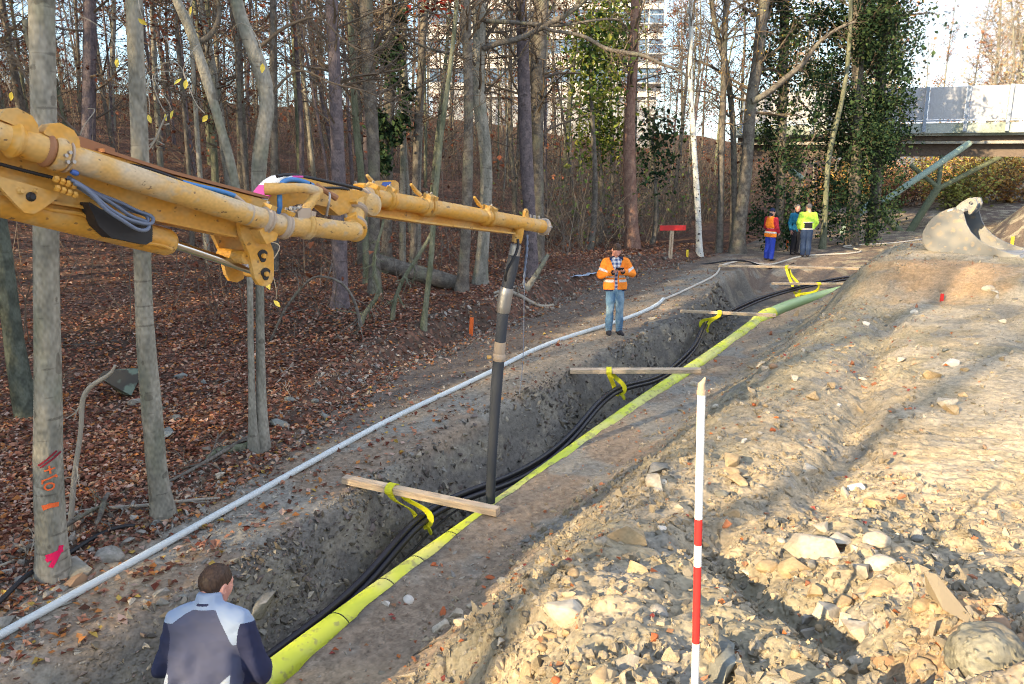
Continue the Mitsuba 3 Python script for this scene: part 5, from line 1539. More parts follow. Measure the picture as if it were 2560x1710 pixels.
for k, p in POS.items():
    labels[k]['label'] = labels[k]['label'].replace('lying loose', 'lying ' + SPOT[zone_of(*p)])
    labels[k]['group'] = 'loose stones ' + SPOT[zone_of(*p)] if 'brick' not in k else 'brick fragments on the earth'

# ---------------------------------------------------------------- pebbles, clods and grit: nobody could count them
base = [trimesh.convex.convex_hull(np.random.default_rng(i).normal(0, 1, (9, 3))) for i in range(5)] + [trimesh.creation.icosphere(subdivisions=1) for i in range(3)]
PB = []
for i, m in enumerate(base):
    v = np.array(m.vertices)
    if i >= 5:
        v = v * (1 + .5 * (meshkit.noise(v * 1.7 + i * 9, i) - .5)[:, None] * 2)
    v -= v.mean(0); v /= np.abs(v).max()
    PB.append((v * [1, .85, .7], np.asarray(m.faces)))


def rot_many(r, N):
    q = r.normal(0, 1, (N, 4)); q /= np.linalg.norm(q, axis=1, keepdims=True)
    w, x, y, z = q.T
    return np.stack([1 - 2 * (y * y + z * z), 2 * (x * y - w * z), 2 * (x * z + w * y), 2 * (x * y + w * z), 1 - 2 * (x * x + z * z), 2 * (y * z - w * x), 2 * (x * z - w * y), 2 * (y * z + w * x), 1 - 2 * (x * x + y * y)], 1).reshape(-1, 3, 3)


def scatter(r, S, Tt, size, colors, kinds=range(8), sink=.35):
    """Pebbles at trench coordinates, each its own size, turn and one of the colours: an MB."""
    out = MB()
    which = r.choice(list(kinds), len(S))
    X, Y = st2xy(S, Tt); Z = height(X, Y)
    C = np.asarray(colors)[r.integers(len(colors), size=len(S))] * r.uniform(.75, 1.2, (len(S), 1))
    for k in set(which):
        i = np.where(which == k)[0]
        v, f = PB[k]
        R = rot_many(r, len(i)) * size[i][:, None, None]
        V = np.einsum('nij,vj->nvi', R, v) + np.stack([X[i], Y[i], Z[i] + size[i] * (.7 - sink * 1.2)], 1)[:, None]
        out.add((V.reshape(-1, 3), (np.arange(len(i))[:, None, None] * len(v) + f[None]).reshape(-1, 3)))
        out.c.append(np.repeat(C[i], len(v), axis=0))
    return out


def spots(r, N, s0, s1, tf0, tf1, dens):
    """N places with more of them near the camera."""
    S, Q = [], []
    while len(S) < N:
        s = np.exp(r.uniform(np.log(s0), np.log(s1), N)); q = r.uniform(0, 1, N)
        t = tf0(s) + (tf1(s) - tf0(s)) * q
        x, y = st2xy(s, t)
        keep = r.random(N) < dens(s, t) * (.25 + .75 * sm(.38, .62, fb(x * 1.4, y * 1.4, 7.7, 3, 31)))
        S += list(s[keep]); Q += list(t[keep])
    return np.array(S[:N]), np.array(Q[:N])


r = np.random.default_rng(21)
EARTHS = [(.36, .30, .215), (.32, .275, .205), (.29, .26, .21), (.40, .335, .24), (.26, .23, .18)]
S, Q = spots(r, 13000, 2.5, 19, lambda s: tr(s) + .55, lambda s: 2.2 + 0 * s, lambda s, t: np.where((t > -.3) & (s > 7), .25, 1.0))
stuff('clods', scatter(r, S, Q, .0135 * np.exp(r.normal(0, .6, len(S))), EARTHS, range(5), .48).ply('m_piece'), 'crumbled clods of ochre earth over the bank', 'clods')
S, Q = spots(r, 8500, 2.5, 22, lambda s: tr(s) + .05, lambda s: 2.6 + 0 * s, lambda s, t: np.where((t > -.3) & (s > 7), .4, 1.0))
stuff('gravel', scatter(r, S, Q, .0080 * np.exp(r.normal(0, .6, len(S))) * (1 + S * .05), [(.40, .36, .30), (.31, .295, .27), (.46, .41, .34), (.27, .26, .24), (.36, .29, .2), (.40, .18, .11)], range(5), .42).ply('m_piece'), 'small stones and grit strewn over the bank', 'gravel')
CH = []
for i in range(5):
    m = trimesh.creation.icosphere(subdivisions=1); v = np.array(m.vertices)
    v *= (1 + 1.1 * (meshkit.noise(v * 2.1 + i * 13, 5) - .5) + .5 * (meshkit.noise(v * 4.5 + i * 7, 6) - .5))[:, None]
    CH.append((v / np.abs(v).max() * [1, .85, .72], np.asarray(m.faces)))
PB += CH
S, Q = spots(r, 2100, 2.5, 16, lambda s: tr(s) + .7, lambda s: np.where(s < 6.5, 2.0, .1), lambda s, t: sm(11, 4, s))
stuff('rubble', scatter(r, S, Q, .026 * np.exp(np.clip(r.normal(0, .5, len(S)), -1.5, .85)), EARTHS, range(8, 13), .5).ply('m_clod'), 'broken lumps of dug subsoil heaped over the near bank', 'rubble')
S, Q = spots(r, 5200, 2.5, 24, lambda s: te(s) - .2, lambda s: tl(s) + .05, lambda s, t: 1.0)
stuff('path_gravel', scatter(r, S, Q, .010 * np.exp(r.normal(0, .5, len(S))) * (1 + S * .04), [(.36, .33, .28), (.25, .23, .21), (.48, .43, .36), (.3, .2, .14)], range(5)).ply('m_piece'), 'grit and small stones on the path', 'gravel')
S, Q = spots(r, 6500, 3.0, 22, lambda s: tl(s) - .02, lambda s: tl(s) + .66, lambda s, t: 1.0)
stuff('trench_stones', scatter(r, S, Q, .015 * np.exp(np.clip(r.normal(0, .7, len(S)), -2, 1.2)) * (1 + S * .03), [(.18, .15, .14), (.24, .23, .21), (.11, .1, .09), (.34, .3, .24), (.2, .17, .13)], range(5), .2).ply('m_piece'), 'stones sticking out of the dark trench wall', 'stones')
S, Q = spots(r, 4200, 3.0, 26, lambda s: te(s) - .75, lambda s: te(s) + .35, lambda s, t: 1.0)
stuff('edge_stones', scatter(r, S, Q, .016 * np.exp(np.clip(r.normal(0, .65, len(S)), -2, 1.15)) * (1 + S * .03), [(.24, .22, .2), (.33, .31, .28), (.16, .13, .11), (.40, .37, .33), (.2, .15, .11)], range(5), .25).ply('m_piece'), 'stones and crumbs along the wood edge', 'stones')

# ---------------------------------------------------------------- fallen leaves
LEAF = np.array([(.31, .135, .09), (.24, .11, .075), (.38, .19, .125), (.44, .31, .25), (.12, .06, .042), (.38, .16, .06), (.20, .11, .085), (.40, .27, .18), (.15, .05, .035)])


def leaf_ply(r, P, size, cols, droop=.35, bsdf='m_piece'):
    V, F = leaves_at(r, P, size, droop)
    C = np.repeat(np.asarray(cols)[r.integers(len(cols), size=len(P))] * r.uniform(.7, 1.25, (len(P), 1)), 4, axis=0)
    return mikit.ply((V, F), bsdf, smooth=False, color=np.clip(C, 0, .9))


r = np.random.default_rng(23)
N = 98000
s = np.exp(r.uniform(np.log(2.2), np.log(30), N)); t = te(s) + .35 - np.abs(r.normal(0, 1, N)) * (3.2 + .30 * s)
x, y = st2xy(s, t)
keep = (np.abs(x) < .75 * y + 1.5) & (y > 3) & (r.random(N) < np.where(t > te(s) - .8, .45, 1.0))
x, y = x[keep], y[keep]
P = np.stack([x, y, height(x, y) + r.uniform(.005, .035, len(x))], 1)
stuff('fallen_leaves', leaf_ply(r, P, .034 * np.exp(r.normal(0, .28, len(x))) * (1 + .014 * y), LEAF), 'thick layer of red brown beech leaves on the wood floor', 'leaves')
N = 2600
s = np.exp(r.uniform(np.log(2.6), np.log(24), N)); t = te(s) + (tl(s) - te(s)) * r.random(N) ** 1.6
x, y = st2xy(s, t)
P = np.stack([x, y, height(x, y) + .018], 1)
stuff('path_leaves', leaf_ply(r, P, .042 * np.exp(r.normal(0, .25, N)), np.vstack([LEAF, LEAF[2:5], [(.46, .2, .07), (.50, .34, .09)]])), 'single brown and orange leaves strewn on the path', 'leaves')
N = 360
s = np.exp(r.uniform(np.log(2.8), np.log(20), N)); t = tr(s) + .1 + (3.6 - .0 * s) * r.random(N) ** 1.4
x, y = st2xy(s, t)
P = np.stack([x, y, height(x, y) + .015], 1)
stuff('bank_leaves', leaf_ply(r, P, .029 * np.exp(r.normal(0, .25, N)), [(.5, .17, .06), (.4, .13, .06), (.34, .18, .1), (.28, .07, .06)]), 'few orange red leaves on the bare bank', 'leaves')
# ---------------------------------------------------------------- trees measured in the place: (x, y, z, radius) down or along the trunk or limb
TR_ = {
 'marked': [(-3.28, 6.02, 4.54, 0.085), (-3.34, 6.02, 4.02, 0.084), (-3.39, 6.02, 3.57, 0.085), (-3.46, 6.02, 2.94, 0.087), (-3.54, 6.02, 2.28, 0.09), (-3.62, 6.02, 1.59, 0.099), (-3.71, 6.02, 0.87, 0.108), (-3.76, 6.02, 0.29, 0.114), (-3.79, 6.02, -0.04, 0.133)],
 'second': [(-3.14, 7.16, 4.72, 0.069), (-3.19, 7.16, 3.96, 0.067), (-3.22, 7.16, 3.49, 0.072), (-3.29, 7.16, 2.63, 0.074), (-3.33, 7.16, 2.07, 0.075), (-3.35, 7.16, 1.67, 0.084), (-3.36, 7.16, 1.04, 0.09), (-3.37, 7.16, 0.47, 0.091), (-3.36, 7.16, 0.16, 0.1), (-3.35, 7.16, -0.04, 0.118)],
 'curvy': [(-2.874, 8.96, 5.14, 0.063), (-2.869, 8.96, 4.971, 0.064), (-2.826, 8.96, 4.757, 0.069), (-2.762, 8.96, 4.563, 0.073), (-2.694, 8.96, 4.367, 0.083), (-2.635, 8.96, 4.146, 0.084), (-2.621, 8.96, 3.946, 0.079), (-2.679, 8.96, 3.652, 0.08), (-2.753, 8.96, 3.285, 0.081), (-2.79, 8.96, 2.957, 0.072), (-2.827, 8.96, 2.236, 0.049), (-2.853, 8.96, 1.74, 0.047), (-2.884, 8.96, 1.232, 0.05), (-2.924, 8.96, 0.445, 0.064), (-2.94, 8.96, -0.069, 0.093)],
 'curvy2': [(-3.481, 8.86, 5.12, 0.045), (-3.452, 8.86, 4.953, 0.045), (-3.354, 8.86, 4.7, 0.05), (-3.291, 8.86, 4.486, 0.05), (-3.223, 8.86, 4.226, 0.055), (-3.163, 8.86, 3.962, 0.051), (-3.106, 8.86, 3.694, 0.046), (-3.028, 8.86, 3.332, 0.047), (-2.977, 8.86, 2.962, 0.043), (-2.907, 8.86, 2.442, 0.038), (-2.915, 8.86, 2.005, 0.034), (-2.961, 8.86, 1.256, 0.035), (-2.988, 8.86, 0.741, 0.04), (-3.016, 8.86, 0.024, 0.066)],
 'curvy2b': [(-3.25, 8.9, 4.56, 0.032), (-3.13, 8.9, 4.64, 0.027), (-3.04, 8.9, 4.81, 0.025), (-3.04, 8.9, 4.96, 0.023), (-3.04, 8.9, 5.13, 0.02)],
 'purple': [(-3.35, 15.95, 6.35, 0.113), (-3.35, 15.95, 5.04, 0.115), (-3.36, 15.95, 3.85, 0.126), (-3.37, 15.95, 3.03, 0.136), (-3.43, 15.95, 1.33, 0.148), (-3.46, 15.95, 0.53, 0.167), (-3.48, 15.95, 0.31, 0.203)],
 'grey6': [(-2.99, 17.6, 6.57, 0.134), (-2.99, 17.6, 5.64, 0.135), (-2.98, 17.6, 4.6, 0.137), (-2.95, 17.6, 3.45, 0.13), (-2.99, 17.6, 2.06, 0.123), (-3.03, 17.6, 0.73, 0.135), (-3.04, 17.6, 0.32, 0.165)],
 'thin8': [(-3.59, 19.0, 6.82, 0.067), (-3.58, 19.0, 5.36, 0.069), (-3.55, 19.0, 3.93, 0.08), (-3.48, 19.0, 2.76, 0.081), (-3.45, 19.0, 1.34, 0.082), (-3.45, 19.0, 0.41, 0.104)],
 'ivy7': [(-3.01, 21.0, 7.18, 0.128), (-3.06, 21.0, 5.05, 0.131), (-3.16, 21.0, 2.91, 0.123), (-3.29, 21.0, 0.67, 0.137)],
 'thin9': [(-2.09, 21.0, 7.18, 0.085), (-2.3, 21.0, 5.05, 0.098), (-2.42, 21.0, 3.45, 0.1), (-2.52, 21.0, 1.81, 0.09), (-2.61, 21.0, 0.44, 0.115)],
 'green': [(-0.91, 14.3, 5.97, 0.033), (-0.96, 14.3, 5.5, 0.037), (-1.04, 14.3, 4.87, 0.041), (-1.13, 14.3, 4.31, 0.045), (-1.23, 14.3, 3.66, 0.045), (-1.3, 14.3, 3.07, 0.049), (-1.37, 14.3, 2.47, 0.05), (-1.42, 14.3, 1.85, 0.05), (-1.49, 14.3, 1.23, 0.051), (-1.58, 14.3, 0.59, 0.055), (-1.62, 14.3, 0.27, 0.071)],
 'brown': [(-0.97, 17.8, 6.69, 0.099), (-0.93, 17.8, 5.23, 0.101), (-0.93, 17.8, 3.9, 0.103), (-0.96, 17.8, 2.99, 0.114), (-1.01, 17.8, 1.86, 0.115), (-1.08, 17.8, 0.89, 0.126), (-1.13, 17.8, 0.34, 0.166)],
 'main': [(-0.75, 19.0, 6.91, 0.144), (-0.74, 19.0, 5.82, 0.146), (-0.76, 19.0, 4.89, 0.148), (-0.69, 19.0, 4.13, 0.149), (-0.62, 19.0, 3.55, 0.14), (-0.6, 19.0, 2.76, 0.142), (-0.63, 19.0, 1.96, 0.143), (-0.7, 19.0, 1.14, 0.144), (-0.76, 19.0, 0.36, 0.187)],
 'purple2': [(0.19, 20.0, 7.0, 0.132), (0.27, 20.0, 5.46, 0.144), (0.32, 20.0, 3.96, 0.158), (0.37, 20.0, 2.93, 0.159), (0.44, 20.0, 1.88, 0.151), (0.47, 20.0, 0.36, 0.186)],
 'gnarly': [(0.81, 23.0, 7.65, 0.198), (0.73, 23.0, 6.33, 0.212), (0.7, 23.0, 5.2, 0.203), (0.71, 23.0, 4.05, 0.157), (0.73, 23.0, 2.86, 0.147), (0.75, 23.0, 0.41, 0.175)],
 'pine': [(4.05, 28.3, 8.5, 0.129), (4.05, 28.3, 7.55, 0.144), (4.05, 28.3, 6.73, 0.16), (4.01, 28.3, 5.34, 0.162), (4.0, 28.3, 4.2, 0.193), (4.05, 28.3, 2.74, 0.226), (4.16, 28.3, 1.25, 0.228), (4.25, 28.3, 0.11, 0.277)],
 'birch': [(5.72, 27.6, 8.37, 0.063), (5.8, 27.6, 6.92, 0.078), (5.86, 27.6, 5.56, 0.079), (5.99, 27.6, 4.46, 0.087), (6.11, 27.6, 3.33, 0.088), (6.26, 27.6, 2.04, 0.103), (6.39, 27.6, 0.71, 0.104), (6.45, 27.6, -0.04, 0.135)],
 'r16a': [(7.18, 28.7, 8.7, 0.087), (7.16, 28.7, 7.06, 0.103), (7.23, 28.7, 5.36, 0.104), (7.27, 28.7, 3.92, 0.106), (7.34, 28.7, 1.98, 0.107), (7.39, 28.7, -0.13, 0.156)],
 'r16b': [(8.38, 28.5, 8.67, 0.187), (8.31, 28.5, 7.58, 0.189), (8.26, 28.5, 6.34, 0.191), (8.14, 28.5, 5.21, 0.193), (8.13, 28.5, 3.77, 0.195), (8.09, 28.5, 2.29, 0.213), (8.0, 28.5, 0.93, 0.231), (8.0, 28.5, -0.12, 0.31)],
 'r16bb': [(8.09, 28.3, 5.17, 0.118), (8.62, 28.3, 5.45, 0.103), (9.18, 28.3, 5.9, 0.103), (9.72, 28.3, 6.38, 0.088), (10.09, 28.3, 6.9, 0.073), (10.59, 28.3, 7.35, 0.058), (11.35, 28.3, 7.69, 0.043)],
 'r16c': [(6.83, 29.6, 8.87, 0.075), (7.14, 29.6, 7.46, 0.091), (7.51, 29.6, 6.3, 0.099), (7.8, 29.6, 4.83, 0.101), (8.0, 29.6, 2.71, 0.11), (8.15, 29.6, -0.28, 0.145)],
 'ivyA': [(9.35, 29.5, 8.85, 0.149), (9.51, 29.5, 5.71, 0.153), (9.66, 29.5, 2.71, 0.157), (9.74, 29.5, -0.03, 0.192)],
 'ivyB': [(12.46, 31.0, 9.13, 0.204), (12.73, 31.0, 5.83, 0.209), (12.96, 31.0, 2.68, 0.214), (13.07, 31.0, -0.21, 0.252)],
 'ivyC': [(14.82, 32.5, 9.4, 0.181), (14.95, 32.5, 5.95, 0.186), (15.14, 32.5, 2.64, 0.207), (15.17, 32.5, -0.12, 0.229)],
 'bare19': [(11.74, 29.9, 8.92, 0.068), (11.86, 29.9, 6.92, 0.077), (11.73, 29.9, 5.0, 0.086), (11.53, 29.9, 3.78, 0.095), (11.5, 29.9, 1.92, 0.096), (11.53, 29.9, -0.08, 0.13)],
 'B1': [(-0.64, 18.9, 5.7, 0.068), (-0.23, 18.9, 5.83, 0.063), (0.16, 18.9, 5.92, 0.063), (0.67, 18.9, 6.15, 0.063), (1.12, 18.9, 6.37, 0.063), (1.28, 18.9, 6.46, 0.058), (1.64, 18.9, 6.76, 0.057), (2.16, 18.9, 7.16, 0.048)],
 'B1b': [(0.67, 18.8, 6.13, 0.043), (1.22, 18.8, 6.02, 0.038), (1.64, 18.8, 5.92, 0.043), (2.01, 18.8, 5.72, 0.043), (2.55, 18.8, 5.6, 0.048), (3.0, 18.8, 5.51, 0.044), (3.26, 18.8, 5.39, 0.039), (3.52, 18.8, 5.3, 0.034), (3.93, 18.8, 5.08, 0.024)],
 'B2': [(-0.61, 18.9, 6.28, 0.048), (-0.13, 18.9, 6.26, 0.048), (0.43, 18.9, 6.22, 0.043), (1.04, 18.9, 6.19, 0.039), (1.6, 18.9, 6.26, 0.029), (2.37, 18.9, 6.31, 0.024)],
 'B3': [(-0.68, 18.9, 5.53, 0.034), (-1.1, 18.9, 5.58, 0.034), (-1.59, 18.9, 5.64, 0.029), (-2.17, 18.9, 5.83, 0.024), (-2.74, 18.9, 6.13, 0.024), (-3.4, 18.9, 6.4, 0.019)],
 'BL1': [(-2.72, 8.96, 4.48, 0.025), (-2.56, 8.96, 4.58, 0.021), (-2.42, 8.96, 4.68, 0.018), (-2.21, 8.96, 4.77, 0.016), (-2.04, 8.96, 4.8, 0.011), (-1.81, 8.96, 4.61, 0.011), (-1.57, 8.96, 4.46, 0.009), (-1.24, 8.96, 4.32, 0.007)],
 'BL2': [(-2.62, 8.96, 3.97, 0.019), (-2.48, 8.96, 4.12, 0.014), (-2.26, 8.96, 4.27, 0.012), (-1.95, 8.96, 4.16, 0.009), (-1.59, 8.96, 4.07, 0.009), (-1.25, 8.96, 3.92, 0.007), (-0.97, 8.96, 3.83, 0.005)],
 'wtwig1': [(-3.19, 7.3, 4.19, 0.009), (-3.13, 7.3, 4.1, 0.009), (-3.05, 7.3, 4.01, 0.009), (-2.93, 7.3, 3.94, 0.008), (-2.85, 7.3, 3.91, 0.008), (-2.68, 7.3, 3.86, 0.006)],
 'wtwig2': [(-3.91, 6.5, 4.21, 0.01), (-3.8, 6.5, 4.1, 0.008), (-3.69, 6.5, 3.86, 0.01), (-3.58, 6.5, 3.75, 0.01), (-3.45, 6.5, 3.62, 0.01), (-3.36, 6.5, 3.51, 0.012)],
 'wtwig3': [(-2.72, 6.6, 3.71, 0.005), (-2.77, 6.6, 3.65, 0.007), (-2.81, 6.6, 3.57, 0.007), (-2.86, 6.6, 3.49, 0.007), (-2.92, 6.6, 3.42, 0.005)],
 'leantree': [(-3.88, 6.5, 4.35, 0.03), (-3.82, 6.5, 4.2, 0.027), (-3.74, 6.5, 4.02, 0.024), (-3.68, 6.5, 3.8, 0.024)],
 'log': [(-3.11, 18.2, 1.04, 0.089), (-2.42, 18.2, 0.82, 0.119), (-1.73, 18.2, 0.64, 0.129), (-1.23, 18.2, 0.48, 0.14)],
 'stub': [(0.74, 16.5, 1.41, 0.072), (0.58, 16.5, 1.12, 0.09), (0.44, 16.5, 0.89, 0.108), (0.3, 16.5, 0.69, 0.136)],
 'arc': [(-4.32, 13.6, 0.02, 0.019), (-4.15, 13.6, 0.34, 0.023), (-3.93, 13.6, 0.77, 0.023), (-3.61, 13.6, 1.18, 0.022), (-3.36, 13.6, 1.37, 0.019), (-3.08, 13.6, 1.35, 0.022), (-2.86, 13.6, 1.22, 0.022), (-2.71, 13.6, 0.96, 0.026), (-2.61, 13.6, 0.51, 0.034)],
 'fork1': [(-2.27, 14.4, 2.46, 0.019), (-2.41, 14.4, 1.84, 0.027), (-2.48, 14.4, 1.53, 0.031), (-2.45, 14.4, 1.21, 0.035), (-2.41, 14.4, 1.05, 0.036), (-2.57, 14.4, 0.73, 0.04), (-2.73, 14.4, 0.33, 0.044)],
 'fork2': [(-1.37, 14.7, 2.28, 0.024), (-1.58, 14.7, 1.81, 0.032), (-1.79, 14.7, 1.49, 0.036), (-2.0, 14.7, 1.17, 0.036), (-2.17, 14.7, 0.76, 0.04), (-2.23, 14.7, 0.36, 0.053)],
 'pale': [(-3.52, 6.9, 1.58, 0.012), (-3.61, 6.9, 1.48, 0.017), (-3.73, 6.9, 1.41, 0.021), (-3.82, 6.9, 1.32, 0.023), (-3.88, 6.9, 1.08, 0.022), (-3.98, 6.9, 0.66, 0.024), (-4.07, 6.9, 0.24, 0.026), (-4.15, 6.9, -0.14, 0.031)],
}
def BARK_BUMP(p, n, uv):
    return .016 * fbm(p.x * 28, p.y * 28, p.z * 7, 3) + .006 * noise(p.x * 40, p.y * 40, p.z * 22)


def bark(name, c0, c1, c2, vert=1.0, marks=0.0, lichen=None):
    def col(p, n, uv):
        g = fbm(p.x * 11, p.y * 11, p.z * 3.0 * vert, 3)
        k = noise(p.x * 60, p.y * 60, p.z * 30)
        c = mix(mi.Color3f(*c0), mi.Color3f(*c1), smoothstep(.35, .65, g))
        if lichen:
            c = mix(c, mi.Color3f(*lichen), smoothstep(.55, .72, fbm(p.x * 4, p.y * 4, p.z * 1.6, 3)) * .7)
        if marks:
            m = noise(p.x * 3 + 7, p.y * 3, p.z * 26) * noise(p.x * 9, p.y * 9 + 5, p.z * 40)
            c = mix(c, mi.Color3f(*c2), smoothstep(.46, .60, m) * marks)
            c = mix(c, mi.Color3f(*c2), smoothstep(.80, .86, noise(p.x * 14, p.y * 14, p.z * 9 + 3)) * marks)
        return c * (.72 + .5 * k)
    scene[name] = {'type': 'bumpmap', 'arbitrary': proc(BARK_BUMP, 3e-3), 'scale': 1.0, 'bsdf': {'type': 'diffuse', 'reflectance': proc(col)}}


bark('m_bark_beech', (.225, .22, .19), (.33, .315, .27), (.07, .06, .05), .8, .45, (.20, .215, .165))
bark('m_bark_purple', (.135, .115, .125), (.20, .165, .17), (.06, .05, .05), 2.5, .5)
bark('m_bark_pine', (.25, .15, .12), (.33, .21, .165), (.09, .06, .05), 2.0, .4)
bark('m_bark_dark', (.075, .085, .07), (.12, .135, .11), (.05, .05, .045), 1.5, .3)
bark('m_bark_birch', (.56, .57, .55), (.70, .70, .66), (.05, .05, .05), .4, .95)
bark('m_bark_green', (.14, .155, .105), (.21, .22, .16), (.1, .09, .07), 1.0, .3)
bark('m_bark_brown', (.125, .112, .100), (.195, .178, .155), (.06, .05, .04), 3.0, .3, (.2, .2, .15))
matte('m_twig', (.135, .11, .088), two=False)
matte('m_twig_pale', (.36, .33, .28), two=False)
RED_LEAF = [(.24, .085, .05), (.19, .07, .045), (.30, .12, .07), (.15, .06, .04)]
YEL_LEAF = [(.72, .58, .09), (.66, .6, .16), (.6, .46, .08)]
GRN_LEAF = [(.16, .24, .06), (.22, .28, .08), (.12, .19, .05)]
IVY_LEAF = [(.026, .052, .030), (.038, .070, .036), (.018, .036, .022), (.060, .095, .040), (.045, .060, .03)]


def trunk_mesh(q, seed, n=14, k=44, wob=.05, root=True):
    q = np.asarray(q, float)
    s = smooth_spline(q, k) if len(q) > 3 else spline(q, k)
    if root:
        end = 0 if s[0, 2] < s[-1, 2] else -1
        s = s if end == 0 else s[::-1]
        s = np.vstack([s[:1] + [0, 0, -.25, .05 * s[0, 3] + .01], s])
        s[:, 3] *= 1 + .35 * np.exp(-(s[:, 2] - s[1, 2]) / (2.2 * s[1, 3] + .05)) * .6
    return tube(s[:, :3], s[:, 3], n, True, wob, seed), s


def upward(s, H, r, lean=.02):
    """Carry a trunk on above what was measured, up to the height H."""
    top, d = s[-1], (s[-1] - s[-4])[:3]
    d = d / np.linalg.norm(d); P = [s]
    z, p, rad = top[2], top[:3].copy(), top[3]
    k = max(3, int((H - z) / 1.2)); st = max(.4, (H - z) / k)
    rows = []
    for i in range(k):
        d = d + np.r_[r.normal(0, .05, 2), .05]; d /= np.linalg.norm(d)
        p = p + d * st; rows.append(np.r_[p, max(.015, rad * (1 - (i + 1) / k * .8))])
    return np.vstack([s, rows])


def crown(r, s, m1, z0, length, m2=5, k1=4, bend=.16, ang=62, m3=0, rmin=.006, r0=None, lift=.05):
    """Limbs, twigs and (m3) twiglets off the trunk s above the height z0: prisms, and the twig polylines."""
    i0 = np.argmax(s[:, 2] > z0); s = s[i0:]
    x = r.uniform(0, 1, m1) ** .9 * (len(s) - 2); i = x.astype(int); f = (x - i)[:, None]
    q = s[i] * (1 - f) + s[i + 1] * f
    az = r.uniform(0, 2 * PI, m1); el = np.radians(90 - r.normal(ang, 14, m1))
    d = np.stack([np.cos(az) * np.cos(el), np.sin(az) * np.cos(el), np.sin(el)], 1)
    L = length * r.uniform(.45, 1.15, m1) * (1 - .5 * x / len(s))
    P1 = wander(r, q[:, :3], d, L, k1, bend, lift)
    R1 = np.clip((q[:, 3] * .32 if r0 is None else np.full(m1, r0)) * r.uniform(.5, 1, m1), rmin * 1.6, .09)[:, None] * np.linspace(1, .35, k1 + 1)
    P2, R2 = offshoots(r, P1, R1, m2, .15, 1, 48, .5, 3, .2, lift)
    R2 = np.maximum(R2, rmin)
    sets = [polys(P1, R1, 4), polys(P2, R2, 3)]
    last = P2
    if m3:
        P3, R3 = offshoots(r, P2, R2, m3, .2, 1, 45, .55, 2, .2, lift)
        sets.append(polys(P3, np.maximum(R3, rmin * .8), 3)); last = P3
    mb = MB()
    for v in sets:
        mb.add(v)
    return mb, last


def foliage(r, P, n, spread, size, cols, droop=.5):
    q = P.reshape(-1, 3)[r.integers(P.shape[0] * P.shape[1], size=n)] + r.normal(0, spread, (n, 3))
    return leaf_ply(r, q, size * np.exp(r.normal(0, .25, n)), cols, droop)


def tree(name, label, q, bk, H, m1=30, z0=2.5, length=2.6, m2=6, m3=0, leaf=None, group=None, seed=0, n=14, limbs=(), cat='tree', twig='m_twig', wob=.05, k=44):
    r = np.random.default_rng(900 + seed)
    key = thing(name, label, cat, group)
    _, s = trunk_mesh(q, seed, n, k, wob)
    s = upward(s, H, r) if H > s[-1, 2] + .8 else s
    part(key, 'trunk', mikit.ply(tube(s[:, :3], s[:, 3], n, True, wob, seed), bk, smooth=50))
    mb, tw = (MB(), None)
    if m1:
        mb, tw = crown(r, s, m1, z0, length, m2, m3=m3)
    for L in limbs:
        L = np.asarray(L, float)
        L = smooth_spline(L, 26)
        part(key, 'limb', mikit.ply(tube(L[:, :3], L[:, 3], 9, True, .08, seed), ('m_bark_brown' if L[0, 3] < .12 else bk) if L[0, 3] > .03 else twig, smooth=50))
        P, R = offshoots(r, L[None, :, :3], L[None, :, 3], 16, .15, 1, 50, .16, 4, .2, .03, .4)
        P2, R2 = offshoots(r, P, R, 4, .2, 1, 45, .5, 3, .2, .02)
        mb.add(polys(P, np.maximum(R, .005))).add(polys(P2, np.maximum(R2, .004)))
        tw = P2 if tw is None else tw
    if mb.v:
        part(key, 'crown', mb.ply(twig))
    if leaf:
        part(key, 'leaves', foliage(r, tw, *leaf))
    return key, s, tw


R4 = lambda *k: [TR_[x] for x in k]
LEAN_ = [(-3.78, 6.05, 3.55, .07)] + [(x * .93 + .02 * i, 6.1 + .05 * i, z, r) for i, (x, y, z, r) in enumerate(TR_['leantree'][::-1])]
km, sm_, _ = tree('tree', 'nearest grey trunk at the left, sprayed with red, orange and pink marks', TR_['marked'], 'm_bark_beech', 19, 30, 6.5, 3.5, 6, seed=1, n=26, k=70, wob=.035, limbs=[LEAN_, TR_['wtwig2'][::-1]], twig='m_twig')
tree('tree', 'second pale grey trunk, straight and knotted, with a bend above its foot', TR_['second'], 'm_bark_beech', 18, 26, 6, 3.2, 6, seed=2, n=20, k=60, wob=.05, limbs=R4('wtwig1'), twig='m_twig')
tree('tree', 'sinuous pale trunk rising behind the boom joint in an S bend', TR_['curvy'], 'm_bark_beech', 17, 30, 5.6, 3, 7, seed=3, n=18, k=70, wob=.05, limbs=R4('BL1', 'BL2'))
tree('tree', 'slim pale forked trunk leaning left, beside the sinuous trunk', TR_['curvy2'], 'm_bark_beech', 15, 18, 5.6, 2.4, 6, seed=4, n=14, k=60, wob=.06, limbs=R4('curvy2b'))
tree('tree', 'thick straight purplish trunk right of the boom neck', TR_['purple'], 'm_bark_purple', 20, 34, 3.6, 2.2, 6, seed=5, n=18)
tree('tree', 'grey brown trunk just right of the purplish one', TR_['grey6'], 'm_bark_brown', 20, 30, 4.2, 2.4, 6, seed=6)
tree('tree', 'thin yellowish trunk between two thick ones', TR_['thin8'], 'm_bark_green', 17, 24, 4, 2.0, 6, seed=7, n=10)
ki, si, _ = tree('tree', 'trunk wrapped in dark ivy left of the white building', TR_['ivy7'], 'm_bark_brown', 19, 20, 6, 2.2, 6, seed=8)
tree('tree', 'thin brown trunk at the left corner of the white building', TR_['thin9'], 'm_bark_brown', 18, 24, 4, 2.2, 6, seed=9, n=10)
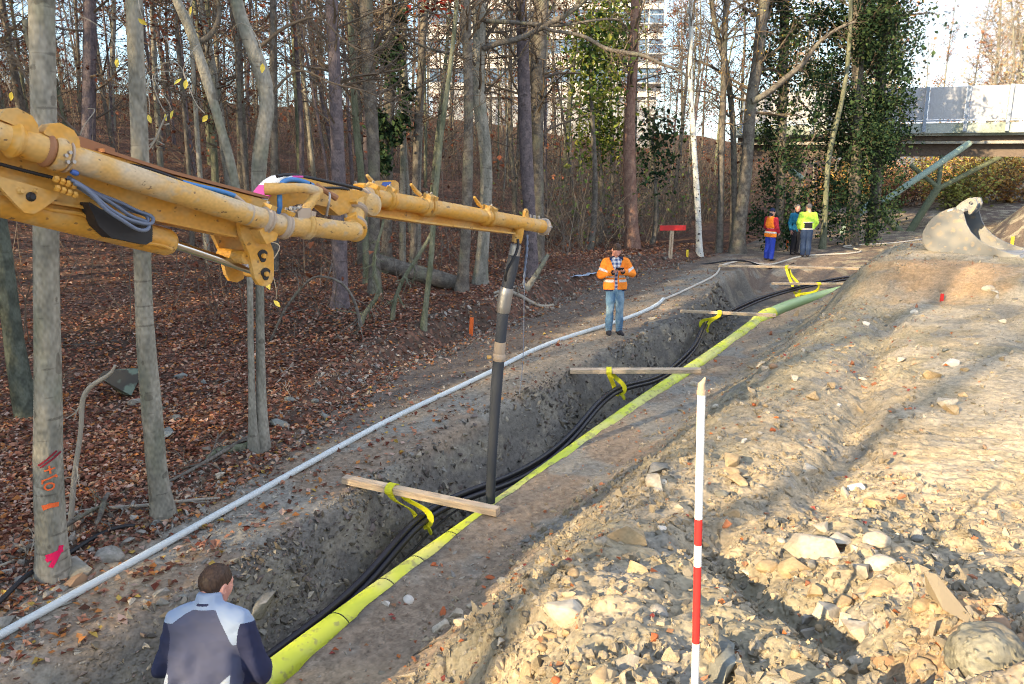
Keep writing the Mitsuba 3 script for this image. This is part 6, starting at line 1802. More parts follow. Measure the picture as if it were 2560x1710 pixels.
kg, sg, _ = tree('sapling', 'tall slender green barked sapling in front of the building', TR_['green'], 'm_bark_green', 10, 16, 3.0, 1.5, 5, seed=10, n=10, wob=.03)
tree('tree', 'brown trunk standing close behind the forked grey beech', TR_['brown'], 'm_bark_brown', 19, 24, 5, 2.4, 6, seed=11)
tree('tree', 'grey beech with a long crooked limb sweeping right across the building', TR_['main'], 'm_bark_beech', 20, 26, 4.5, 2.6, 6, seed=12, n=18, wob=.08, limbs=R4('B1', 'B1b', 'B2', 'B3'))
tree('tree', 'straight purplish trunk above the tip of the boom', TR_['purple2'], 'm_bark_purple', 21, 30, 5, 2.0, 6, seed=13, n=16)
tree('tree', 'gnarled dark rough trunk in front of the building', TR_['gnarly'], 'm_bark_brown', 19, 24, 3, 3.2, 6, seed=14, wob=.16)
tree('pine_tree', 'reddish pine trunk right of the building', TR_['pine'], 'm_bark_pine', 22, 26, 5, 2.4, 6, seed=15, n=16)
tree('birch_tree', 'slim white birch behind the red crossboard', TR_['birch'], 'm_bark_birch', 17, 34, 4.2, 2.4, 8, seed=16, n=12, wob=.04)
tree('tree', 'thin grey trunk just right of the white birch', TR_['r16a'], 'm_bark_brown', 18, 34, 3.5, 2.6, 7, seed=17, n=10, leaf=(420, .2, .05, [(.5, .34, .07), (.42, .25, .06)]))
tree('tree', 'grey trunk with a strong limb rising to the ivy trees', TR_['r16b'], 'm_bark_brown', 20, 36, 4, 3.0, 7, seed=18, n=16, limbs=R4('r16bb'), leaf=(700, .25, .05, [(.5, .34, .07), (.42, .25, .06), (.3, .25, .08)]))
tree('tree', 'slim dark trunk between two grey ones near the orange vest', TR_['r16c'], 'm_bark_brown', 18, 34, 3.6, 2.6, 7, seed=19, n=10)
tree('tree', 'bare pale stem leaning before the ivy clad trees', TR_['bare19'], 'm_bark_green', 12, 10, 4, 1.6, 5, seed=20, n=10, wob=.04)
tree('tree', 'dark green trunk at the left edge, behind the marked trunk', [(-6.68, 10.59, -.1, .15), (-6.74, 10.6, .9, .125), (-6.72, 10.6, 2.3, .11), (-6.8, 10.6, 4.2, .10), (-6.9, 10.6, 7, .085)], 'm_bark_dark', 16, 26, 3.5, 2.6, 6, seed=21, n=12)

# painted marks on the nearest trunk, laid round the bark
TA = sm_


def on_trunk(u, z, lift=.004):
    """A point on the marked trunk's camera side, u to the right of its middle at the height z."""
    c = np.array([np.interp(z, TA[:, 2], TA[:, j]) for j in (0, 1)]); r = np.interp(z, TA[:, 2], TA[:, 3]) * 1.02 + lift
    f = np.array([0.53, -0.848]); s = np.array([0.848, 0.53])
    u = np.clip(u, -.95 * r, .95 * r)
    return np.r_[c + s * u + f * math.sqrt(r * r - u * u), z]


def paint(strokes, w, bsdf, name, label):
    mb = MB()
    for st in strokes:
        st = np.asarray(st, float)
        c = np.r_[0, np.cumsum(np.hypot(*np.diff(st, axis=0).T))]
        x = np.linspace(0, c[-1], max(4, int(c[-1] / .012)))
        q = np.stack([np.interp(x, c, st[:, j]) for j in (0, 1)], 1)
        d = np.gradient(q, axis=0); d /= np.linalg.norm(d, axis=1, keepdims=True) + 1e-9
        nn = np.stack([-d[:, 1], d[:, 0]], 1)
        ww = w * (.85 + .35 * meshkit.noise(np.c_[q * 40, x * 0], 3))
        L = np.linspace(-.5, .5, 5)
        V = np.array([[on_trunk(*(q[i] + nn[i] * ww[i] * l)) for l in L] for i in range(len(q))]).reshape(-1, 3)
        F = [[i * 5 + j, i * 5 + j + 1, i * 5 + j + 6] for i in range(len(q) - 1) for j in range(4)] + [[i * 5 + j, i * 5 + j + 6, i * 5 + j + 5] for i in range(len(q) - 1) for j in range(4)]
        mb.add((V, np.array(F)))
    part(km, name, {**mb.ply(bsdf, True)}, label, None)


matte('m_spray_maroon', (.25, .035, .05)); matte('m_spray_orange', (.85, .17, .06)); matte('m_spray_pink', (.80, .03, .13))
ell = [(.034 * math.cos(t), .850 + .028 * math.sin(t)) for t in np.linspace(0, 2 * PI, 25)]
for i, st in enumerate([[(-.075, 1.03), (.055, 1.135)], [(-.06, 1.015), (.085, 1.115)]]):
    paint([st], .014, 'm_spray_maroon', 'painted_slash', 'dark red sprayed slash')
paint([[(-.035, .985), (.042, .998)], [(.0, 1.025), (.010, .955)]], .013, 'm_spray_orange', 'painted_plus', 'orange sprayed plus sign')
paint([[(-.045, .905), (.052, .935)], [(-.045, .91), (-.05, .875)], [(.045, .932), (.056, .915)]], .014, 'm_spray_orange', 'painted_one', 'orange sprayed figure one lying on its side')
paint([ell], .014, 'm_spray_orange', 'painted_zero', 'orange sprayed nought')
paint([[(-.055, .675), (.0, .69), (.062, .682)]], .038, 'm_spray_orange', 'painted_bar', 'broad orange sprayed bar')
paint([[(-.05, .255), (.075, .285)], [(.065, .325), (.05, .28), (-.005, .19), (-.02, .165)], [(-.05, .225), (.02, .26)]], .036, 'm_spray_pink', 'painted_cross', 'bright pink sprayed cross')

# ---------------------------------------------------------------- saplings, bent stems, logs and sticks on the wood floor


def stem(name, label, q, bk, cat='sapling', twigs=12, seed=0, group=None, n=8, L=.22):
    r = np.random.default_rng(700 + seed)
    s = smooth_spline(np.asarray(q, float), 30)
    key = thing(name, label, cat, group)
    part(key, 'stem', mikit.ply(tube(s[:, :3], s[:, 3], n, True, .08, seed), bk, smooth=50))
    if twigs:
        P, R = offshoots(r, s[None, :, :3], s[None, :, 3], twigs, .2, 1, 50, L, 4, .18, .04, .45)
        P2, R2 = offshoots(r, P, R, 3, .2, 1, 45, .5, 3, .2, .02)
        part(key, 'twigs', MB().add(polys(P, np.maximum(R, .005))).add(polys(P2, np.maximum(R2, .004))).ply(bk), None, 'stuff')
    return key


stem('bent_sapling', 'thin stem bent over in an arch below the boom', TR_['arc'], 'm_bark_brown', seed=1)
stem('bent_sapling', 'crooked pale sapling kinked at its middle, below the boom tip section', TR_['fork1'], 'm_bark_green', seed=2)
stem('bent_sapling', 'slanting grey sapling left of the green sapling', TR_['fork2'], 'm_bark_green', seed=3)
stem('broken_stem', 'short broken stub leaning right behind the hanging hose', [(a, b, c, d * .55) for a, b, c, d in TR_['stub']], 'm_bark_beech', 'stump', 6, 4)
stem('dead_stem', 'crooked dead pale stem standing between the first two trunks', TR_['pale'], 'm_twig_pale', 'dead stem', 3, 5, L=.12)
stem('bare_twig', 'white lichened twig with a yellow leaf before the second trunk', TR_['wtwig3'], 'm_twig_pale', 'twig', 3, 6, L=.3)
lg = thing('fallen_log', 'big dark fallen log lying on the leaves behind the saplings', 'log')
part(lg, 'log', mikit.ply(tube(smooth_spline(np.array(TR_['log']) + [0, 0, .02, .02], 24)[:, :3], .19, 14, True, .12, 5), 'm_bark_brown', smooth=50))


def lying(name, label, xy, rad, bk, cat='branch', seed=0, up=0.02, twigs=5, group=None):
    xy = np.asarray(xy, float)
    z = height(xy[:, 0], xy[:, 1]) + up + np.asarray(rad).max() * .6
    return stem(name, label, np.c_[xy, z, np.broadcast_to(rad, len(xy))], bk, cat, twigs, seed, group, L=.25)


lying('fallen_branch', 'pale stick lying level in front of the second trunk', [(-4.5, 7.05), (-4.15, 7.3), (-3.7, 7.36), (-3.2, 7.42), (-2.95, 7.55)], [.012, .017, .02, .017, .01], 'm_twig_pale', seed=11)
lying('fallen_branch', 'long brown branch running from the twin trunks down to the path', [(-3.62, 7.9), (-3.4, 8.25), (-3.25, 8.7), (-3.2, 9.15), (-3.1, 9.4)], [.014, .02, .024, .026, .022], 'm_bark_brown', seed=12, up=.05)
lying('fallen_branch', 'mossy root limb at the foot of the twin trunks', [(-3.45, 8.5), (-3.3, 8.72), (-3.15, 8.9), (-3.0, 9.0)], [.03, .05, .06, .05], 'm_bark_green', seed=13, twigs=0)
lying('fallen_branch', 'grey stick leaning by the marked trunk', [(-4.25, 6.35), (-4.12, 6.7), (-4.05, 7.0), (-3.95, 7.3)], [.018, .022, .02, .014], 'm_bark_brown', seed=14, up=.08)
lying('fallen_branch', 'short dark branch between the two nearest trunks', [(-4.1, 7.6), (-3.95, 7.2), (-3.82, 6.9), (-3.75, 6.7)], [.02, .026, .024, .016], 'm_bark_brown', seed=15, up=.1)
lying('fallen_branch', 'thin curved pale twig at the left edge', [(-4.6, 6.0), (-4.42, 6.2), (-4.2, 6.35), (-4.05, 6.5)], [.008, .012, .012, .008], 'm_twig_pale', seed=16)
lying('fallen_branch', 'pale branch on the leaves left of the man with the phone', [(-.4, 17.4), (.0, 17.6), (.5, 17.9), (.95, 18.2)], [.03, .045, .045, .03], 'm_twig_pale', seed=17)
lying('fallen_branch', 'thin root lying across the trodden earth strip right of the trench', [(-.68, 4.88), (-.45, 4.95), (-.2, 4.9), (.02, 4.68)], [.005, .008, .008, .005], 'm_bark_brown', seed=18, twigs=1, up=0)
r, SR = np.random.default_rng(77), []
for i in range(46):
    s, t = np.exp(r.uniform(np.log(3.2), np.log(22))), 0
    t = float(te(s)) - .25 - abs(r.normal(0, 2.6)); x, y = st2xy(s, t); a = r.uniform(0, PI); L = r.uniform(.3, 1.1)
    p = np.array([[x + math.cos(a) * L * f + r.normal(0, .04), y + math.sin(a) * L * f + r.normal(0, .04)] for f in (-.5, -.2, .2, .5)])
    SR.append((None, 'stick', (float(x), float(y))))
    k_ = lying('fallen_stick', 'thin stick lying loose on the fallen leaves', p, [.006, .011, .010, .005], 'm_bark_brown' if r.random() < .7 else 'm_twig_pale', 'stick', 40 + i, 0.0, 2, 'sticks on the wood floor')
    SR[-1] = (k_, 'stick', (float(x), float(y)))
rank_labels(SR, MARKS, lambda w, o, n: f'thin stick on the fallen leaves, {o} to the {n}')
# scraps
for x, y, a, lab in ((1.72, 21.0, .3, 'pale blue plastic scrap lying on the leaves left of the man with the phone'), (2.1, 21.7, .9, 'smaller pale blue plastic scrap a little further on')):
    g = np.stack(np.meshgrid(np.linspace(-.26, .26, 9), np.linspace(-.12, .12, 6), indexing='ij'), -1).reshape(-1, 2)
    h = .05 * meshkit.noise(np.c_[g * 9, g[:, :1] * 0 + x], 4)
    V = np.c_[g @ rz(a)[:2, :2].T + [x, y], h + height(x, y) + .05]
    F = np.array([[i * 6 + j, i * 6 + j + 1, i * 6 + j + 7, i * 6 + j + 6] for i in range(8) for j in range(5)])
    whole('plastic_scrap', mikit.ply((V, F), 'm_scrap', smooth=True), lab, 'scrap')
matte('m_scrap', (.42, .50, .62))
# hanging yellow leaves near the left trunks
tl_ = [(-3.94, 6.6, 3.89), (-3.08, 6.6, 4.14), (-2.85, 6.6, 4.44), (-2.62, 6.6, 4.0), (-2.56, 6.6, 3.98), (-2.74, 6.6, 3.73), (-2.69, 6.6, 3.75), (-2.43, 6.6, 3.72), (-1.95, 6.6, 4.1), (-2.47, 6.6, 4.52), (-3.44, 6.6, 3.49), (-3.0, 6.9, 3.73), (-1.93, 6.5, 2.25), (-1.99, 6.5, 2.40)]
kt = thing('leafy_twigs', 'last yellow leaves hanging on thin twigs before the left trunks', 'twigs')
rr = np.random.default_rng(5)
mb = MB()
for p in tl_:
    p = np.array(p)
    top_ = p + [rr.normal(0, .05), rr.normal(0, .05), .16]
    mb.add(tube(smooth_spline([p, (p + top_) / 2 + rr.normal(0, .015, 3), top_, top_ + [rr.normal(0, .25), .25, .12]], 12), [.0035] * 12, 5))
part(kt, 'twig', mb.ply('m_twig_pale'), None, 'stuff')
for p in tl_:
    g = np.array([[0, .5, 0], [.2, .25, .05], [.26, -.05, .04], [.1, -.4, .0], [0, -.52, -.03], [-.1, -.4, .0], [-.26, -.05, .05], [-.2, .25, .05], [0, 0, -.04]]) * .075
    M = euler(rr.uniform(-.8, .8), PI / 2 + rr.normal(0, .4), rr.uniform(-1, 1))
    F = np.array([[8, i, (i + 1) % 8] for i in range(8)])
    part(kt, 'leaf', mikit.ply((g @ M.T + p + [0, 0, -.04], F), 'm_leaf_green' if p[2] < 3.5 and p[0] < -3.4 else 'm_leaf_yellow', smooth=True))
scene['m_leaf_yellow'] = {'type': 'twosided', 'bsdf': {'type': 'principled', 'base_color': rgb(.78, .62, .10), 'roughness': .5}}
scene['m_leaf_green'] = {'type': 'twosided', 'bsdf': {'type': 'principled', 'base_color': rgb(.30, .46, .08), 'roughness': .5}}

# ---------------------------------------------------------------- ivy


def ivy_leaves(r, s, n, rad, z0, z1, size, cols=IVY_LEAF):
    """Leaves in hanging clumps of uneven reach round the trunk s."""
    m = max(30, int((z1 - z0) * 13 * rad))
    z = z0 + (z1 - z0) * r.uniform(0, 1, m); ph = r.uniform(0, 2 * PI, m)
    c = np.stack([np.interp(z, s[:, 2], s[:, j]) for j in (0, 1)], 1)
    reach = rad * r.uniform(.1, 1.0, m) ** .7 * (.35 + 1.3 * fb(np.cos(ph) * 1.1, np.sin(ph) * 1.1, z * .5 + s[0, 0], 3, 9) ** 1.3 * 1.4)
    C = np.c_[c + np.stack([np.cos(ph), np.sin(ph)], 1) * reach[:, None], z]
    w = r.uniform(.35, 1.5, m); w /= w.sum()
    i = r.choice(m, n, p=w)
    P = C[i] + r.normal(0, 1, (n, 3)) * (np.array([.20, .20, .30]) * (.35 + .45 * rad))
    P[:, 2] -= np.abs(r.normal(0, .12, n))
    return leaf_ply(r, P, size * np.exp(r.normal(0, .3, n)), cols, .8)


r = np.random.default_rng(41)
part(ki, 'ivy', ivy_leaves(r, si, 3800, .34, 2.8, 12, .085), 'dark green ivy round the trunk', 'stuff')
for nm, lab, q, n, rad, H, seed in [('ivyA', 'narrow ivy clad tree, leftmost of the three evergreen columns', 'ivyA', 9000, .95, 15, 31), ('ivyB', 'broad ivy clad tree, tallest mass of evergreen leaves before the bridge', 'ivyB', 19000, 1.5, 16, 32),
                                    ('ivyC', 'ivy clad tree nearest the bridge with leafy limbs reaching right', 'ivyC', 11000, 1.0, 16, 33)]:
    k, s, tw = tree('ivy_tree', lab, [(a - (.7 if q == 'ivyC' else 0), b, c, d) for a, b, c, d in TR_[q]], 'm_bark_brown', H, 34, 2.5, 3.4 if q != 'ivyA' else 2.0, 6, seed=seed)
    part(k, 'ivy', ivy_leaves(r, s, n, rad, .5, H, .075), 'dense dark green ivy', 'stuff')
    part(k, 'leaves', foliage(r, tw[: len(tw) // 2], 5200 if q != 'ivyA' else 1500, .22, .09, IVY_LEAF))
part(kg, 'leaves', leaf_ply(r, np.array([-2.1, 14.3, 5.25]) * 0 + sg[[np.argmin(np.abs(sg[:, 2] - 6.0))]][:, :3] + r.normal(0, 1, (60, 3)) * [.22, .15, .14] + [-.42, 0, -.05], .09, [(.22, .035, .025), (.3, .05, .03)]), 'tuft of dark red leaves')
for i, (x, y, zc, n, h) in enumerate([(2.6, 27, 6.6, 1300, 1.6), (3.2, 30, 4.4, 1200, 1.5), (5.2, 30, 3.6, 700, 1.4), (4.0, 34, 8.0, 1300, 2.0)]):
    k = thing('ivy_bush', ['bright yellow green ivy hanging before the building', 'low yellow green ivy behind the pine trunk', 'dark ivy mass right of the pine trunk', 'high olive ivy crown at the building edge'][i], 'ivy')
    z0 = float(height(x, y))
    part(k, 'stem', mikit.ply(tube(smooth_spline([(x, y, z0 - .1), (x + .1, y, zc * .5), (x - .1, y, zc), (x, y, zc + h)], 20), np.linspace(.12, .03, 20), 9, True, .1, i), 'm_bark_brown', smooth=50))
    P = np.array([x, y, zc]) + r.normal(0, 1, (n, 3)) * [.5, .45, h * .55]
    part(k, 'leaves', leaf_ply(r, P, .11 * np.exp(r.normal(0, .25, n)), [(.17, .22, .05), (.10, .15, .04), (.24, .25, .06), (.05, .09, .03)] if i != 2 else IVY_LEAF, .7))

# ---------------------------------------------------------------- the wood behind: every trunk its own tree
r = np.random.default_rng(51)
done = [np.array(TR_[k][-1][:2] if TR_[k][0][2] > TR_[k][-1][2] else TR_[k][0][:2]) for k in ('purple', 'grey6', 'brown', 'main', 'purple2', 'pine', 'birch', 'r16a', 'r16b', 'ivyB', 'green')]
BK = ['m_bark_brown', 'm_bark_brown', 'm_bark_purple', 'm_bark_green', 'm_bark_beech']
n_, FT = 0, []
while n_ < 225:
    y = np.exp(r.uniform(np.log(20.5), np.log(98))); x = y * r.uniform(-.78, .30) + r.normal(0, .5)
    s, t = xy2st(x, y)
    if t > te(s) - 3.4 - .05 * y or min(np.hypot(*(d - [x, y])) for d in done) < 1.1 + .012 * y or abs(x / y - .13) < .02 and y < 40 or -.10 < x / y < .18 and y > 24 and r.random() < .5:
        continue
    done.append(np.array([x, y])); n_ += 1
    z = float(height(x, y)); rad = np.clip(r.lognormal(-2.4, .45), .04, .2); H = z + r.uniform(13, 21)
    c = np.array([x, y, z]); q = [np.r_[c + [0, 0, -.2], rad * 1.15]]
    d = np.r_[r.normal(0, .045, 2), 1]
    for j in range(8):
        d = d + np.r_[r.normal(0, .03, 2), 0]; c = c + d / np.linalg.norm(d) * (H - z) / 8; q.append(np.r_[c, rad * (1 - .1 * (j + 1))])
    q = np.array(q); sp = spline(q, 18)
    near = y < 34
    bk = BK[r.integers(5)]
    w1 = {'m_bark_brown': 'brown', 'm_bark_purple': 'purplish', 'm_bark_green': 'greenish', 'm_bark_beech': 'grey'}[bk]
    w2 = 'slender' if rad < .09 else 'stout' if rad > .16 else 'middling'
    w3 = 'at the near edge of the wood' if y < 24 else 'in the middle of the wood' if y < 45 else 'far up the wooded slope'
    w4 = ' on the left' if x / y < -.42 else ' behind the boom' if x / y < -.05 else ' below the building'
    k = thing('forest_tree', f'{w2} {w1} bare tree {w3}{w4}', 'tree', f'{w2} {w1} trees {w3}{w4}')
    FT.append((k, f'{w2} {w1} bare tree', x / y, y))
    part(k, 'trunk', mikit.ply(tube(sp[:, :3], sp[:, 3], 10 if near else 7, True, .07, n_), bk, smooth=50))
    mb, tw = crown(r, sp, 32 if near else 26, z + (1.6 if r.random() < .6 else 4), r.uniform(1.8, 3.8), 5, 3, .18, 66, rmin=.006 + .00013 * y, lift=.03)
    part(k, 'crown', mb.ply('m_twig'))
    if r.random() < (.85 if x < -.2 * y else .4):
        part(k, 'leaves', foliage(r, tw, 520, .18, .07 + .0006 * y, RED_LEAF))
AZ = {'behind the marked trunk': -.62, 'behind the second trunk': -.45, 'behind the slim forked trunk': -.38, 'behind the sinuous trunk': -.31, 'behind the thick purplish trunk': -.215, 'behind the grey brown trunk': -.17, 'behind the ivy wrapped trunk': -.14,
      'behind the thin brown trunk': -.115, 'behind the green sapling': -.08, 'behind the forked beech': -.035, 'behind the purplish trunk over the boom tip': .018, 'behind the gnarled trunk': .035, 'behind the reddish pine': .15, 'behind the birch': .22}
sets = {}
for k, w, a, y in FT:
    n = min(AZ, key=lambda q: abs(AZ[q] - a)); sets.setdefault((w, n), []).append((y, k))
for (w, n), rows in sets.items():
    for i, (y, k) in enumerate(sorted(rows)):
        labels[k] = {'label': f'{w} {n}, {ORDINAL[i]} of them', 'category': 'tree', 'group': 'trees of the wood behind the path'}

# lesser growth: thin stems, brambles and whips that read as one thicket
r = np.random.default_rng(61)


def thicket(N, y0, y1, h0, h1, rad, m, bsdf, label, dens, name='undergrowth'):
    y = np.exp(r.uniform(np.log(y0), np.log(y1), N)); x = y * r.uniform(-.76, .34, N)
    s, t = xy2st(x, y)
    ok = (t < te(s) - 1.2 - .05 * y) & (r.random(N) < dens(x, y))
    x, y = x[ok], y[ok]; N = len(x)
    P = wander(r, np.stack([x, y, height(x, y) - .05], 1), np.c_[r.normal(0, .4, (N, 2)), np.ones(N)], r.uniform(h0, h1, N), 5, .17, -.03)
    k = (1 + .012 * y)
    R = (rad * k * r.uniform(.6, 1.5, N))[:, None] * np.linspace(1, .4, 6)
    P2, R2 = offshoots(r, P, R, m, .25, 1, 50, .42, 3, .22, -.02)
    stuff(name, MB().add(polys(P, R)).add(polys(P2, np.maximum(R2, .004))).ply(bsdf), label, 'undergrowth')
    return P


mid = lambda x, y: .16 + .95 * sm(-.06, .08, x / y) * sm(19, 23, y) + .25 * sm(26, 40, y)
W1 = thicket(4200, 13, 60, .7, 3.2, .008, 3, 'm_twig', 'tangled thicket of bare dark whips under the trees', mid)
W2 = thicket(6000, 18, 60, 1.0, 4.2, .007, 3, 'm_twig_grey', 'grey whips and brambles arching in the thicket', lambda x, y: .08 + .9 * sm(-.02, .10, x / y) * sm(20, 23, y))
W3 = thicket(3600, 42, 104, 1.8, 6.0, .010, 4, 'm_twig', 'far brushwood along the top of the wooded slope', lambda x, y: .8)
matte('m_twig_grey', (.20, .175, .15), two=False)
for P, n, sz, cols, nm, lab, cond in ((W2, 900, .10, GRN_LEAF, 'green_leaves', 'scattered fresh green leaves in the thicket', -.02), (W1, 2600, .07, RED_LEAF, 'brown_leaves', 'withered red brown leaves clinging in the thicket', -9), (W3, 5200, .15, RED_LEAF, 'brown_leaves', 'withered leaves in the far brushwood', -9)):
    i = r.integers(len(P), size=n * 5); i = i[P[i, 0, 0] / P[i, 0, 1] > cond][:n]
    q = P[i, r.integers(2, 6, len(i))] + r.normal(0, .16, (len(i), 3))
    stuff(nm, leaf_ply(r, q, sz * np.exp(r.normal(0, .3, len(q))), cols, .6), lab, 'leaves')
# ---------------------------------------------------------------- bridge over the hollow
mat('m_bridgeglass', (.42, .44, .50), .25, spec=.5)
mat('m_bridgepost', (.30, .36, .46), .5)
mat('m_girder', (.13, .10, .085), .6)
mat('m_strutgreen', (.27, .36, .31), .55)
mat('m_strut_moss_shade', (.13, .15, .095), .8)  # mossy olive of the legs; on the upper forks its dark stands for shade


def concrete_color(p, n, uv):
    g = fbm(p.x * 1.5, p.y * 1.5, p.z * .5, 3)
    return mix(mi.Color3f(.46, .50, .48), mi.Color3f(.26, .31, .28), smoothstep(.45, .68, g))


matte('m_concrete', proc(concrete_color))
B0, BD = np.array([22.1, 36.0, 0]), np.array([-8.0, 4.4, 0]) / np.hypot(8, 4.4)
BN = np.array([BD[1], -BD[0], 0]) * -1
BN = BN if BN[1] > 0 else -BN
kb = thing('road_bridge', 'low bridge with pale noise barrier panels and green steel props', 'bridge')


def bb(l0, l1, n0, n1, z0, z1):
    c = B0 + BD * (l0 + l1) / 2 + BN * (n0 + n1) / 2 + np.array([0, 0, (z0 + z1) / 2])
    return box(c, (abs(l1 - l0) / 2, abs(n1 - n0) / 2, abs(z1 - z0) / 2), np.stack([BD, BN, [0, 0, 1.0]], 1))


L0, L1 = -14, 12.4
part(kb, 'deck', mikit.ply(bb(L0, L1, .35, 5.6, 4.25, 4.42), 'm_concrete'))
part(kb, 'parapet', mikit.ply(bb(L0, L1, 0, .3, 4.36, 4.80), 'm_concrete'), 'streaked concrete edge beam')
part(kb, 'parapet', mikit.ply(bb(L0, L1, 5.62, 5.9, 4.36, 4.80), 'm_concrete'))
part(kb, 'edge_girder', mikit.ply(bb(L0, L1, .80, 1.0, 4.02, 4.245), 'm_girder'))
part(kb, 'edge_flange', mikit.ply(bb(L0, L1, .66, 1.08, 3.90, 4.015), 'm_bucket'))
part(kb, 'main_girder', mikit.ply(bb(L0, L1, 1.3, 1.7, 3.32, 4.24), 'm_girder'))
part(kb, 'main_girder', mikit.ply(bb(L0, L1, 4.3, 4.7, 3.32, 4.24), 'm_girder'))
part(kb, 'rail', mikit.ply(bb(L0, L1, -.07, -.01, 4.86, 4.93), 'm_bridgepost'))
part(kb, 'rail', mikit.ply(bb(L0, L1, .12, .15, 5.62, 5.66), 'm_bridgepost'))
xs = np.arange(L0, L1 + .1, 1.62)
for i, l in enumerate(xs):
    part(kb, 'post', mikit.ply(bb(l - .07, l + .07, -.16, -.005, 4.42, 6.38), 'm_bridgepost'))
    if i < len(xs) - 1:
        part(kb, 'barrier_panel', mikit.ply(bb(l + .085, xs[i + 1] - .085, .02, .07, 4.95, 6.36), 'm_bridgeglass'))


def prop(a, b, r, m, label=None):
    a, b = np.asarray(a, float), np.asarray(b, float)
    part(kb, 'prop', mikit.ply(tube([a, a + (b - a) * .02, a + (b - a) * .98, b], [r * .9, r, r, r * .9], 14), m, smooth=40), label)


prop((18.11, 37.0, -.2), (19.27, 37.0, 1.96), .17, 'm_strut_moss_shade', 'mossy green slanting steel leg')
prop((18.05, 37.1, -.2), (16.1, 37.6, 1.55), .15, 'm_strut_moss_shade')
prop((19.27, 37.0, 1.96), (18.0, 37.2, 2.95), .10, 'm_strut_moss_shade')
prop((19.27, 37.0, 1.96), (19.95, 38.3, 3.34), .10, 'm_strut_moss_shade')
prop((19.3, 37.0, 1.93), (22.3, 37.6, 3.34), .11, 'm_strut_moss_shade')
prop((16.4, 36.1, 1.35), (20.1, 36.35, 3.92), .14, 'm_strutgreen', 'pale green prop rising to the deck edge')
prop((14.56, 36.0, -.1), (16.0, 36.3, 1.35), .14, 'm_strutgreen')
prop((12.0, 37.5, 3.2), (13.2, 37.3, 2.35), .13, 'm_strutgreen')
# ---------------------------------------------------------------- white building on the hill
mat('m_render', (.70, .70, .69), .8, spec=.2)
mat('m_glass', (.10, .17, .28), .08, spec=.8)
mat('m_frame', (.45, .48, .52), .5)
kw = thing('office_building', 'white building with long blue window bands on the hill behind the trees', 'building')
YB, X0, X1 = 110.0, -11.0, 19.5


def wb(x0, x1, y0, y1, z0, z1):
    return box(((x0 + x1) / 2, (y0 + y1) / 2, (z0 + z1) / 2), ((x1 - x0) / 2, (y1 - y0) / 2, (z1 - z0) / 2))


part(kw, 'wall', mikit.ply(wb(X0 + .5, X1 - .5, YB + .6, YB + 13, 4, 29.8), 'm_frame'))
part(kw, 'roof', mikit.ply(wb(X0 - .3, X1 + .3, YB - .3, YB + 13.4, 29.82, 30.4), 'm_render'))
for f in range(1, 7):
    zb = 7.0 + 3.6 * f - .0
    b0, b1 = zb + .0, zb + 1.75
    part(kw, 'wall_band', mikit.ply(wb(X0, X1, YB, YB + .55, b0 - .05 + .25, b1 + .25), 'm_render'))
    xx = np.arange(X0 + .2, X1 - 1.0, 1.9)
    for i, x in enumerate(xx):
        w = part(kw, 'window', mikit.ply(wb(x + .06, x + 1.84, YB + .30, YB + .36, b1 + .30, b0 + 3.72), 'm_glass'))
    part(kw, 'window_frame', mikit.ply(MB().add(wb(X0 + .1, X1 - .1, YB + .38, YB + .5, b1 + .26, b0 + 3.78)).mesh(), 'm_frame'))
for x in (9.2, 13.4, 17.4):
    part(kw, 'mast', mikit.ply(tube([(x, YB - 1.4, 6), (x, YB - 1.4, 29)], .07, 8), 'm_render'))
for f in range(1, 6):
    part(kw, 'walkway', mikit.ply(wb(8.6, X1 + .5, YB - 1.6, YB - .02, 8.75 + 3.6 * f, 8.9 + 3.6 * f), 'm_frame'))
    part(kw, 'walkway_rail', mikit.ply(wb(8.6, X1 + .5, YB - 1.6, YB - 1.54, 9.9 + 3.6 * f, 9.97 + 3.6 * f), 'm_render'))
# ---------------------------------------------------------------- growth beyond the bridge
r = np.random.default_rng(71)
for i in range(16):
    y = r.uniform(45, 60); x = y * r.uniform(.40, .70); z = float(height(x, y))
    k = thing('shrub', ['orange brown shrub under the bridge', 'yellow green shrub under the bridge', 'dull red shrub under the bridge'][i % 3] + (', nearer row' if y < 52 else ', further row'), 'shrub', ['orange', 'green', 'red'][i % 3] + ' shrubs beyond the bridge ' + ('near' if y < 52 else 'far'))
    n = 26
    P = wander(r, np.repeat([[x, y, z - .1]], n, 0) + r.normal(0, .4, (n, 3)) * [1, 1, 0], np.c_[r.normal(0, .5, (n, 2)), np.ones(n)], r.uniform(1.4, 3.4, n), 4, .2)
    P2, R2 = offshoots(r, P, np.full((n, 5), .02), 5, .2, 1, 45, .45, 3, .2)
    part(k, 'stems', MB().add(polys(P, np.full((n, 5), .02))).add(polys(P2, np.maximum(R2, .010))).ply('m_twig'))
    cols = [[(.52, .30, .09), (.58, .40, .13), (.4, .22, .08)], [(.34, .36, .09), (.42, .42, .13), (.26, .27, .08)], [(.38, .19, .11), (.46, .27, .16), (.3, .15, .1)]][i % 3]
    part(k, 'leaves', foliage(r, P2, 1100, .25, .14, cols))
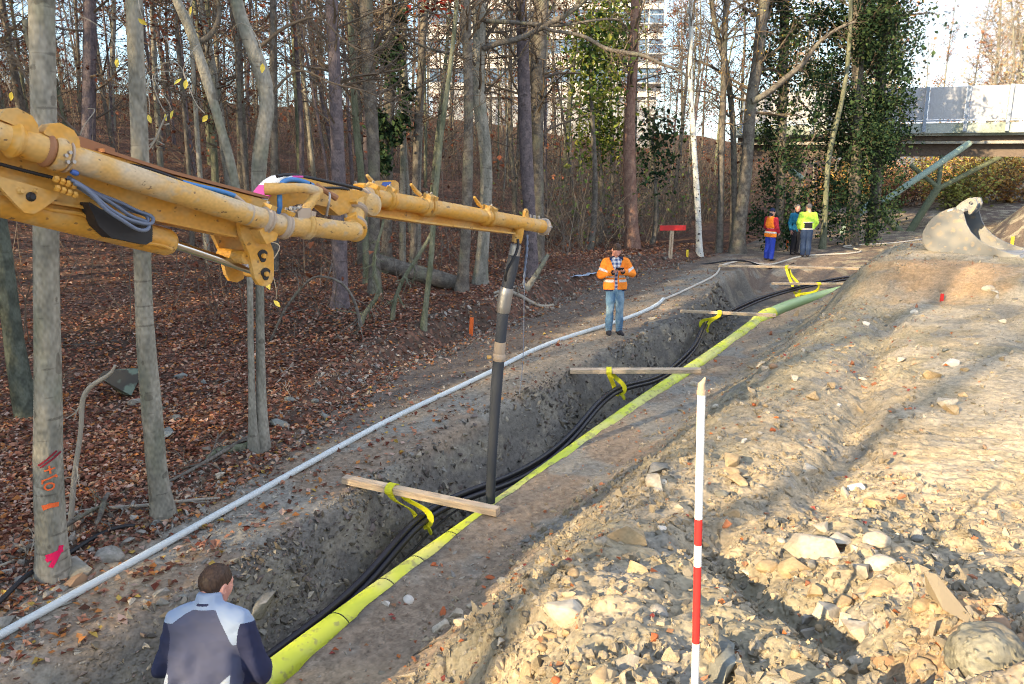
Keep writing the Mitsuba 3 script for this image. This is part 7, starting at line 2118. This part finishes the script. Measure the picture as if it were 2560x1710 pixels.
for i in range(34):
    y = r.uniform(44, 100); x = y * r.uniform(.30, .82); z = float(height(x, y)); H = z + r.uniform(11, 18); rad = r.uniform(.07, .18)
    s = spline(np.array([[x, y, z - .2, rad], [x + r.normal(0, .3), y, z + (H - z) * .4, rad * .7], [x + r.normal(0, .5), y, H, .03]]), 16)
    w = 'rust tinted' if i % 3 == 0 else 'pale tan' if i % 3 == 1 else 'grey'
    k = thing('far_tree', f'{w} bare tree beyond the bridge', 'tree', f'{w} bare trees beyond the bridge')
    part(k, 'trunk', mikit.ply(tube(s[:, :3], s[:, 3], 7, True, .06, i), 'm_bark_beech', smooth=50))
    mb, tw = crown(r, s, 36, z + 2.0, r.uniform(2.5, 4.2), 6, 3, .17, 52, rmin=.014, lift=.06)
    part(k, 'crown', mb.ply('m_twig_pale' if i % 3 else 'm_twig'))
    part(k, 'leaves', foliage(r, tw, 520, .3, .14, [[(.42, .22, .12), (.36, .17, .1)], [(.46, .34, .2), (.5, .38, .25)], [(.4, .3, .22), (.3, .22, .18)]][i % 3]))
for nm in ('shrub', 'far_tree'):
    rows, cnt = [], {}
    for k in [q for q in labels if q.startswith(nm) and '__' not in q]:
        v = meshkit.WRITTEN[next(d['filename'] for kk, d in scene.items() if kk.startswith(k + '__leaves'))][0].mean(0)
        rows.append((v[0] / v[1], k))
    for a, k in sorted(rows):
        w = labels[k]['label'].split(',')[0]; cnt[w] = cnt.get(w, 0) + 1
        labels[k]['label'] = w + ', ' + ['first', *[q.split()[0] for q in ORDINAL[1:]]][cnt[w] - 1] + ' of its kind from the left'
# a parked machine's dark flank and the yellow barrier bar at the right edge
kv = thing('site_container', 'dark blue grey container with a yellow warning bar at the right edge', 'container')
c = np.array([23.6, 34.6, 0])
z0 = float(height(23.6, 34.6))
M = np.stack([BD, BN, [0, 0, 1.0]], 1)
part(kv, 'wall', mikit.ply(box(c + [0, 0, z0 + 1.05], (1.5, .8, .75), M), 'm_container'))
part(kv, 'lid', mikit.ply(box(c + [0, 0, z0 + 1.85], (1.55, .85, .05), M), 'm_girder'))
part(kv, 'skid', mikit.ply(box(c + [0, 0, z0 + .15], (1.4, .7, .15), M), 'm_girder'))
part(kv, 'warning_bar', mikit.ply(box(c - BN * .85 + [0, 0, z0 + 1.58], (1.45, .03, .09), M), 'm_stakeyellow'))
mat('m_container', (.14, .18, .26), .5)
# ---------------------------------------------------------------- the wood goes on behind the camera's left, and shades the ground
r = np.random.default_rng(81)
n_, spots_ = 0, []
while n_ < 46:
    s, t = r.uniform(-46, -3), r.uniform(-30, -2)
    if t > -7.6 and s > -20 or s < -10 and t > -2.5 - .29 * (5 - s) and r.random() < .70 or min([9] + [np.hypot(s - a, t - b) for a, b in spots_]) < 2.6:
        continue
    spots_.append((s, t)); n_ += 1
    x, y = map(float, st2xy(s, t)); z = float(height(x, y)); H = z + r.uniform(15, 20); rad = r.uniform(.10, .22)
    q = spline(np.array([[x, y, z - .3, rad], [x + r.normal(0, .25), y + r.normal(0, .25), z + 6, rad * .85], [x + r.normal(0, .5), y + r.normal(0, .5), H, .04]]), 16)
    k = thing('forest_tree', 'bare tree of the wood edge behind the camera', 'tree', 'trees of the wood edge behind the camera')
    part(k, 'trunk', mikit.ply(tube(q[:, :3], q[:, 3], 10, True, .06, n_), 'm_bark_beech', smooth=50))
    mb, tw = crown(r, q, 34, z + r.uniform(4.5, 7), 4.2, 5, 3, .18, 50, rmin=.014, lift=.07)
    part(k, 'crown', mb.ply('m_twig'))
    part(k, 'leaves', foliage(r, tw, 900, .25, .10, RED_LEAF))
# ---------------------------------------------------------------- and on to the left of the frame
n_ = 0
while n_ < 70:
    x, y = r.uniform(-48, -5), r.uniform(-12, 46)
    if x > -.74 * y - 1.5 or xy2st(x, y)[1] > -10.5 or min([9] + [np.hypot(x - a, y - b) for a, b in spots_]) < 2.4:
        continue
    spots_.append((x, y)); n_ += 1
    z = float(height(x, y)); H = z + r.uniform(14, 19); rad = r.uniform(.09, .2)
    q = spline(np.array([[x, y, z - .3, rad], [x + r.normal(0, .25), y + r.normal(0, .25), z + 6, rad * .85], [x + r.normal(0, .5), y + r.normal(0, .5), H, .04]]), 14)
    k = thing('forest_tree', 'bare tree of the wood beyond the left edge of the view', 'tree', 'trees of the wood beyond the left edge of the view')
    part(k, 'trunk', mikit.ply(tube(q[:, :3], q[:, 3], 8, True, .06, n_), 'm_bark_brown', smooth=50))
    mb, tw = crown(r, q, 24, z + r.uniform(1.5, 4), 3.6, 4, 3, .18, 55, rmin=.016, lift=.06)
    part(k, 'crown', mb.ply('m_twig'))
    part(k, 'leaves', foliage(r, tw, 800, .25, .11, RED_LEAF))
